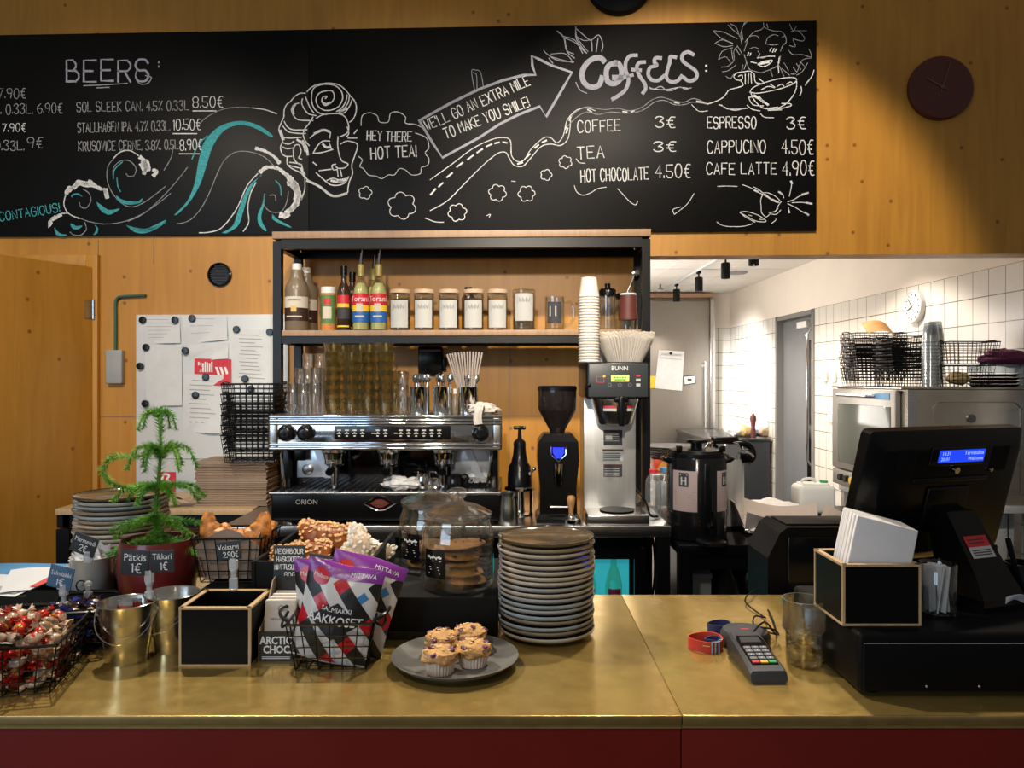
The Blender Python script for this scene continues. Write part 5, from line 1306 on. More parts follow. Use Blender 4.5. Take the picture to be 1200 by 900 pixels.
sign('dark price card tilted on its clip at the left, upper of two', (-.905, 1.64, 1.07), 0, 0, [(-.006, .125, .054, .042, 20, [('Marmeladi', -.023, .004, .014, .023, 0), ('2€', -.008, -.014, .013, .008, 1)])], clip_h=.095)
sign('blue price card tilted on its clip at the left, lower of two', (-.925, 1.585, 1.065), 0, 0, [(-.004, .075, .050, .046, 14, [('Salmiakki', -.021, .003, .013, .021, 0), ('1€', -.006, -.016, .013, .008, 1)])], 'slate blue', clip_h=.045)
sign('small slate price card in front of the pastry tray', (-.403, 1.6215, PZ), 0, 0, [(.0, .068, .050, .040, 8, [('MANTELI', -.02, .002, .010, .02, 1), ('4.90€', -.012, -.014, .011, .014, 1)])], clip_h=.04)
t = thing('price_sign', 'tall black card reading NEIGHBOUR standing behind the chocolate display', 'price sign', (-.466, 1.6075, 1.0)); b = MB(); b.box((0, 0, .1), (.066, .0024, .2), .0005); child('card', t, b, 'slate'); b = MB().m('white print')
for k, (s_, x0, x1) in enumerate((('NEIGHBOUR', -.029, .029), ('HASKOOSTY', -.026, .027), ('MINTTUSUKLAA', -.030, .031), ('80G', -.01, .012), ('6.90€', -.018, .02))): b.strokes(chalk_text(s_, x0, .183-k*.0165, .010, end=x1), .0014, lambda u, v: Vector((u, -.0016, v)))
child('lettering', t, b)
# ---------------------------------------------------------------- buckets and their bars
mat('bar red', (.28, .035, .012), .3, .2, .4, 60); mat('bar silver', (.55, .6, .66), .25, .6, .2, 60)
def bucket(x, y, lb, rz):
    t = thing('tin_bucket', lb, 'bucket', (x, y, 1.0), rz, 'tin buckets on the counter')
    b = MB(); b.lathe([(0, .003), (.036, .003), (.036, 0), (.0385, 0), (.039, .004), (.0405, .02), (.041, .022), (.0425, .034), (.048, .075), (.0485, .078), (.0485, .080), (.0528, .110), (.054, .113), (.0525, .1145), (.0508, .112), (.036, .006), (0, .006)], n=44); child('body', t, b, 'galvanised')
    for s_ in (-1, 1): b = MB(); b.box((s_*.0525, 0, .098), (.004, .014, .016), .001); b.cyl((s_*.053, 0, .098), (s_*.058, 0, .098), .003, n=8); child('ear', t, b, 'galvanised')
    b = MB(); b.tube(cat([(.056*math.cos(a), -.058*math.sin(a), .098-.050*math.sin(a)) for a in [PI*k/10 for k in range(11)]], 3), .0013, 6); child('handle', t, b, 'chrome')
bucket(-.752, 1.50, 'shiny tin bucket of red wrapped bars, nearer of the two', .2); bucket(-.692, 1.562, 'shiny empty looking tin bucket, farther of the two, beside the black crate', -.3)
cb0 = None
for k, (dx, dy, a, e) in enumerate(((-.026, .006, .3, .35), (-.008, .014, -.2, .1), (.012, .010, .1, -.2), (.028, .0, -.5, -.45), (.0, -.014, .2, .15))):
    loc = (-.752+dx*.7, 1.50+dy*.8, 1.047); L = 'red wrapped candy bar standing in the nearer tin bucket'
    if cb0 is None:
        b = MB().m('bar red'); b.box((0, 0, .03), (.024, .007, .066), .003); b.m('bar silver'); b.box((0, 0, -.005), (.024, .0012, .008)); b.box((0, 0, .066), (.024, .0012, .008)); cb0 = b.build('candy_bar'); cb0.location = loc; cb0.rotation_euler = (e*.4, e*.5, a); tag(cb0, L, 'candy bar', 'wrapped bars in the tin bucket')
    else: dup(cb0, loc, rot=(e*.4, e*.5, a))
# ---------------------------------------------------------------- black chalk crate
def crate(loc, lb, w_=.136, d_=.128, h=.112):
    t = thing('wooden_crate', lb, 'crate', loc)
    for s_ in (-1, 1):
        b = MB(); b.box((0, s_*(d_/2-.004), h/2), (w_-.004, .008, h-.004)); child('panel', t, b, 'board black'); b = MB(); b.box((s_*(w_/2-.004), 0, h/2), (.008, d_-.016, h-.004)); child('panel', t, b, 'board black')
    b = MB(); b.box((0, 0, .004), (w_-.016, d_-.016, .006)); child('bottom', t, b, 'matt black')
    b = MB(); e = .0035
    for sx in (-1, 1):
        for sy in (-1, 1): b.box((sx*(w_/2-e/2), sy*(d_/2-e/2), h/2), (e+.001, e+.001, h))
    for z in (e/2, h-e/2):
        for s_ in (-1, 1): b.box((0, s_*(d_/2-.0035), z), (w_, .009, e+.0006)); b.box((s_*(w_/2-.0035), 0, z), (.009, d_, e+.0006))
    child('edging', t, b, 'pale ply edge', label='pale wooden edges'); return t
crate((-.567, 1.529, 1.0), 'empty black crate with pale wooden edges beside the tin buckets')
# ---------------------------------------------------------------- chocolate display
mat('carton black', (.012, .012, .013), .45); mat('carton inside', (.33, .25, .18), .8); mat('pouch', (.66, .61, .54), .6, 0, .04, 30)
t = thing('display_box', 'open black carton of pale chocolate packets lettered ARCTIC CHOC', 'display box', (-.458, 1.5445, 1.0))
b = MB(); b.box((0, -.0535, .029), (.068, .002, .058)); b.box((0, .0525, .069), (.068, .002, .138)); b.box((0, 0, .001), (.068, .106, .002)); child('carton', t, b, 'carton black')
for s_ in (-1, 1): b = MB(); b.prism([(-.0535, 0), (.0535, 0), (.0535, .138), (.035, .134), (-.02, .072), (-.0535, .058)], .0018, lambda x, y, h: (s_*.034+(h-.0009), x, y)); child('side', t, b, 'carton inside')
b = MB().m('white print'); b.flat2(print_text('ARCTIC', .0195, 'CENTER', .03), plane_f((0, -.0547, .034), (.9, 0, 0), (0, 0, 1.05))); b.flat2(print_text('CHOC', .0195, 'CENTER', .03), plane_f((.001, -.0547, .0165), (.9, 0, 0), (0, 0, 1.05)))
for z in (.009, .006): b.box((0, -.0548, z), (.055, .0004, .0012))
child('lettering', t, b)
pk = None
for k in range(4):
    loc = (-.458, 1.507+k*.022, 1.003); L = 'pale chocolate packet in the black carton, %s from the front' % ('first', 'second', 'third', 'fourth')[k]
    if pk is None:
        pk = thing('chocolate_packet', L, 'chocolate packet', loc, 0, 'packets in the chocolate display'); b = MB(Matrix.Rotation(-.18, 4, 'X')); b.box((0, 0, .055), (.061, .012, .108), .003); child('packet', pk, b, 'pouch'); b = MB(Matrix.Rotation(-.18, 4, 'X')).m('ink'); b.flat2(print_text('NEIGHBOUR', .0065, 'CENTER'), plane_f((0, -.0064, .07), (1, 0, 0), (0, 0, 1))); b.strokes([cat([Vector(p) for p in ((0, .085), (.006, .092), (.002, .098), (-.004, .092), (.003, .087), (.010, .09))], 5)], .0012, lambda x, y: Vector((x, -.0064, y))); child('print', pk, b)
    else: dup(pk, loc, 0, L)
# ---------------------------------------------------------------- basket of candy bags
mat('bag white', (.66, .66, .66), .22, 0, .06, 14, bump=.35, bscale=30); mat('bag purple', (.22, .035, .30), .22, 0, .06, 14, bump=.3, bscale=30); mat('bag red', (.52, .012, .025), .22, 0, .05, 14); mat('bag black', (.010, .010, .012), .4, 0, .1, 14); mat('bag blue', (.05, .22, .50), .3)
t = thing('wire_basket', 'black wire basket of purple candy bags at the front of the counter', 'basket', (-.344, 1.497, 1.002), .05); b = MB(); wire_basket(b, .130, .105, .160, .130, .088, 6, 5, 4, .0013, .003); child('mesh', t, b, 'black steel')
for s_ in (-1, 1): b = MB(); b.tube(cat([(s_*.08, -.045, .088), (s_*.098, -.03, .096), (s_*.105, 0, .098), (s_*.098, .03, .096), (s_*.08, .045, .088)], 4), .0032, 6); b.tube(cat([(s_*.08, -.045, .088), (s_*.094, -.035, .075), (s_*.098, -.012, .08), (s_*.09, 0, .095)], 4), .0025, 6); child('handle', t, b, 'black steel')
bw_, bh_ = .150, .185
def bagf(seed, side):
    def f(u, v):
        x = (u-.5)*bw_*(1-.05*math.sin(PI*v)); z = v*bh_; t_ = (max(0, math.sin(PI*u))*max(0, math.sin(PI*v)))**.6*.022
        k = noise.noise(Vector((u*5, v*6, seed)))*.004*math.sin(PI*u)*math.sin(PI*v); return Vector((x, side*(t_+k)+.002*math.sin(u*40)*(v < .03 or v > .97)*0, z+.002*math.sin(u*7+seed)))
    return f
def candy_bag(lb, loc, rot, seed):
    t = thing('candy_bag', lb, 'candy bag', loc, 0, 'candy bags in the wire basket'); t.rotation_euler = rot
    F, B = bagf(seed, -1), bagf(seed, 1); b = MB().m('bag white').patch(F, 24, 28); b.patch(lambda u, v: B(1-u, v), 24, 28); bag = child('bag', t, b)
    up = lambda k: (lambda u, v: F(u, v)+Vector((0, -k, 0)))
    nu, nv = 5.2, 4.4   # black, white and red diamonds over the lower part
    q = lambda a, c: (min(1, max(0, a)), min(.86, max(.02, c)))
    b = MB()
    def dia(cu, cv, mt, k, su=.115, sv=.098):
        g = up(k); b.m(mt); b.patch(lambda a, c: g(*q(cu+(a-c)*su, cv+(a+c-1)*sv)), 6, 6)
    for i in range(-1, 6):
        for j in range(0, 10):
            mt = ('bag black', None, 'bag red', None)[(i+3*(j//2)) % 4] if j % 2 == 0 else (None, 'bag black')[(i+j//2) % 2]
            cu, cv = .03+i*.23+(j % 2)*.115, .02+j*.098
            if mt and -.1 < cu < 1.1 and cv < .88: dia(cu, cv, mt, .0005)
    dia(.80, .70, 'bag blue', .0009, .075, .06)
    b.m('bag purple'); b.patch(up(.0013), 24, 6, 0, 1, .86, 1.0)
    dia(.50, .44, 'bag black', .0011, .36, .19)
    w2 = up(.0020); b.m('white print'); b.flat2(print_text('SALMIAKKI', .0125, 'CENTER'), lambda x, y: w2(.5+x/bw_, .535+y/bh_)); b.flat2(print_text('AAKKOSET', .0195, 'CENTER', .015), lambda x, y: w2(.5+x*1.12/bw_, .405+y*1.25/bh_)); b.flat2(print_text('MITTAVA', .012, 'CENTER'), lambda x, y: w2(.74+x/bw_, .90+y/bh_))
    b.m('bag red'); g2 = up(.0022); b.patch(lambda a, c: g2(.20+.11*c*math.cos(2*PI*a), .845+.085*c*math.sin(2*PI*a)), 24, 3); b.m('white print'); w3 = up(.0028); b.flat2(print_text('Malaco', .0105, 'CENTER'), lambda x, y: w3(.20+x/bw_, .83+y/bh_)); child('print', bag, b)
candy_bag('purple topped candy bag in the basket, the front one with black and red diamonds', (-.352, 1.462, 1.010), (-.10, .20, 0), 1.3)
candy_bag('purple topped candy bag leaning behind the front one to its right', (-.330, 1.502, 1.018), (-.10, .30, .05), 4.1)
candy_bag('purple topped candy bag at the back left of the wire basket', (-.358, 1.532, 1.004), (-.03, -.03, -.05), 7.7)
# ---------------------------------------------------------------- candy baskets on the left
mat('twist red', (.46, .025, .012), .25, .1, .9, 55, rnd=.3); mat('twist white', (.56, .42, .30), .25, .1, .7, 60, rnd=.2); mat('twist gold', (.62, .33, .05), .25, .4, .4, 60, rnd=.2); mat('twist dark', (.025, .012, .016), .22, .1, .4, 60, rnd=.3); mat('twist blue', (.03, .06, .40), .25, .1, .3, 60, rnd=.2); mat('twist brown', (.06, .018, .012), .22, .1, .4, 60, rnd=.3)
def candy_basket(lb, loc, rz, w_, d_, h):
    t = thing('wire_basket', lb, 'basket', loc, rz); b = MB(); wire_basket(b, w_, d_, w_*1.13, d_*1.13, h, 9, 7, 4, .0012, .003); child('mesh', t, b, 'black steel')
    for s_ in (-1, 1): b = MB(); b.tube(cat([(-.06, s_*d_*.565, h), (-.05, s_*(d_*.565+.012), h+.012), (.05, s_*(d_*.565+.012), h+.012), (.06, s_*d_*.565, h)], 4), .0036, 6); child('handle', t, b, 'black steel')
    return t
B1 = (-.935, 1.402, 1.002); B2 = (-.895, 1.588, 1.002)
candy_basket('black wire basket heaped with red and white candies at the left edge', B1, R(14), .22, .185, .085)
candy_basket('black wire basket of dark wrapped candies behind the red ones', B2, R(14), .17, .115, .07)
cz = {}
def candy(mts, key, loc, rot, lb, grp):
    if key in cz: return dup(cz[key], loc, rot=rot)
    b = MB().m(mts[0]); b.ball((0, 0, 0), (.017, .010, .0095), 14, 9, lambda u: 1+.12*noise.noise(u*3)); b.m(mts[1])
    b.patch(lambda u, v: (-.010+.020*u, .0102*math.sin((v-.5)*2.6)*(1-.35*(2*u-1)**2), .0100*math.cos((v-.5)*2.6)*(1-.25*(2*u-1)**2)), 6, 6); b.m(mts[0])
    for s_ in (-1, 1):
        vs = [(s_*.0155, 0, 0)]; n = 12
        for k in range(n): a = 2*PI*k/n; vs.append((s_*(.027+.002*(k % 2)), math.cos(a)*(.011 if k % 2 else .007), math.sin(a)*(.008 if k % 2 else .005)))
        b.add(vs, [(0, 1+k, 1+(k+1) % n) for k in range(n)])
    o = b.build('wrapped_candy'); o.location = loc; o.rotation_euler = rot; tag(o, lb, 'candy', grp); cz[key] = o; return o
def heap(B, rz, w_, d_, h, kinds, n_, lb, grp, dome, key):
    rnd = random.Random(5); c, s_ = math.cos(rz), math.sin(rz); i = 0
    nx, ny, nz = n_
    for k in range(nz):
        sh_ = 1+.10*k/max(1, nz-1)-(.16 if k == nz-1 and dome else 0)
        for a in range(nx):
            for d in range(ny):
                inner = 0 < a < nx-1 and 0 < d < ny-1
                if inner and k < nz-2: continue
                x = (-.5+(a+.5)/nx)*w_*.95*sh_+rnd.uniform(-.003, .003); y = (-.5+(d+.5)/ny)*d_*.95*sh_+rnd.uniform(-.003, .003); z = .013+k*(h/nz)*1.02+(dome*(1-((a+.5)/nx*2-1)**2)*(1-((d+.5)/ny*2-1)**2) if k == nz-1 else 0)
                kd = kinds[rnd.randrange(len(kinds))]; candy(kd, key+kd[0]+kd[1], (B[0]+c*x-s_*y, B[1]+s_*x+c*y, B[2]+z), (rnd.uniform(-.9, .9), rnd.uniform(-.5, .5), rnd.uniform(0, 6.28)), lb, grp); i += 1
heap(B1, R(14), .205, .17, .09, [('twist red', 'twist white'), ('twist white', 'twist red'), ('twist red', 'twist gold'), ('twist white', 'twist gold')], (6, 6, 5), 'red, white or gold wrapped candy heaped in the wire basket at the left edge', 'red and white candies', .02, 'a')
heap(B2, R(14), .155, .10, .07, [('twist dark', 'twist white'), ('twist dark', 'twist blue'), ('twist brown', 'twist dark'), ('twist blue', 'twist white'), ('twist dark', 'twist dark')], (5, 4, 4), 'dark or blue wrapped candy in the basket behind the red candies', 'dark and blue candies', .012, 'b')
# things behind the baskets
t = thing('tray_box', 'long low black tray box standing behind the dark candies', 'tray', (-.99, 1.79, 1.0))
for s_ in (-1, 1): b = MB(); b.box((0, s_*.057, .035), (.21, .006, .07), .001); child('side', t, b, 'matt black'); b = MB(); b.box((s_*.102, 0, .035), (.006, .108, .07), .001); child('side', t, b, 'matt black')
b = MB(); b.box((0, 0, .003), (.198, .108, .006)); child('bottom', t, b, 'matt black')
b = MB(); b.tube([(.02+.012*math.cos(a*.63), -.06, .082+.012*math.sin(a*.63)) for a in range(10)], .0018, 6, closed=True); b.tube([(.035, -.06, .072), (.09, -.06, .074), (.1, -.06, .072)], .0018, 6); child('wire_loop', t, b, 'black steel')
mat('grey film', (.40, .41, .42), .3, 0, .08, 30, bump=.5, bscale=40); mat('pewter', (.50, .52, .53), .35, .3, .1, 20)
t = thing('napkin_pot', 'grey metal pot stuffed with crumpled white bags in front of the plates', 'pot', (-.977, 1.79, 1.006)); b = MB(); b.lathe([(0, 0), (.043, 0), (.045, .004), (.047, .128), (.0485, .130), (.045, .130), (.042, .006), (0, .005)], n=32); child('body', t, b, 'pewter')
b = MB(); b.lathe([(.0453, .03), (.0458, .033), (.0453, .036)], n=32); child('band', t, b, 'dark steel')
b = MB(); b.ball((0, 0, .112), (.038, .036, .034), 30, 18, lambda u: lump(u, 3, .55, 2)); b.sheet(lambda u, v: (.01+.03*u, -.012+.018*u+.006*math.sin(v*5), .105+.055*v+.008*math.sin(u*6)), .0015, 6, 6); b.sheet(lambda u, v: (-.036+.05*u, -.02+.004*math.sin(u*8+v*4), .095+.046*v-.008*math.sin(u*5)), .0015, 8, 6); o = b.build('crumpled_bag', mt='film'); o.location = (-.977, 1.79, 1.006); tag(o, 'crumpled white bags stuffed in the grey pot', 'bag')
t = thing('leaflet_box', 'black box under the leaflets at the far left', 'box', (-1.31, 1.92, 1.0)); b = MB(); b.box((0, 0, .02), (.36, .26, .04), .003); child('body', t, b, 'matt black')
mat('leaf blue', (.10, .33, .62), .5, 0, .1, 20); mat('leaf red', (.60, .04, .03), .5, 0, .05, 20)
def leaflet(lb, x, y, z, w_, d_, rz, cols, tilt=0):
    t = thing('leaflet', lb, 'leaflet', (x, y, z), rz, 'leaflets at the far left'); b = MB()
    b.m(cols[0]); b.sheet(lambda u, v: ((u-.5)*w_, (v-.5)*d_, .002+tilt*v*d_+.002*math.sin(u*5)), .001, 8, 6); child('sheet', t, b)
    b = MB().m(cols[1]); b.add([(w_*(u-.5), d_*(v-.5), .0042+tilt*v*d_+.002*math.sin(u*5)) for u, v in ((.45, .1), (.95, .1), (.95, .9))], [(0, 1, 2)]); child('print', t, b)
leaflet('pale blue leaflet lying at the back of the far left box', -1.27, 1.965, 1.040, .27, .15, .05, ('leaf blue', 'paper'), .10); leaflet('white leaflet on top of the far left box', -1.25, 1.86, 1.042, .21, .12, -.15, ('paper', 'grey film'), .10)
leaflet('white leaflet with a red corner leaning at the right of the far left box', -1.155, 1.865, 1.046, .13, .10, .35, ('paper', 'leaf red'), .30)
# ---------------------------------------------------------------- plant
mat('pot red', (.17, .018, .018), .35, 0, .1, 14, coat=.3); mat('soil', (.03, .018, .010), .95, 0, .4, 60, bump=1, bscale=80); mat('needle', (.10, .30, .035), .55, 0, .35, 40); mat('needle light', (.20, .44, .055), .55, 0, .3, 40); mat('stem green', (.09, .20, .03), .6, 0, .2, 40)
PX, PY = -.8225, 1.785
t = thing('plant_pot', 'round dark red pot holding the small conifer', 'plant pot', (PX, PY, 1.0)); b = MB(); b.lathe([(0, 0), (.045, 0), (.060, .012), (.082, .06), (.088, .11), (.085, .155), (.080, .178), (.077, .178), (.08, .155), (.082, .11), (.07, .05), (0, .04)], n=52); child('body', t, b, 'pot red'); b = MB(); b.lathe([(0, .162), (.05, .165), (.079, .158)], n=30); child('soil', t, b, 'soil')
pl = thing('conifer', 'small bright green conifer with drooping tiers of needles in the red pot', 'plant', (PX, PY, 1.163))
rnd = random.Random(11)
trunk = cat([(0, 0, 0), (-.006, 0, .08), (.002, 0, .16), (.004, .004, .24), (.0, .0, .315)], 6)
b = MB().m('stem green'); b.tube(trunk, .004, 8, rr=[.006-.004*i/(len(trunk)-1) for i in range(len(trunk))]); b.m('needle')
def needles(b, path, n, L, taper=True):
    m_ = len(path)
    for k in range(n):
        t_ = k/n; i = min(m_-2, int(t_*(m_-1))); p = path[i].lerp(path[i+1], t_*(m_-1)-i); d = (path[i+1]-path[i]).normalized(); s_ = d.orthogonal().normalized(); q = Matrix.Rotation(rnd.uniform(0, 6.28), 3, d) @ s_
        l = L*(.75+.5*rnd.random())*(1-.35*t_ if taper else 1); dr = (q+d*.75).normalized(); e = p+dr*l; w_ = d.cross(q)*.0011+d*.0007; w2 = q.cross(d)*.0011+d*.0007
        b.add([p+w_, p+w2, p-d*.0014, e], [(0, 1, 3), (1, 2, 3), (2, 0, 3)])
needles(b, [Vector(p) for p in trunk], 420, .020, False); child('trunk', pl, b)
tiers = [(.300, 5, .045, .012, .10), (.205, 6, .085, .03, .3), (.135, 7, .105, .0, .8), (.075, 7, .115, -.02, 1.4), (.03, 8, .105, -.03, .4), (.05, 7, .085, -.035, .9)]
for z, n_, L, lift, off in tiers:
    for k in range(n_):
        a = off+2*PI*k/n_+rnd.uniform(-.2, .2); l = L*rnd.uniform(.8, 1.1); d = Vector((math.cos(a), math.sin(a)*.8, 0)); o = Vector(trunk[min(len(trunk)-1, int(z/.315*(len(trunk)-1)))])
        path = cat([o, o+d*l*.35+Vector((0, 0, lift*.8+.004)), o+d*l*.75+Vector((0, 0, lift*.8-.004)), o+d*l+Vector((0, 0, lift*.2-.030))], 5); b = MB().m('stem green'); b.tube(path, .0016, 5); b.m('needle light' if k % 2 else 'needle'); needles(b, path, int(300*l/.09), .017); child('branch', pl, b)
# the long curling branch on the left
path = cat([trunk[17], Vector((-.04, -.01, .205)), Vector((-.095, -.015, .205)), Vector((-.118, -.02, .175)), Vector((-.10, -.022, .148)), Vector((-.06, -.02, .132)), Vector((-.03, -.02, .122))], 6); b = MB().m('stem green'); b.tube(path, .0018, 5); b.m('needle light'); needles(b, path, 620, .016, False); child('branch', pl, b)
# ---------------------------------------------------------------- till corner
DZ = 1.112
t = thing('cash_drawer', 'wide black cash drawer under the till at the right end of the counter', 'cash drawer', (.83, 1.545, 1.0))
b = MB(); b.box((0, -.07, .060), (.47, .31, .104), .010); child('body', t, b, 'drawer black')
b = MB(); b.box((.0, -.227, .054), (.455, .006, .082), .002); child('drawer', t, b, 'drawer black')
for x, y in ((-.2, -.19), (.2, -.19), (-.2, .05), (.2, .05)): b = MB(); b.cyl((x, y, 0), (x, y, .009), .014, n=12); child('foot', t, b, 'matt black')
for x in (-.12, -.03, .06): b = MB(); b.ball((x, -.2305, .022), (.0025, .0015, .0025), 8, 6); child('rivet', t, b, 'steel')
b = MB().m('ink grey'); b.box((0, -.2303, .0955), (.455, .0008, .001)); child('seam', t, b)
# till
mat('lcd blue', (.010, .05, .80), .4, emit=1.1); mat('lcd text', (.40, .58, .95), .4, emit=1.0)
yaw = R(20); tilt = R(15)
t = thing('point_of_sale_terminal', 'black touchscreen till seen from behind with a glowing blue customer display', 'till', (.921, 1.50, DZ), yaw)
pw, ph = .415, .285
T = Matrix.Translation((-.018, .095, .197)) @ Matrix.Rotation(tilt, 4, 'X')   # local: x right, y away from us, z up along the panel
b = MB(T)
def rr(w_, h_, y, r=.012):
    o = []
    for sx, sz, a0 in ((1, 1, 0), (-1, 1, 90), (-1, -1, 180), (1, -1, 270)):
        for k in range(4): a = R(a0+30*k); o.append((sx*(w_/2-r)+r*math.cos(a), y, sz*(h_/2-r)+r*math.sin(a)))
    return o
b.loft([rr(pw, ph, .022), rr(pw, ph, .0), rr(pw-.006, ph-.006, -.004), rr(pw-.05, ph-.05, -.022), rr(pw-.06, ph-.06, -.024)]); mon = child('monitor', t, b, 'black plastic', angle=25)
b = MB(T); b.box((0, .0235, 0), (pw-.03, .003, ph-.03), .001); child('touch_screen', mon, b, 'gloss black')
for s_ in (-1, 1):
    b = MB(T); b.box((s_*.125, -.0243, .085), (.048, .0014, .054))
    for k in range(9): b.box((s_*.125-.02+k*.005, -.0245, .085), (.0022, .003, .05))
    child('vent', mon, b, 'matt black')
b = MB(T); b.box((.005, -.0255, .094), (.145, .006, .04), .004); b.box((0, -.026, .045), (.20, .006, .01), .003); b.box((-.0, -.027, -.02), (.11, .008, .10), .006); child('rear_cover', mon, b, 'black plastic')
b = MB(T); b.m('lcd blue'); b.box((.012, -.0292, .096), (.122, .002, .026), .0005); b.m('lcd text'); f = lambda x, y: T @ Vector((x, -.0304, y))
Ti = Matrix.Identity(4); g = lambda x, y: Vector((x-.05, -.0305, y))
for s_, x, z, h in (('16:31', .006, .099, .0085), ('20.01', .006, .087, .0085), ('Tervetuloa', .066, .099, .0095), ('Welcome', .078, .087, .0085)): b.flat2(print_text(s_, h*1.25), lambda u, v: g(x+u, z+v))
child('customer_display', mon, b)
b = MB(T); b.cyl((.005, -.026, .066), (.005, -.033, .066), .007, n=14); b.cyl((.105, -.026, .062), (.105, -.030, .062), .004, n=10); child('lock', mon, b, 'chrome')
# stand
b = MB(); b.loft([[(x, y, z) for x, y in ((-w_, y0), (w_, y0), (w_, y1), (-w_, y1))] for w_, y0, y1, z in ((.075, -.06, .10, 0), (.075, -.06, .10, .012), (.055, -.045, .07, .018), (.046, -.02, .07, .06), (.040, .025, .09, .13), (.038, .05, .10, .17))]); st = child('stand', t, b, 'black plastic', angle=20)
b = MB().m('label red'); q = lambda u, v: Vector((-.028+.056*u, -.0625+.0105*v*2.4-.0005, .092+.024*v))
def onst(u, v): z = .088+.038*v; k = (z-.06)/.07; return Vector((-.030+.06*u, -.02+.045*k-.0015, z))
b.patch(lambda u, v: onst(u, .5+.5*v), 1, 1); b.m('label white'); b.patch(lambda u, v: onst(u, .5*v), 1, 1); b.m('ink')
for v in (.12, .22, .32): b.patch(lambda u, w_: onst(.1+.8*u, v+.05*w_)+Vector((0, -.0005, 0)), 1, 1)
for v in (.66, .8): b.patch(lambda u, w_: onst(.1+.7*u, v+.05*w_)+Vector((0, -.0005, 0)), 1, 1)
child('sticker', st, b, label='red and white sticker')
b = MB(); b.sheet(lambda u, v: (-.05+.05*u, -.105-.012*math.sin(u*3)*v, .022+.012*v+.006*math.sin(u*4)), .001, 8, 4); o = b.build('receipt_scrap', mt='paper'); o.location = (.921, 1.53, DZ); o.rotation_euler = (0, 0, yaw); tag(o, 'curled white paper scrap at the foot of the till stand', 'paper')
# crate with napkins
crate((.654, 1.422, DZ), 'black crate with pale wooden edges full of white napkins on the cash drawer', .138, .128, .108)
mat('napkin', (.72, .70, .70), .85, 0, .03, 30, rnd=.05)
nk = None
for k in range(14):
    a = -.30-.012*k; loc = (.642+.001*k, 1.378+k*.0068, DZ+.026); L = 'folded white napkin, %s from the front of the block in the crate' % ORD[k].replace('topmost', 'first')
    if nk is None: nk = MB().box((0, 0, .080), (.108, .0066, .150), .002).build('napkin', mt='napkin'); nk.location = loc; nk.rotation_euler = (-.12, .24, -.12); tag(nk, L, 'napkin', 'white napkins in the crate')
    else: dup(nk, loc, rot=(-.12, .24+.012*math.sin(k*2), -.12), label=L)
def tumbler2(nm, lb, loc, r, h, r2, cat_='glass'):
    t = thing(nm, lb, cat_, loc); b = MB(); b.lathe([(0, 0), (r2*.93, 0), (r2, .004), (r2*1.02, h*.48), (r2*1.12, h*.52), (r, h*.55), (r*1.02, h-.002), (r*1.01, h), (r*.96, h), (r*.95, h*.56), (r2*1.0, h*.50), (r2*.93, .014), (0, .012)], n=40); child('body', t, b, 'solid glass'); return t
t = thing('sugar_glass', 'clear glass of white paper sachets between the crate and the till', 'glass', (.784, 1.415, DZ)); b = MB(); b.lathe([(0, 0), (.029, 0), (.031, .004), (.033, .096), (.0315, .098), (.0305, .096), (.0285, .008), (0, .007)], n=32); child('body', t, b, 'clear glass')
sg = None
for k in range(9):
    a = k*.7; loc = (.784+.012*math.cos(a), 1.415+.012*math.sin(a), DZ+.009); rot = (.14*math.sin(a), -.14*math.cos(a)*.8, a)
    if sg is None: sg = MB().box((0, 0, .043), (.017, .003, .084), .001).build('sugar_sachet', mt='napkin'); sg.location = loc; sg.rotation_euler = rot; tag(sg, 'white paper sachet standing in the glass beside the till', 'sachet', 'sachets in the glass')
    else: dup(sg, loc, rot=rot)
# receipt printer behind the counter edge
t = thing('receipt_printer', 'black receipt printer with a chamfered front behind the counter, left of the till', 'printer', (.80, 2.09, .90)); b = MB(); ch = [(-.12, 0), (-.12, .165), (-.10, .235), (-.075, .262), (.12, .262), (.12, 0)]
b.prism([(-.095, .0), (-.132, .05), (-.132, .18), (-.10, .245), (-.08, .26), (.12, .26), (.12, 0)], .17, lambda x, y, h: (x, -.085+h, y)); child('body', t, b, 'drawer black', angle=20)
b = MB(); b.box((.02, -.086, .15), (.2, .006, .17), .004); child('front_cover', t, b, 'gloss black'); b = MB(); b.box((.02, 0, .262), (.19, .12, .006), .002); child('lid', t, b, 'drawer black')
# coin glass
tumbler2('tip_glass', 'glass of coins on the counter between card terminal and till', (.561, 1.477, 1.0), .0395, .126, .0325)
mat('coin gold', (.62, .43, .13), .3, .9, .2, 60); mat('coin silver', (.62, .60, .56), .3, .9, .1, 60)
cn = {}; rnd = random.Random(4)
for k in range(34):
    key = 'coin silver' if k % 4 == 3 else 'coin gold'; a = rnd.uniform(0, 6.28); q = rnd.uniform(0, .018); loc = (.561+q*math.cos(a), 1.477+q*math.sin(a), 1.018+k*.00125); rot = (rnd.uniform(-.6, .6), rnd.uniform(-.6, .6), 0); L = ('silver' if key == 'coin silver' else 'gold')+' coloured coin lying in the tip glass'
    if key not in cn: o = MB().lathe([(0, -.001), (.0108, -.001), (.011, -.0006), (.011, .0006), (.0108, .001), (.0085, .0008), (0, .0008)], n=22).build('coin', mt=key); o.location = loc; o.rotation_euler = rot; tag(o, L, 'coin', key.split()[1]+' coins in the tip glass'); cn[key] = o
    else: dup(cn[key], loc, rot=rot)
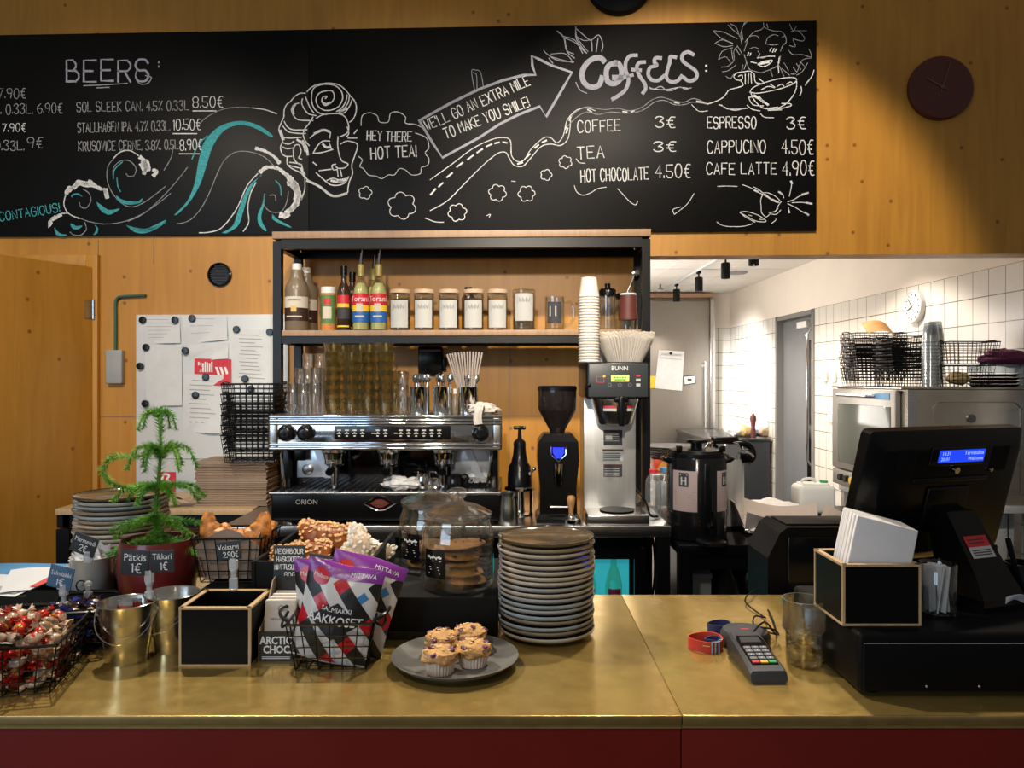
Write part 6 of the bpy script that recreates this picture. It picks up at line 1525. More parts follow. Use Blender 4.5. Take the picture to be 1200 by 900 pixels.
# card terminal, reader and cable
mat('dark grey plastic', (.045, .048, .055), .4, 0, .08, 30); mat('key grey', (.16, .165, .18), .5); mat('key red', (.55, .04, .05), .5); mat('key yellow', (.75, .48, .04), .5); mat('key green', (.03, .38, .10), .5)
t = thing('card_terminal', 'black card payment terminal with coloured keys on the brass counter', 'card terminal', (.460, 1.452, 1.0), .04)
S_ = lambda x, y, h: (x, y, .024+(y+.07)*.20+h)
b = MB(); pr = [(-.07, 0), (-.07, .020), (-.064, .025), (.062, .052), (.07, .048), (.07, 0)]
def wid(y): return .0315+.002*(y < -.03)
rows = [[(-wid(y)+.004, y, 0), (-wid(y), y, .006), (-wid(y), y, zt-.005), (-wid(y)+.005, y, zt), (wid(y)-.005, y, zt), (wid(y), y, zt-.005), (wid(y), y, .006), (wid(y)-.004, y, 0)] for y, zt in ((-.072, .014), (-.068, .022), (-.05, .028), (0, .038), (.06, .050), (.068, .047), (.07, .04))]
b.loft(rows); child('body', t, b, 'dark grey plastic')
b = MB(); b.prism([(-.025, -.052), (.025, -.052), (.026, .03), (.022, .045), (-.022, .045), (-.026, .03)], .0012, lambda x, y, h: S_(x, y, h)); child('recess', t, b, 'gloss black')
b = MB(); b.prism([(-.02, .02), (.02, .02), (.018, .04), (-.018, .04)], .0008, lambda x, y, h: S_(x, y, .0012+h)); child('screen', t, b, 'brewer panel')
for r_ in range(5):
    for c_ in range(3):
        mt = ('key red', 'key yellow', 'key green')[c_] if r_ == 0 else 'key grey'
        b = MB(); b.prism([(-.0065, -.0035), (.0065, -.0035), (.0065, .0035), (-.0065, .0035)], .0022, lambda x, y, h: S_(-.0155+c_*.0155+x, -.046+r_*.0118+y, .001+h)); k_ = child('key', t, b, mt, label=('red key', 'yellow key', 'green key')[c_] if r_ == 0 else None)
        if r_:
            b = MB().m('white print'); b.flat2(print_text('123456789*0#'[(4-r_)*3+c_], .006, 'CENTER'), lambda x, y: Vector(S_(-.0155+c_*.0155+x, -.048+r_*.0118+y, .0036))); child('digit', k_, b)
t = thing('card_reader', 'flat round black reader puck behind the card terminal', 'card reader', (.482, 1.588, 1.0)); b = MB(); b.T = Matrix.Scale(1.0, 4); b.lathe([(0, 0), (.047, 0), (.050, .006), (.050, .022), (.045, .030), (.03, .034), (0, .035)], n=40); child('body', t, b, 'dark grey plastic'); b = MB().m('red print'); b.flat2(print_text('pay', .014, 'CENTER'), plane_f((0, -.012, .0356), (1, 0, 0), (0, 1, 0))) if False else b.box((-.004, -.012, .0346), (.016, .006, .001)); child('mark', t, b)
b = MB(); b.tube(cat([(.505, 1.60, 1.030), (.535, 1.58, 1.034), (.555, 1.60, 1.015), (.545, 1.66, 1.004), (.535, 1.70, 1.004), (.55, 1.74, 1.010), (.565, 1.72, 1.014), (.575, 1.76, 1.004), (.565, 1.86, 1.008), (.60, 1.93, 1.012), (.64, 2.0, 1.0)], 6), .0018, 7); b.tube(cat([(.475, 1.525, 1.040), (.50, 1.55, 1.052), (.53, 1.60, 1.040), (.56, 1.63, 1.006), (.585, 1.72, 1.006), (.60, 1.80, 1.006)], 6), .002, 7); o = b.build('power_cable', mt='matt black'); tag(o, 'thin black cables trailing from the card reader to the back of the counter', 'cable')
# strap bands with buckles
mat('band red', (.62, .05, .03), .6, 0, .06, 60); mat('band navy', (.02, .035, .12), .6, 0, .06, 60); mat('buckle blue', (.16, .48, .62), .35)
def band(lb, mt, loc, r, w_, rz, ell=1.0, bang=-1.2, stit=None):
    t = thing('strap_band', lb, 'band', loc, rz, 'bands on the counter'); n = 44
    b = MB()
    q = lambda a, rr_, z: (rr_*math.cos(a), rr_*ell*math.sin(a), z+.0015*math.sin(2*a))
    rings = [[q(2*PI*i/n, rr_, z) for rr_, z in ((r, 0), (r, w_), (r-.0022, w_), (r-.0022, 0))] for i in range(n)]
    b.loft(rings+[rings[0]], cap=False); child('strap', t, b, mt)
    b = MB(); fx = lambda a, z: Vector(q(a, r+.0025, z)); pts = [fx(bang, -.001), fx(bang, w_+.002), fx(bang+.45, w_+.002), fx(bang+.45, -.001)]; b.tube([pts[0].lerp(pts[1], .0), pts[1], pts[2], pts[3]], .0016, 6, closed=True); b.tube([fx(bang+.2, .002), fx(bang+.22, w_-.001)], .0012, 6); child('buckle', t, b, 'buckle blue', label='light blue buckle')
    b = MB().m('label yellow'); b.add([fx(bang-.5, w_*.62), fx(bang-.12, w_*.62), fx(bang-.12, w_*.72), fx(bang-.5, w_*.72)], [(0, 1, 2, 3)]); child('stitching', t, b)
band('red band with a light blue buckle, rolled into a ring on the counter', 'band red', (.394, 1.565, 1.0005), .0345, .022, -.1, .95, -1.35)
band('small navy band with a light blue buckle, set inside the red ring', 'band navy', (.408, 1.560, 1.0005), .0175, .021, .2, .8, -1.3)
band('navy band with a light blue buckle, lying between the red ring and the reader', 'band navy', (.447, 1.655, 1.0005), .027, .022, .25, .8, -.9)
# pen cup at the right edge
t = thing('pen_cup', 'black cup of pens at the right edge behind the till stand', 'cup', (1.022, 1.53, DZ)); b = MB(); b.lathe([(0, 0), (.034, 0), (.036, .07), (.034, .07), (.032, .004), (0, .003)], n=26); child('body', t, b, 'black plastic')
for x, y, mt, lb, ry in ((1.012, 1.522, 'black plastic', 'thick black pen in the cup by the till', -.25), (1.03, 1.525, 'leaf blue', 'blue pen in the cup by the till', -.06)):
    t = thing('pen', lb, 'pen', (x, y, DZ+.005)); t.rotation_euler = (0, ry, 0); b = MB(); b.cyl((0, 0, 0), (0, 0, .10), .0055, n=12); child('barrel', t, b, mt); b = MB(); b.cyl((0, 0, .10), (0, 0, .118), .006, .005, 12); child('cap', t, b, mt)
# ---------------------------------------------------------------- black work table with the urns
t = thing('work_table', 'black steel work table carrying the coffee urns', 'table', (1.105, 3.0, 0)); TB = .985
b = MB(); b.box((0, 0, TB-.018), (1.08, .80, .036), .003); child('tabletop', t, b, 'gloss black')
b = MB(); b.box((0, -.37, TB-.062), (1.04, .03, .05)); b.box((0, .37, TB-.062), (1.04, .03, .05)); b.box((0, 0, .42), (1.0, .70, .03)); child('frame', t, b, 'black steel')
for x in (-.515, .515):
    for y in (-.375, .375): b = MB(); b.box((x, y, .475), (.045, .045, .95)); child('leg', t, b, 'black steel')
mat('urn label', (.43, .33, .32), .6, 0, .03, 20)
t = thing('coffee_urn', 'black round coffee urn with pinkish labels on the work table', 'coffee urn', (.656, 2.73, TB))
b = MB(); b.lathe([(0, .0), (.098, 0), (.104, .006), (.104, .285), (.100, .292), (0, .292)], n=52); child('body', t, b, 'gloss black')
b = MB(); b.lathe([(.103, .290), (.103, .302), (.095, .312), (.05, .318), (0, .318)], n=52); b.lathe([(.02, .318), (.02, .332), (.035, .336), (.035, .346), (0, .348)], n=24); child('lid', t, b, 'black plastic')
for s_ in (-1, 1): b = MB(); b.tube(cat([(s_*.098, -.02, .27), (s_*.118, -.03, .28), (s_*.118, .03, .28), (s_*.098, .02, .27)], 5), .008, 8); b.box((s_*.075, -.06, .32), (.02, .02, .02), .004); child('handle', t, b, 'black plastic')
b = MB()
for x0, x1 in ((-.115, -.022), (.050, .125)):
    lab(b, .1046, x0, x1, .105, .245, 'urn label', 12); xc = x0+.045 if x0 < 0 else x0+.042; lab(b, .1050, xc-.018, xc+.018, .19, .238, 'ink'); f = cyl_f(.1054, 0); b.m('label white')
    b.strokes([[Vector((xc-.008, .198)), Vector((xc-.008, .222))], [Vector((xc+.008, .198)), Vector((xc+.008, .222))], [Vector((xc-.008, .210)), Vector((xc+.008, .210))]], .005, f); b.strokes([[Vector((xc-.013, .231)), Vector((xc+.013, .231))]], .003, f); b.m('ink')
    for k in range(6): b.strokes([[Vector((x0+.012, .172-k*.009)), Vector((x1-.012-.008*(k % 3), .172-k*.009))]], .0014, f)
child('label', t, b)
b = MB(); b.box((.014, -.104, .16), (.028, .012, .22), .004); child('sight_gauge', t, b, 'gloss black', label='vertical gauge strip')
b = MB(); b.lathe([(.0, .0), (.05, 0), (.05, .012), (.044, .016), (0, .016)], c=(.02, -.125, 0), n=30); child('drip_tray', t, b, 'black plastic'); b = MB(); b.cyl((.02, -.10, .06), (.02, -.14, .055), .014, .012, 14); b.cyl((.02, -.135, .055), (.02, -.137, .03), .011, .009, 12); b.tube([(.02, -.135, .065), (.02, -.13, .1), (.02, -.135, .115)], .006, 8); child('tap', t, b, 'black plastic'); b = MB(); b.box((.02, -.1755, .009), (.04, .002, .010)); child('plate', t, b, 'dark steel')
t = thing('thermos_jug', 'steel vacuum jug with a black pump head behind the black urn', 'thermos', (.806, 2.92, TB))
b = MB(); b.lathe([(0, 0), (.070, 0), (.073, .01), (.073, .25), (.066, .275), (0, .275)], n=44); child('body', t, b, 'brushed steel'); b = MB(); b.lathe([(.0735, 0), (.0745, .012), (.0735, .016)], n=40); child('base_ring', t, b, 'black plastic')
b = MB(); b.lathe([(.07, .262), (.071, .30), (.06, .318), (.03, .325), (0, .326)], n=40); child('shoulder', t, b, 'chrome'); b = MB(); b.tube(cat([(.03, -.01, .32), (.07, -.02, .318), (.098, -.02, .30), (.104, -.02, .265), (.085, -.02, .245)], 5), .012, 10, rr=None); b.box((.0, 0, .333), (.10, .05, .018), .007); b.box((.075, -.03, .27), (.05, .04, .05), .01); child('pump_head', t, b, 'black plastic')
b = MB(); b.tube(cat([(.05, -.06, .285), (.075, -.075, .283), (.085, -.08, .27)], 4), .007, 8); child('spout', t, b, 'chrome')
def pet(px, d, z, h, r, cap, lb):
    t = thing('water_bottle', lb, 'bottle', ((px-600)*d/900, d, z)); b = MB(); b.lathe([(0, .006), (r*.6, 0), (r, .008), (r, h*.3), (r*.94, h*.33), (r, h*.36), (r, h*.6), (r*.94, h*.63), (r, h*.66), (r*.9, h*.78), (.014, h*.9), (.014, h*.95), (.012, h*.95), (0, h*.93)], n=24); child('body', t, b, 'clear plastic'); b = MB(); b.lathe([(0, h*.92), (.017, h*.92), (.017, h), (0, h)], n=16); child('cap', t, b, cap); return t
pet(765.5, 2.86, CZ, .17, .030, 'label red', 'clear plastic bottle with a red cap between brewer and urn'); pet(779, 2.96, TB, .22, .034, 'leaf blue', 'clear plastic bottle with a blue cap close to the urn')
# canister, print bag, takeaway trays
t = thing('canister', 'white plastic canister with a green cap at the back of the work table', 'canister', (1.262, 3.22, TB)); b = MB(); b.box((0, 0, .06), (.155, .11, .12), .018); b.box((0, 0, .118), (.12, .08, .018), .008); child('body', t, b, 'white plastic'); b = MB(); b.cyl((.045, 0, .122), (.045, 0, .136), .016, n=16); child('cap', t, b, 'key green', label='green cap')
b = MB(); b.tube(cat([(-.05, 0, .12), (-.04, 0, .14), (.0, 0, .142), (.012, 0, .122)], 5), .006, 8); child('handle', t, b, 'white plastic')
mat('tray card', (.50, .42, .37), .85, 0, .05, 20); mat('greaseproof', (.72, .69, .66), .5, 0, .05, 30, bump=.4, bscale=40)
t = thing('paper_bag', 'white paper bag with red print lying behind the takeaway tray', 'bag', (1.03, 3.1, TB), .1); b = MB(); b.ball((0, 0, .035), (.14, .10, .034), 32, 16, lambda u: lump(u, 2.2, .35, 6)); child('bag', t, b, 'greaseproof'); b = MB().m('red print'); b.patch(lambda u, v: (-.09+.035*u, -.103+.002*u, .02+.028*v), 1, 1); b.patch(lambda u, v: (-.04+.015*u, -.107, .022+.02*v), 1, 1); child('print', t, b)
t = thing('takeaway_tray', 'open pale card takeaway tray tilted up on the work table', 'tray', (1.00, 2.78, TB), -.08)
b = MB()
b.sheet(lambda u, v: (-.16+.31*u, -.03+.17*v, .022+.022*(1-u)*(v)), .0015, 8, 6); b.sheet(lambda u, v: (-.16+.04*v*0+.31*u, -.03-.03*v, .022+(.012+.055*(1-u)**2+.06*max(0, u-.6))*v), .0015, 12, 4); b.sheet(lambda u, v: (-.16+.31*u, .14+.03*v, .03+(.06+.03*(1-u)-.05*math.sin(u*PI)*.6)*v), .0015, 12, 4)
b.sheet(lambda u, v: (-.16-.035*v, -.03+.17*u, .03+.085*v), .0015, 8, 4); b.sheet(lambda u, v: (.15+.03*v, -.03+.17*u, .022+.065*v), .0015, 8, 4); child('card', t, b, 'tray card'); b = MB(); b.ball((0, .05, .032), (.10, .05, .014), 24, 12, lambda u: lump(u, 3, .5, 4)); child('greasy_paper', t, b, 'greaseproof'); b = MB(); b.ball((-.10, -.02, .014), (.045, .03, .016), 18, 12, lambda u: lump(u, 3, .4, 1)); child('crumpled_foot', t, b, 'greaseproof')
# stored under the work table
LZ = .435
def store(px0, px1, py, d): x0 = (px0-600)*d/900; x1 = (px1-600)*d/900; return (x0+x1)/2, x1-x0, 1.55-(py-443)*d/900
x, w_, z = store(806, 826, 661, 2.8); t = thing('storage_bin', 'grey plastic bin under the left end of the work table', 'bin', (x, 2.8, LZ)); b = MB(); b.loft([[(sx*w_/2*k, sy*.09*k, zz) for sx, sy in ((-1, -1), (1, -1), (1, 1), (-1, 1))] for k, zz in ((.85, 0), (1, z-LZ-.03))]); child('body', t, b, 'grey plastic'); b = MB(); b.box((0, 0, z-LZ-.02), (w_*1.08, .195, .02), .004); b.box((0.01, 0, z-LZ-.004), (w_*.6, .10, .014), .004); child('lid', t, b, 'grey plastic')
mat('bag brown black', (.020, .014, .012), .5, 0, .3, 30, bump=.5, bscale=30)
x, w_, z = store(824, 868, 662, 2.86); o = MB().ball((0, 0, (z-LZ)/2+.012), (w_/2-.004, .085, (z-LZ)/2+.005), 30, 20, lambda u: lump(u, 2.4, .15, 5)).build('bin_bag', mt='bag brown black'); o.location = (x, 2.86, LZ); tag(o, 'dark crumpled bag stored under the work table', 'bag')
x, w_, z = store(874, 918, 660, 2.9); t = thing('frying_pan', 'steel pan stored on its side under the work table', 'pan', (x, 2.9, LZ+.31)); b = MB(Matrix.Rotation(.95, 4, 'X') @ Matrix.Rotation(.25, 4, 'Y')); b.lathe([(0, 0), (.075, 0), (.095, .03), (.098, .03), (.078, -.003), (0, -.003)], n=36); child('body', t, b, 'steel'); b = MB(); b.tube([(.06, .07, .0), (.10, .12, -.03), (.12, .16, -.06)], .009, 8); child('handle', t, b, 'black plastic'); b = MB(); b.box((.02, .06, -.19), (.12, .10, .24), .01); child('stand', t, b, 'matt black')
x, w_, z = store(855, 875, 652, 3.05); t = thing('storage_box', 'blue box on the shelf under the work table', 'box', (x, 3.05, LZ)); b = MB(); b.box((0, 0, .21), (.09, .12, .42), .004); child('body', t, b, 'band navy'); b = MB(); b.box((0, 0, .425), (.094, .124, .02), .003); child('lid', t, b, 'band navy')
x, w_, z = store(825, 853, 650, 3.2); t = thing('paper_stack', 'stack of white paper under the work table', 'paper', (x, 3.2, LZ)); b = MB(); b.box((0, 0, .21), (.11, .12, .42), .003); child('sheets', t, b, 'paper')
t = thing('hanging_cables', 'black cables hanging beside the wall end behind the counter', 'cable', (.55, 3.2, 0)); b = MB()
for k in range(3): b.tube(cat([(.0+k*.02, .0, .98), (.02+k*.025, .0, .8), (.0+k*.03, .0, .62), (-.05+k*.02, .02, .5), (.0, .03, .3)], 6), .005, 6)
b.T = None; child('cords', t, b, 'matt black')
# ---------------------------------------------------------------- kitchen beyond the opening
mat('oven glass', (.09, .115, .105), .10, 0, .08, 4); mat('oven steel', (.46, .42, .36), .26, .85, .12, 6); mat('apron grey', (.30, .29, .27), .35, .5, .06, 8)
OX0, OX1, OY0, OY1, OZ0, OZ1 = 2.03, 2.67, 4.0, 4.86, .885, 1.492
t = thing('combi_oven', 'steel oven with a glass door standing against the tiled kitchen wall', 'oven', ((OX0+OX1)/2, (OY0+OY1)/2, OZ0)); cx, cy = (OX0+OX1)/2, (OY0+OY1)/2
b = MB(); b.box((.012, 0, (OZ1-OZ0)/2), (OX1-OX0-.024, OY1-OY0, OZ1-OZ0), .006); child('body', t, b, 'oven steel')
xf = OX0-cx; b = MB(); b.box((xf+.006, .02, .355), (.03, .80, .49), .006); dr = child('door', t, b, 'apron grey')
b = MB(); b.box((xf-.0105, .0, .33), (.004, .66, .36), .002); child('glass', dr, b, 'oven glass')
b = MB(); b.tube([(xf-.01, -.15, .565), (xf-.045, -.13, .565), (xf-.045, .25, .565), (xf-.01, .27, .565)], .011, 8); child('handle', dr, b, 'steel'); b = MB(); b.box((xf-.0105, -.24, .565), (.003, .16, .035)); child('sticker', dr, b, 'leaf blue', label='blue sticker')
b = MB(); b.box((xf+.008, .02, .055), (.028, .80, .095), .004); cp_ = child('control_panel', t, b, 'apron grey')
for k, y in enumerate((.28, .20, .12)): b = MB(); b.cyl((xf-.006, y, .058), (xf-.03, y, .058), .022, .019, 18); child('dial', cp_, b, 'gloss black' if k < 2 else 'label yellow')
b = MB(); b.box((xf+.05, OY0-cy-.004, (OZ1-OZ0)/2), (.05, .008, OZ1-OZ0-.01), .003); child('corner_post', t, b, 'steel')
ys = OY0-cy
b = MB()
for x0, x1, z0, z1 in ((-.16, .30, .06, .54),): b.tube([(x0, ys-.001, z0), (x1, ys-.001, z0), (x1, ys-.001, z1-.03), (x1-.03, ys-.001, z1), (x0+.03, ys-.001, z1), (x0, ys-.001, z1-.03)], .004, 6, closed=True)
child('embossed_frame', t, b, 'oven steel'); b = MB(); b.cyl((.04, ys, .455), (.04, ys-.01, .455), .022, n=18); child('plug', t, b, 'dark steel')
b = MB(); b.box((0, 0, OZ1-OZ0+.004), (OX1-OX0+.01, OY1-OY0+.01, .010), .003); child('top_sheet', t, b, 'oven steel')
t = thing('oven_stand', 'pale steel stand with a shelf under the oven', 'stand', (cx, cy, 0)); b = MB(); b.box((.02, 0, OZ0-.02), (.60, .88, .04), .004); b.box((0.02, 0, .35), (.58, .84, .03)); child('shelf', t, b, 'white enamel'); b = MB(); b.box((.05, .02, .6), (.5, .7, .46), .01); child('cupboard', t, b, 'white enamel')
for x in (-.25, .29):
    for y in (-.4, .4): b = MB(); b.box((x, y, .43), (.04, .04, .86)); child('leg', t, b, 'steel')
OT = OZ1+.009
def kb(x, y, k_, lb, w0, d0, h, rz, src={}, name='wire_basket', nx=11):
    key = (w0, d0, h)
    if key in src: return dup(src[key], (x, y, OT+k_), rz, lb)
    t = thing(name, lb, 'basket', (x, y, OT+k_), rz, 'wire baskets on the oven'); b = MB(); wire_basket(b, w0, d0, w0*1.12, d0*1.12, h, nx, 8, 6, .0016, .0032); child('mesh', t, b, 'black steel')
    for s_ in (-1, 1): b = MB(); b.tube(cat([(s_*w0*.56, -.05, h), (s_*(w0*.56+.014), -.035, h+.008), (s_*(w0*.56+.014), .035, h+.008), (s_*w0*.56, .05, h)], 4), .0035, 6); child('handle', t, b, 'black steel')
    src[key] = t; return t
for k in range(7): kb(2.17+.003*math.sin(k*2), 4.62, k*.034, 'black wire basket, %s of the left pile on the oven' % ORD[6-k], .27, .2, .11, .05*math.sin(k))
for k in range(6): kb(2.20, 4.34, k*.034, 'black wire basket, %s of the nearer pile behind the plastic cups' % ORD[5-k], .20, .18, .11, .1+.05*math.cos(k))
for k, (x, y, z, lb) in enumerate(((2.40, 4.13, 0, 'black wire basket under the one with raised handles, right on the oven'), (2.42, 4.12, .125, 'black wire basket with raised handles, right on the oven'))): kb(x, y, z, lb, .25, .17, .115, .05)
mat('kraft bread', (.45, .22, .05), .7, 0, .2, 20); mat('purple cloth', (.10, .012, .05), .9, 0, .2, 30); mat('tan bread', (.45, .33, .16), .85, 0, .2, 40)
o = MB().sheet(lambda u, v: (-.1+.2*u, -.08+.16*v, .05*math.sin(u*3)+.03*v), .002, 8, 6).build('kraft_sheet', mt='kraft bread'); o.location = (2.19, 4.58, OT+.30); o.rotation_euler = (.3, .35, 0); tag(o, 'orange brown paper lying on the left pile of wire baskets', 'paper')
cu = None
for (x, y, n_, lb) in ((2.235, 4.10, 14, 'front stack'), (2.36, 4.28, 15, 'rear stack'), (2.30, 4.22, 9, 'short middle stack')):
    for k in range(n_):
        L = 'clear plastic cup upside down, %s of the %s on the oven' % (ORD[n_-1-k], lb); loc = (x, y, OT+k*.0185)
        if cu is None: cu = MB().lathe([(.046, 0), (.047, .003), (.044, .006), (.031, .105), (0, .106), (0, .1045), (.0295, .1035), (.042, .008), (.045, .001)], n=26).build('plastic_cup', mt='clear plastic'); cu.location = loc; tag(cu, L, 'plastic cup', 'clear cups on the oven')
        else: dup(cu, loc, k*.3, L)
o = MB().ball((0, 0, .04), (.12, .09, .045), 26, 16, lambda u: lump(u, 2.2, .3, 2)).build('folded_cloth', mt='purple cloth'); o.location = (2.63, 4.10, OT+.115); tag(o, 'purple cloth on the clear box at the right edge', 'cloth')
t = thing('clear_box', 'clear plastic box on a black tray, right end of the oven', 'box', (2.57, 4.11, OT+.075)); b = MB(); b.loft([[(sx*w_, sy*.07, z) for sx, sy in ((-1, -1), (1, -1), (1, 1), (-1, 1))] for w_, z in ((.09, 0), (.1, .045), (.098, .045), (.088, .002))]); child('body', t, b, 'clear plastic')
tr0 = None
for k in range(4):
    L = 'flat black tray, %s of the pile at the right end of the oven' % ORD[3-k]; loc = (2.575, 4.11, OT+k*.018)
    if tr0 is None: tr0 = MB().loft([[(sx*w_, sy*d_, z) for sx, sy in ((-1, -1), (1, -1), (1, 1), (-1, 1))] for w_, d_, z in ((.075, .07, 0), (.09, .085, .016), (.087, .082, .016), (.073, .068, .003))]).build('black_tray', mt='matt black'); tr0.location = loc; tag(tr0, L, 'tray', 'black trays on the oven')
    else: dup(tr0, loc, .02*k, L)
o = MB().ball((0, 0, .035), (.06, .05, .035), 20, 14, lambda u: lump(u, 2, .15, 2)).build('bread_roll', mt='tan bread'); o.location = (2.40, 4.13, OT+.012); tag(o, 'tan bread roll in the lower right wire basket', 'bread')
# kitchen wall clock, sockets
t = thing('kitchen_clock', 'round white clock on the tiled kitchen wall', 'clock', (2.698, 5.12, 2.025)); b = MB(Matrix.Rotation(-PI/2, 4, 'Y')); b.lathe([(0, 0), (.108, 0), (.11, .03), (.104, .036), (.098, .030), (0, .030)], n=48); child('case', t, b, 'white plastic')
b = MB(Matrix.Rotation(-PI/2, 4, 'Y')).m('ink')
for k in range(12): a = 2*PI*k/12; b.T = Matrix.Rotation(-PI/2, 4, 'Y') @ Matrix.Rotation(a, 4, 'Z'); b.box((.083, 0, .0315), (.016, .008, .002))
b.T = None; child('numerals', t, b)
for a, l in ((1.9, .06), (.75, .08)): b = MB(Matrix.Rotation(-PI/2, 4, 'Y') @ Matrix.Rotation(a, 4, 'Z')); b.box((l/2, 0, .033), (l, .007, .002)); child('hand', t, b, 'ink')
so = None
for y, z, lb in ((6.60, 1.56, 'white wall socket left of the pair on the tiles'), (6.42, 1.56, 'white wall switch right of the pair on the tiles'), (6.47, 1.22, 'lower white wall socket on the tiles beside the doorway')):
    if so is None:
        so = thing('wall_socket', lb, 'socket', (2.699, y, z), 0, 'sockets on the tiled wall'); b = MB(); b.box((-.012, 0, 0), (.024, .085, .085), .005); child('plate', so, b, 'white plastic'); b = MB(); b.box((-.026, 0, 0), (.005, .05, .05), .002); child('rocker', so, b, 'white enamel')
    else: dup(so, (2.699, y, z), 0, lb)
t = thing('soap_dispenser', 'slim grey dispenser on the tiles left of the wire baskets', 'dispenser', (2.685, 6.05, 1.62)); b = MB(); b.box((-.02, 0, 0), (.06, .05, .18), .015); child('body', t, b, 'dark steel')
# track lights, ceiling speaker, detector
t = thing('light_track', 'white ceiling track carrying the black kitchen spotlights', 'light track', (1.8, 7.2, 2.6)); b = MB(); b.box((0, 0, -.012), (.035, 3.9, .022), .002); child('rail', t, b, 'white enamel')
mat('lamp white', (1, .93, .82), .5, emit=9)
tl = None
for y, lb in ((5.72, 'black ceiling spotlight, nearest of the four on the track'), (6.47, 'black ceiling spotlight, second nearest on the track'), (7.4, 'black ceiling spotlight, third nearest on the track'), (8.4, 'black ceiling spotlight, farthest of the four on the track')):
    if tl is None:
        tl = thing('spotlight', lb, 'spotlight', (1.8, y, 2.577), 0, 'spotlights on the kitchen track'); b = MB(); b.lathe([(.036, -.06), (.038, -.064), (.038, -.185), (.036, -.19), (.032, -.19), (.031, -.178), (0, -.178)], n=28); b.lathe([(0, -.055), (.03, -.055), (.036, -.06)], n=28); child('housing', tl, b, 'matt black'); b = MB(); b.cyl((0, 0, 0), (0, 0, -.06), .008, n=10); b.box((0, 0, -.012), (.03, .08, .022), .003); child('stem', tl, b, 'matt black'); b = MB(); b.lathe([(0, -.182), (.03, -.182), (.03, -.180), (0, -.180)], n=24); child('bulb', tl, b, 'lamp white')
    else: dup(tl, (1.8, y, 2.577), 0, lb)
t = thing('ceiling_speaker', 'flat grey round speaker in the kitchen ceiling', 'speaker', (2.22, 7.6, 2.6)); b = MB(); b.lathe([(0, -.02), (.09, -.02), (.105, -.012), (.11, 0), (0, 0)], n=32); child('grille', t, b, 'ink grey')
t = thing('ceiling_vent', 'dark round vent in the kitchen ceiling by the opening', 'vent', (1.33, 5.15, 2.6)); b = MB(); b.lathe([(0, -.012), (.07, -.012), (.10, -.006), (.10, 0), (0, 0)], n=32); child('grille', t, b, 'dark steel')
t = thing('sprinkler', 'small sprinkler head hanging from the kitchen ceiling', 'sprinkler', (1.66, 8.6, 2.6)); b = MB(); b.cyl((0, 0, 0), (0, 0, -.04), .012, n=10); b.cyl((0, 0, -.045), (0, 0, -.05), .03, n=14); b.cyl((0, 0, -.03), (0, 0, -.048), .005, n=8); child('head', t, b, 'dark steel')
for y in (5.72, 6.47, 7.4, 8.4): lamp('spotlight_lamp', 'SPOT', (1.8, y, 2.375), (1.8, y, 0), 62, (1, .86, .73), .04, 150, .5)
for x, y in ((1.15, 4.5), (2.0, 5.0)): lamp('oven_fill', 'SPOT', (x, y, 2.55), (x+.1, y+.1, 0), 70, (1, .86, .73), .06, 124, .3)  # two unseen spots without fittings, added to light the oven end
# notices on the cold-room door
c = [P(*q, 9.385) for q in ((772, 410), (802, 412), (799, 458), (767, 455))]; t = thing('paper_sheet', 'white notice with a black magnet on the steel cold-room door', 'paper', c[0])
b = MB().m('paper').sheet(lambda u, v: (c[0]*(1-u)+c[1]*u)*(1-v)+(c[3]*(1-u)+c[2]*u)*v+Vector((0, -.01*math.sin(u*4+v*3)*v, 0)), .001, 6, 8); child('sheet', t, b, world=True); b = MB().m('ink grey')
for v in (.08, .11, .2): b.patch(lambda u, w_: (c[0]*(1-u*.8-.1)+c[1]*(u*.8+.1))*(1-v-w_*.01)+(c[3]*(1-u*.8-.1)+c[2]*(u*.8+.1))*(v+w_*.01)+Vector((0, -.014, 0)), 4, 1)
child('print', t, b, world=True)
dup(mg, P(786, 414, 9.365), 0, 'round black magnet holding the notice on the steel cold-room door'); bpy.data.objects[mg.name].scale = (1, 1, 1)
c2 = [P(*q, 9.392) for q in ((801, 441), (814, 440), (815, 449), (802, 451))]; t = thing('sticker', 'small white sticker with a black outline on the cold-room door', 'sticker', c2[0]); b = MB().m('paper').sheet(lambda u, v: (c2[0]*(1-u)+c2[1]*u)*(1-v)+(c2[3]*(1-u)+c2[2]*u)*v, .001, 2, 2); child('sheet', t, b, world=True); b = MB().m('ink'); b.tube([p+Vector((0, -.004, 0)) for p in c2], .006, 6, closed=True); b.box(tuple((c2[0]+c2[2])/2+Vector((0, -.004, 0))), (.05, .003, .025)); child('outline', t, b, world=True)
c3 = [P(*q, 9.39) for q in ((757, 440), (772, 441), (770, 454), (757, 456))]; t = thing('sticker', 'yellow sticker at the left of the cold-room door', 'sticker', c3[0]); b = MB().m('label yellow').sheet(lambda u, v: (c3[0]*(1-u)+c3[1]*u)*(1-v)+(c3[3]*(1-u)+c3[2]*u)*v, .001, 2, 2); child('sheet', t, b, world=True)
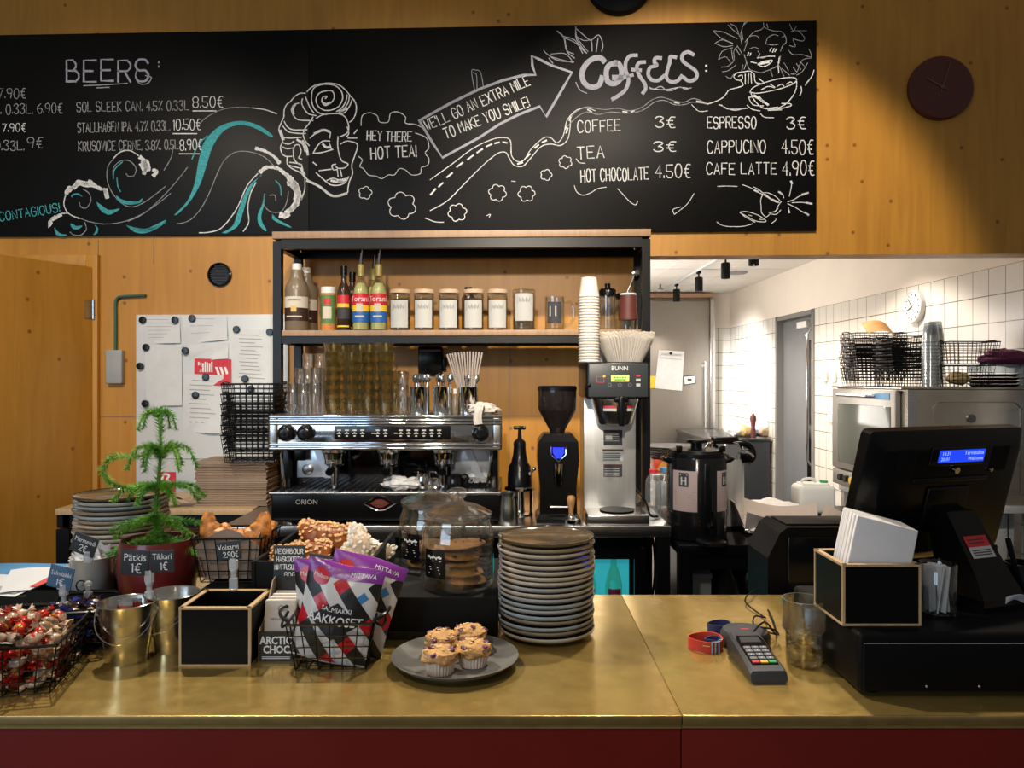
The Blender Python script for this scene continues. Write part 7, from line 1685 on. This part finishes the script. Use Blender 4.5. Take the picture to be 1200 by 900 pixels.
# dark cabinet by the far wall with the food on it
t = thing('dark_cabinet', 'charcoal kitchen cabinet by the far tiled wall', 'cabinet', (2.33, 8.6, 0)); b = MB(); b.box((0, 0, .45), (.68, 1.3, .90), .006); child('body', t, b, 'brewer panel'); b = MB(); b.box((0, 0, .916), (.70, 1.34, .028), .004); child('worktop', t, b, 'dark steel')
b = MB(); b.box((0, -.654, .45), (.66, .01, .86), .002); child('panel', t, b, 'brewer panel')
KZ = .931
mat('parcel orange', (.62, .32, .10), .7, 0, .2, 20); mat('parcel blue', (.35, .45, .60), .6, 0, .2, 20)
for px, d, s_, mt, lb in ((862, 8.15, .08, 'paper', 'white wrapped parcel at the left on the charcoal cabinet'), (874, 8.1, .07, 'tan bread', 'tan loaf in the middle of the charcoal cabinet'), (868, 8.4, .07, 'parcel orange', 'orange parcel at the back of the charcoal cabinet'), (885, 8.3, .075, 'parcel blue', 'pale blue parcel on the charcoal cabinet'), (899, 8.15, .07, 'kraft', 'brown paper parcel at the right on the charcoal cabinet')):
    o = MB().ball((0, 0, s_*.75), (s_*1.25, s_, s_*.8), 22, 14, lambda u: lump(u, 2, .25, px)).build('food_parcel', mt=mt); o.location = ((px-600)*d/900, d, KZ-.004); tag(o, lb, 'parcel')
t = thing('pepper_mill', 'dark wooden pepper mill on the charcoal cabinet', 'pepper mill', ((880-600)*8.0/900+.03, 8.02, KZ)); b = MB(); b.lathe([(0, 0), (.032, 0), (.034, .02), (.020, .10), (.026, .16), (.0, .16)], n=20); child('body', t, b, 'brown sleeve'); b = MB(); b.lathe([(.026, .162), (.034, .19), (.030, .22), (.014, .235), (.010, .25), (0, .252)], n=20); child('head', t, b, 'brown sleeve')
# steel work bench glimpsed between brewer and urn
t = thing('kitchen_bench', 'steel kitchen bench glimpsed between brewer and urn', 'bench', (.87, 4.05, 0)); b = MB(); b.box((0, 0, 1.06), (.36, .5, .03), .003); child('worktop', t, b, 'steel'); b = MB(); b.box((0, 0, .52), (.32, .46, 1.04), .004); child('cupboard', t, b, 'steel')
BZ = 1.075
mat('foil red', (.62, .07, .02), .35, 0, .1, 20)
def bench_box(lb, x, y, z, w_, d_, h, mt, mt2):
    t = thing('carton', lb, 'carton', (x, y, z)); b = MB(); b.box((0, 0, h/2), (w_, d_, h), .003); child('body', t, b, mt); b = MB(); b.patch(lambda u, v: (-w_*.45+w_*.35*u+w_*.15*v, -d_/2-.001, h*.1+h*.75*v), 1, 1); b.patch(lambda u, v: (w_*.02+w_*.42*u, -d_/2-.001, h*.3+h*.4*v), 1, 1); child('print', t, b, mt2)
bench_box('red and orange carton on the steel kitchen bench', .82, 3.95, BZ, .20, .12, .062, 'foil red', 'parcel orange'); bench_box('white carton behind the red one on the bench', .86, 4.12, BZ, .22, .14, .055, 'paper', 'red print')
pn = None
for k in range(5):
    L = 'flat steel pan lid, %s of the pile on the cartons' % ORD[4-k]; loc = (.83+.01*(k % 2), 4.0, BZ+.064+k*.012)
    if pn is None: pn = MB().lathe([(0, 0), (.12, 0), (.15, .008), (.152, .012), (.148, .011), (.118, .004), (0, .004)], n=36).build('pan_lid', mt='dark steel'); pn.location = loc; tag(pn, L, 'pan lid', 'pan lids on the bench')
    else: dup(pn, loc, 0, L)
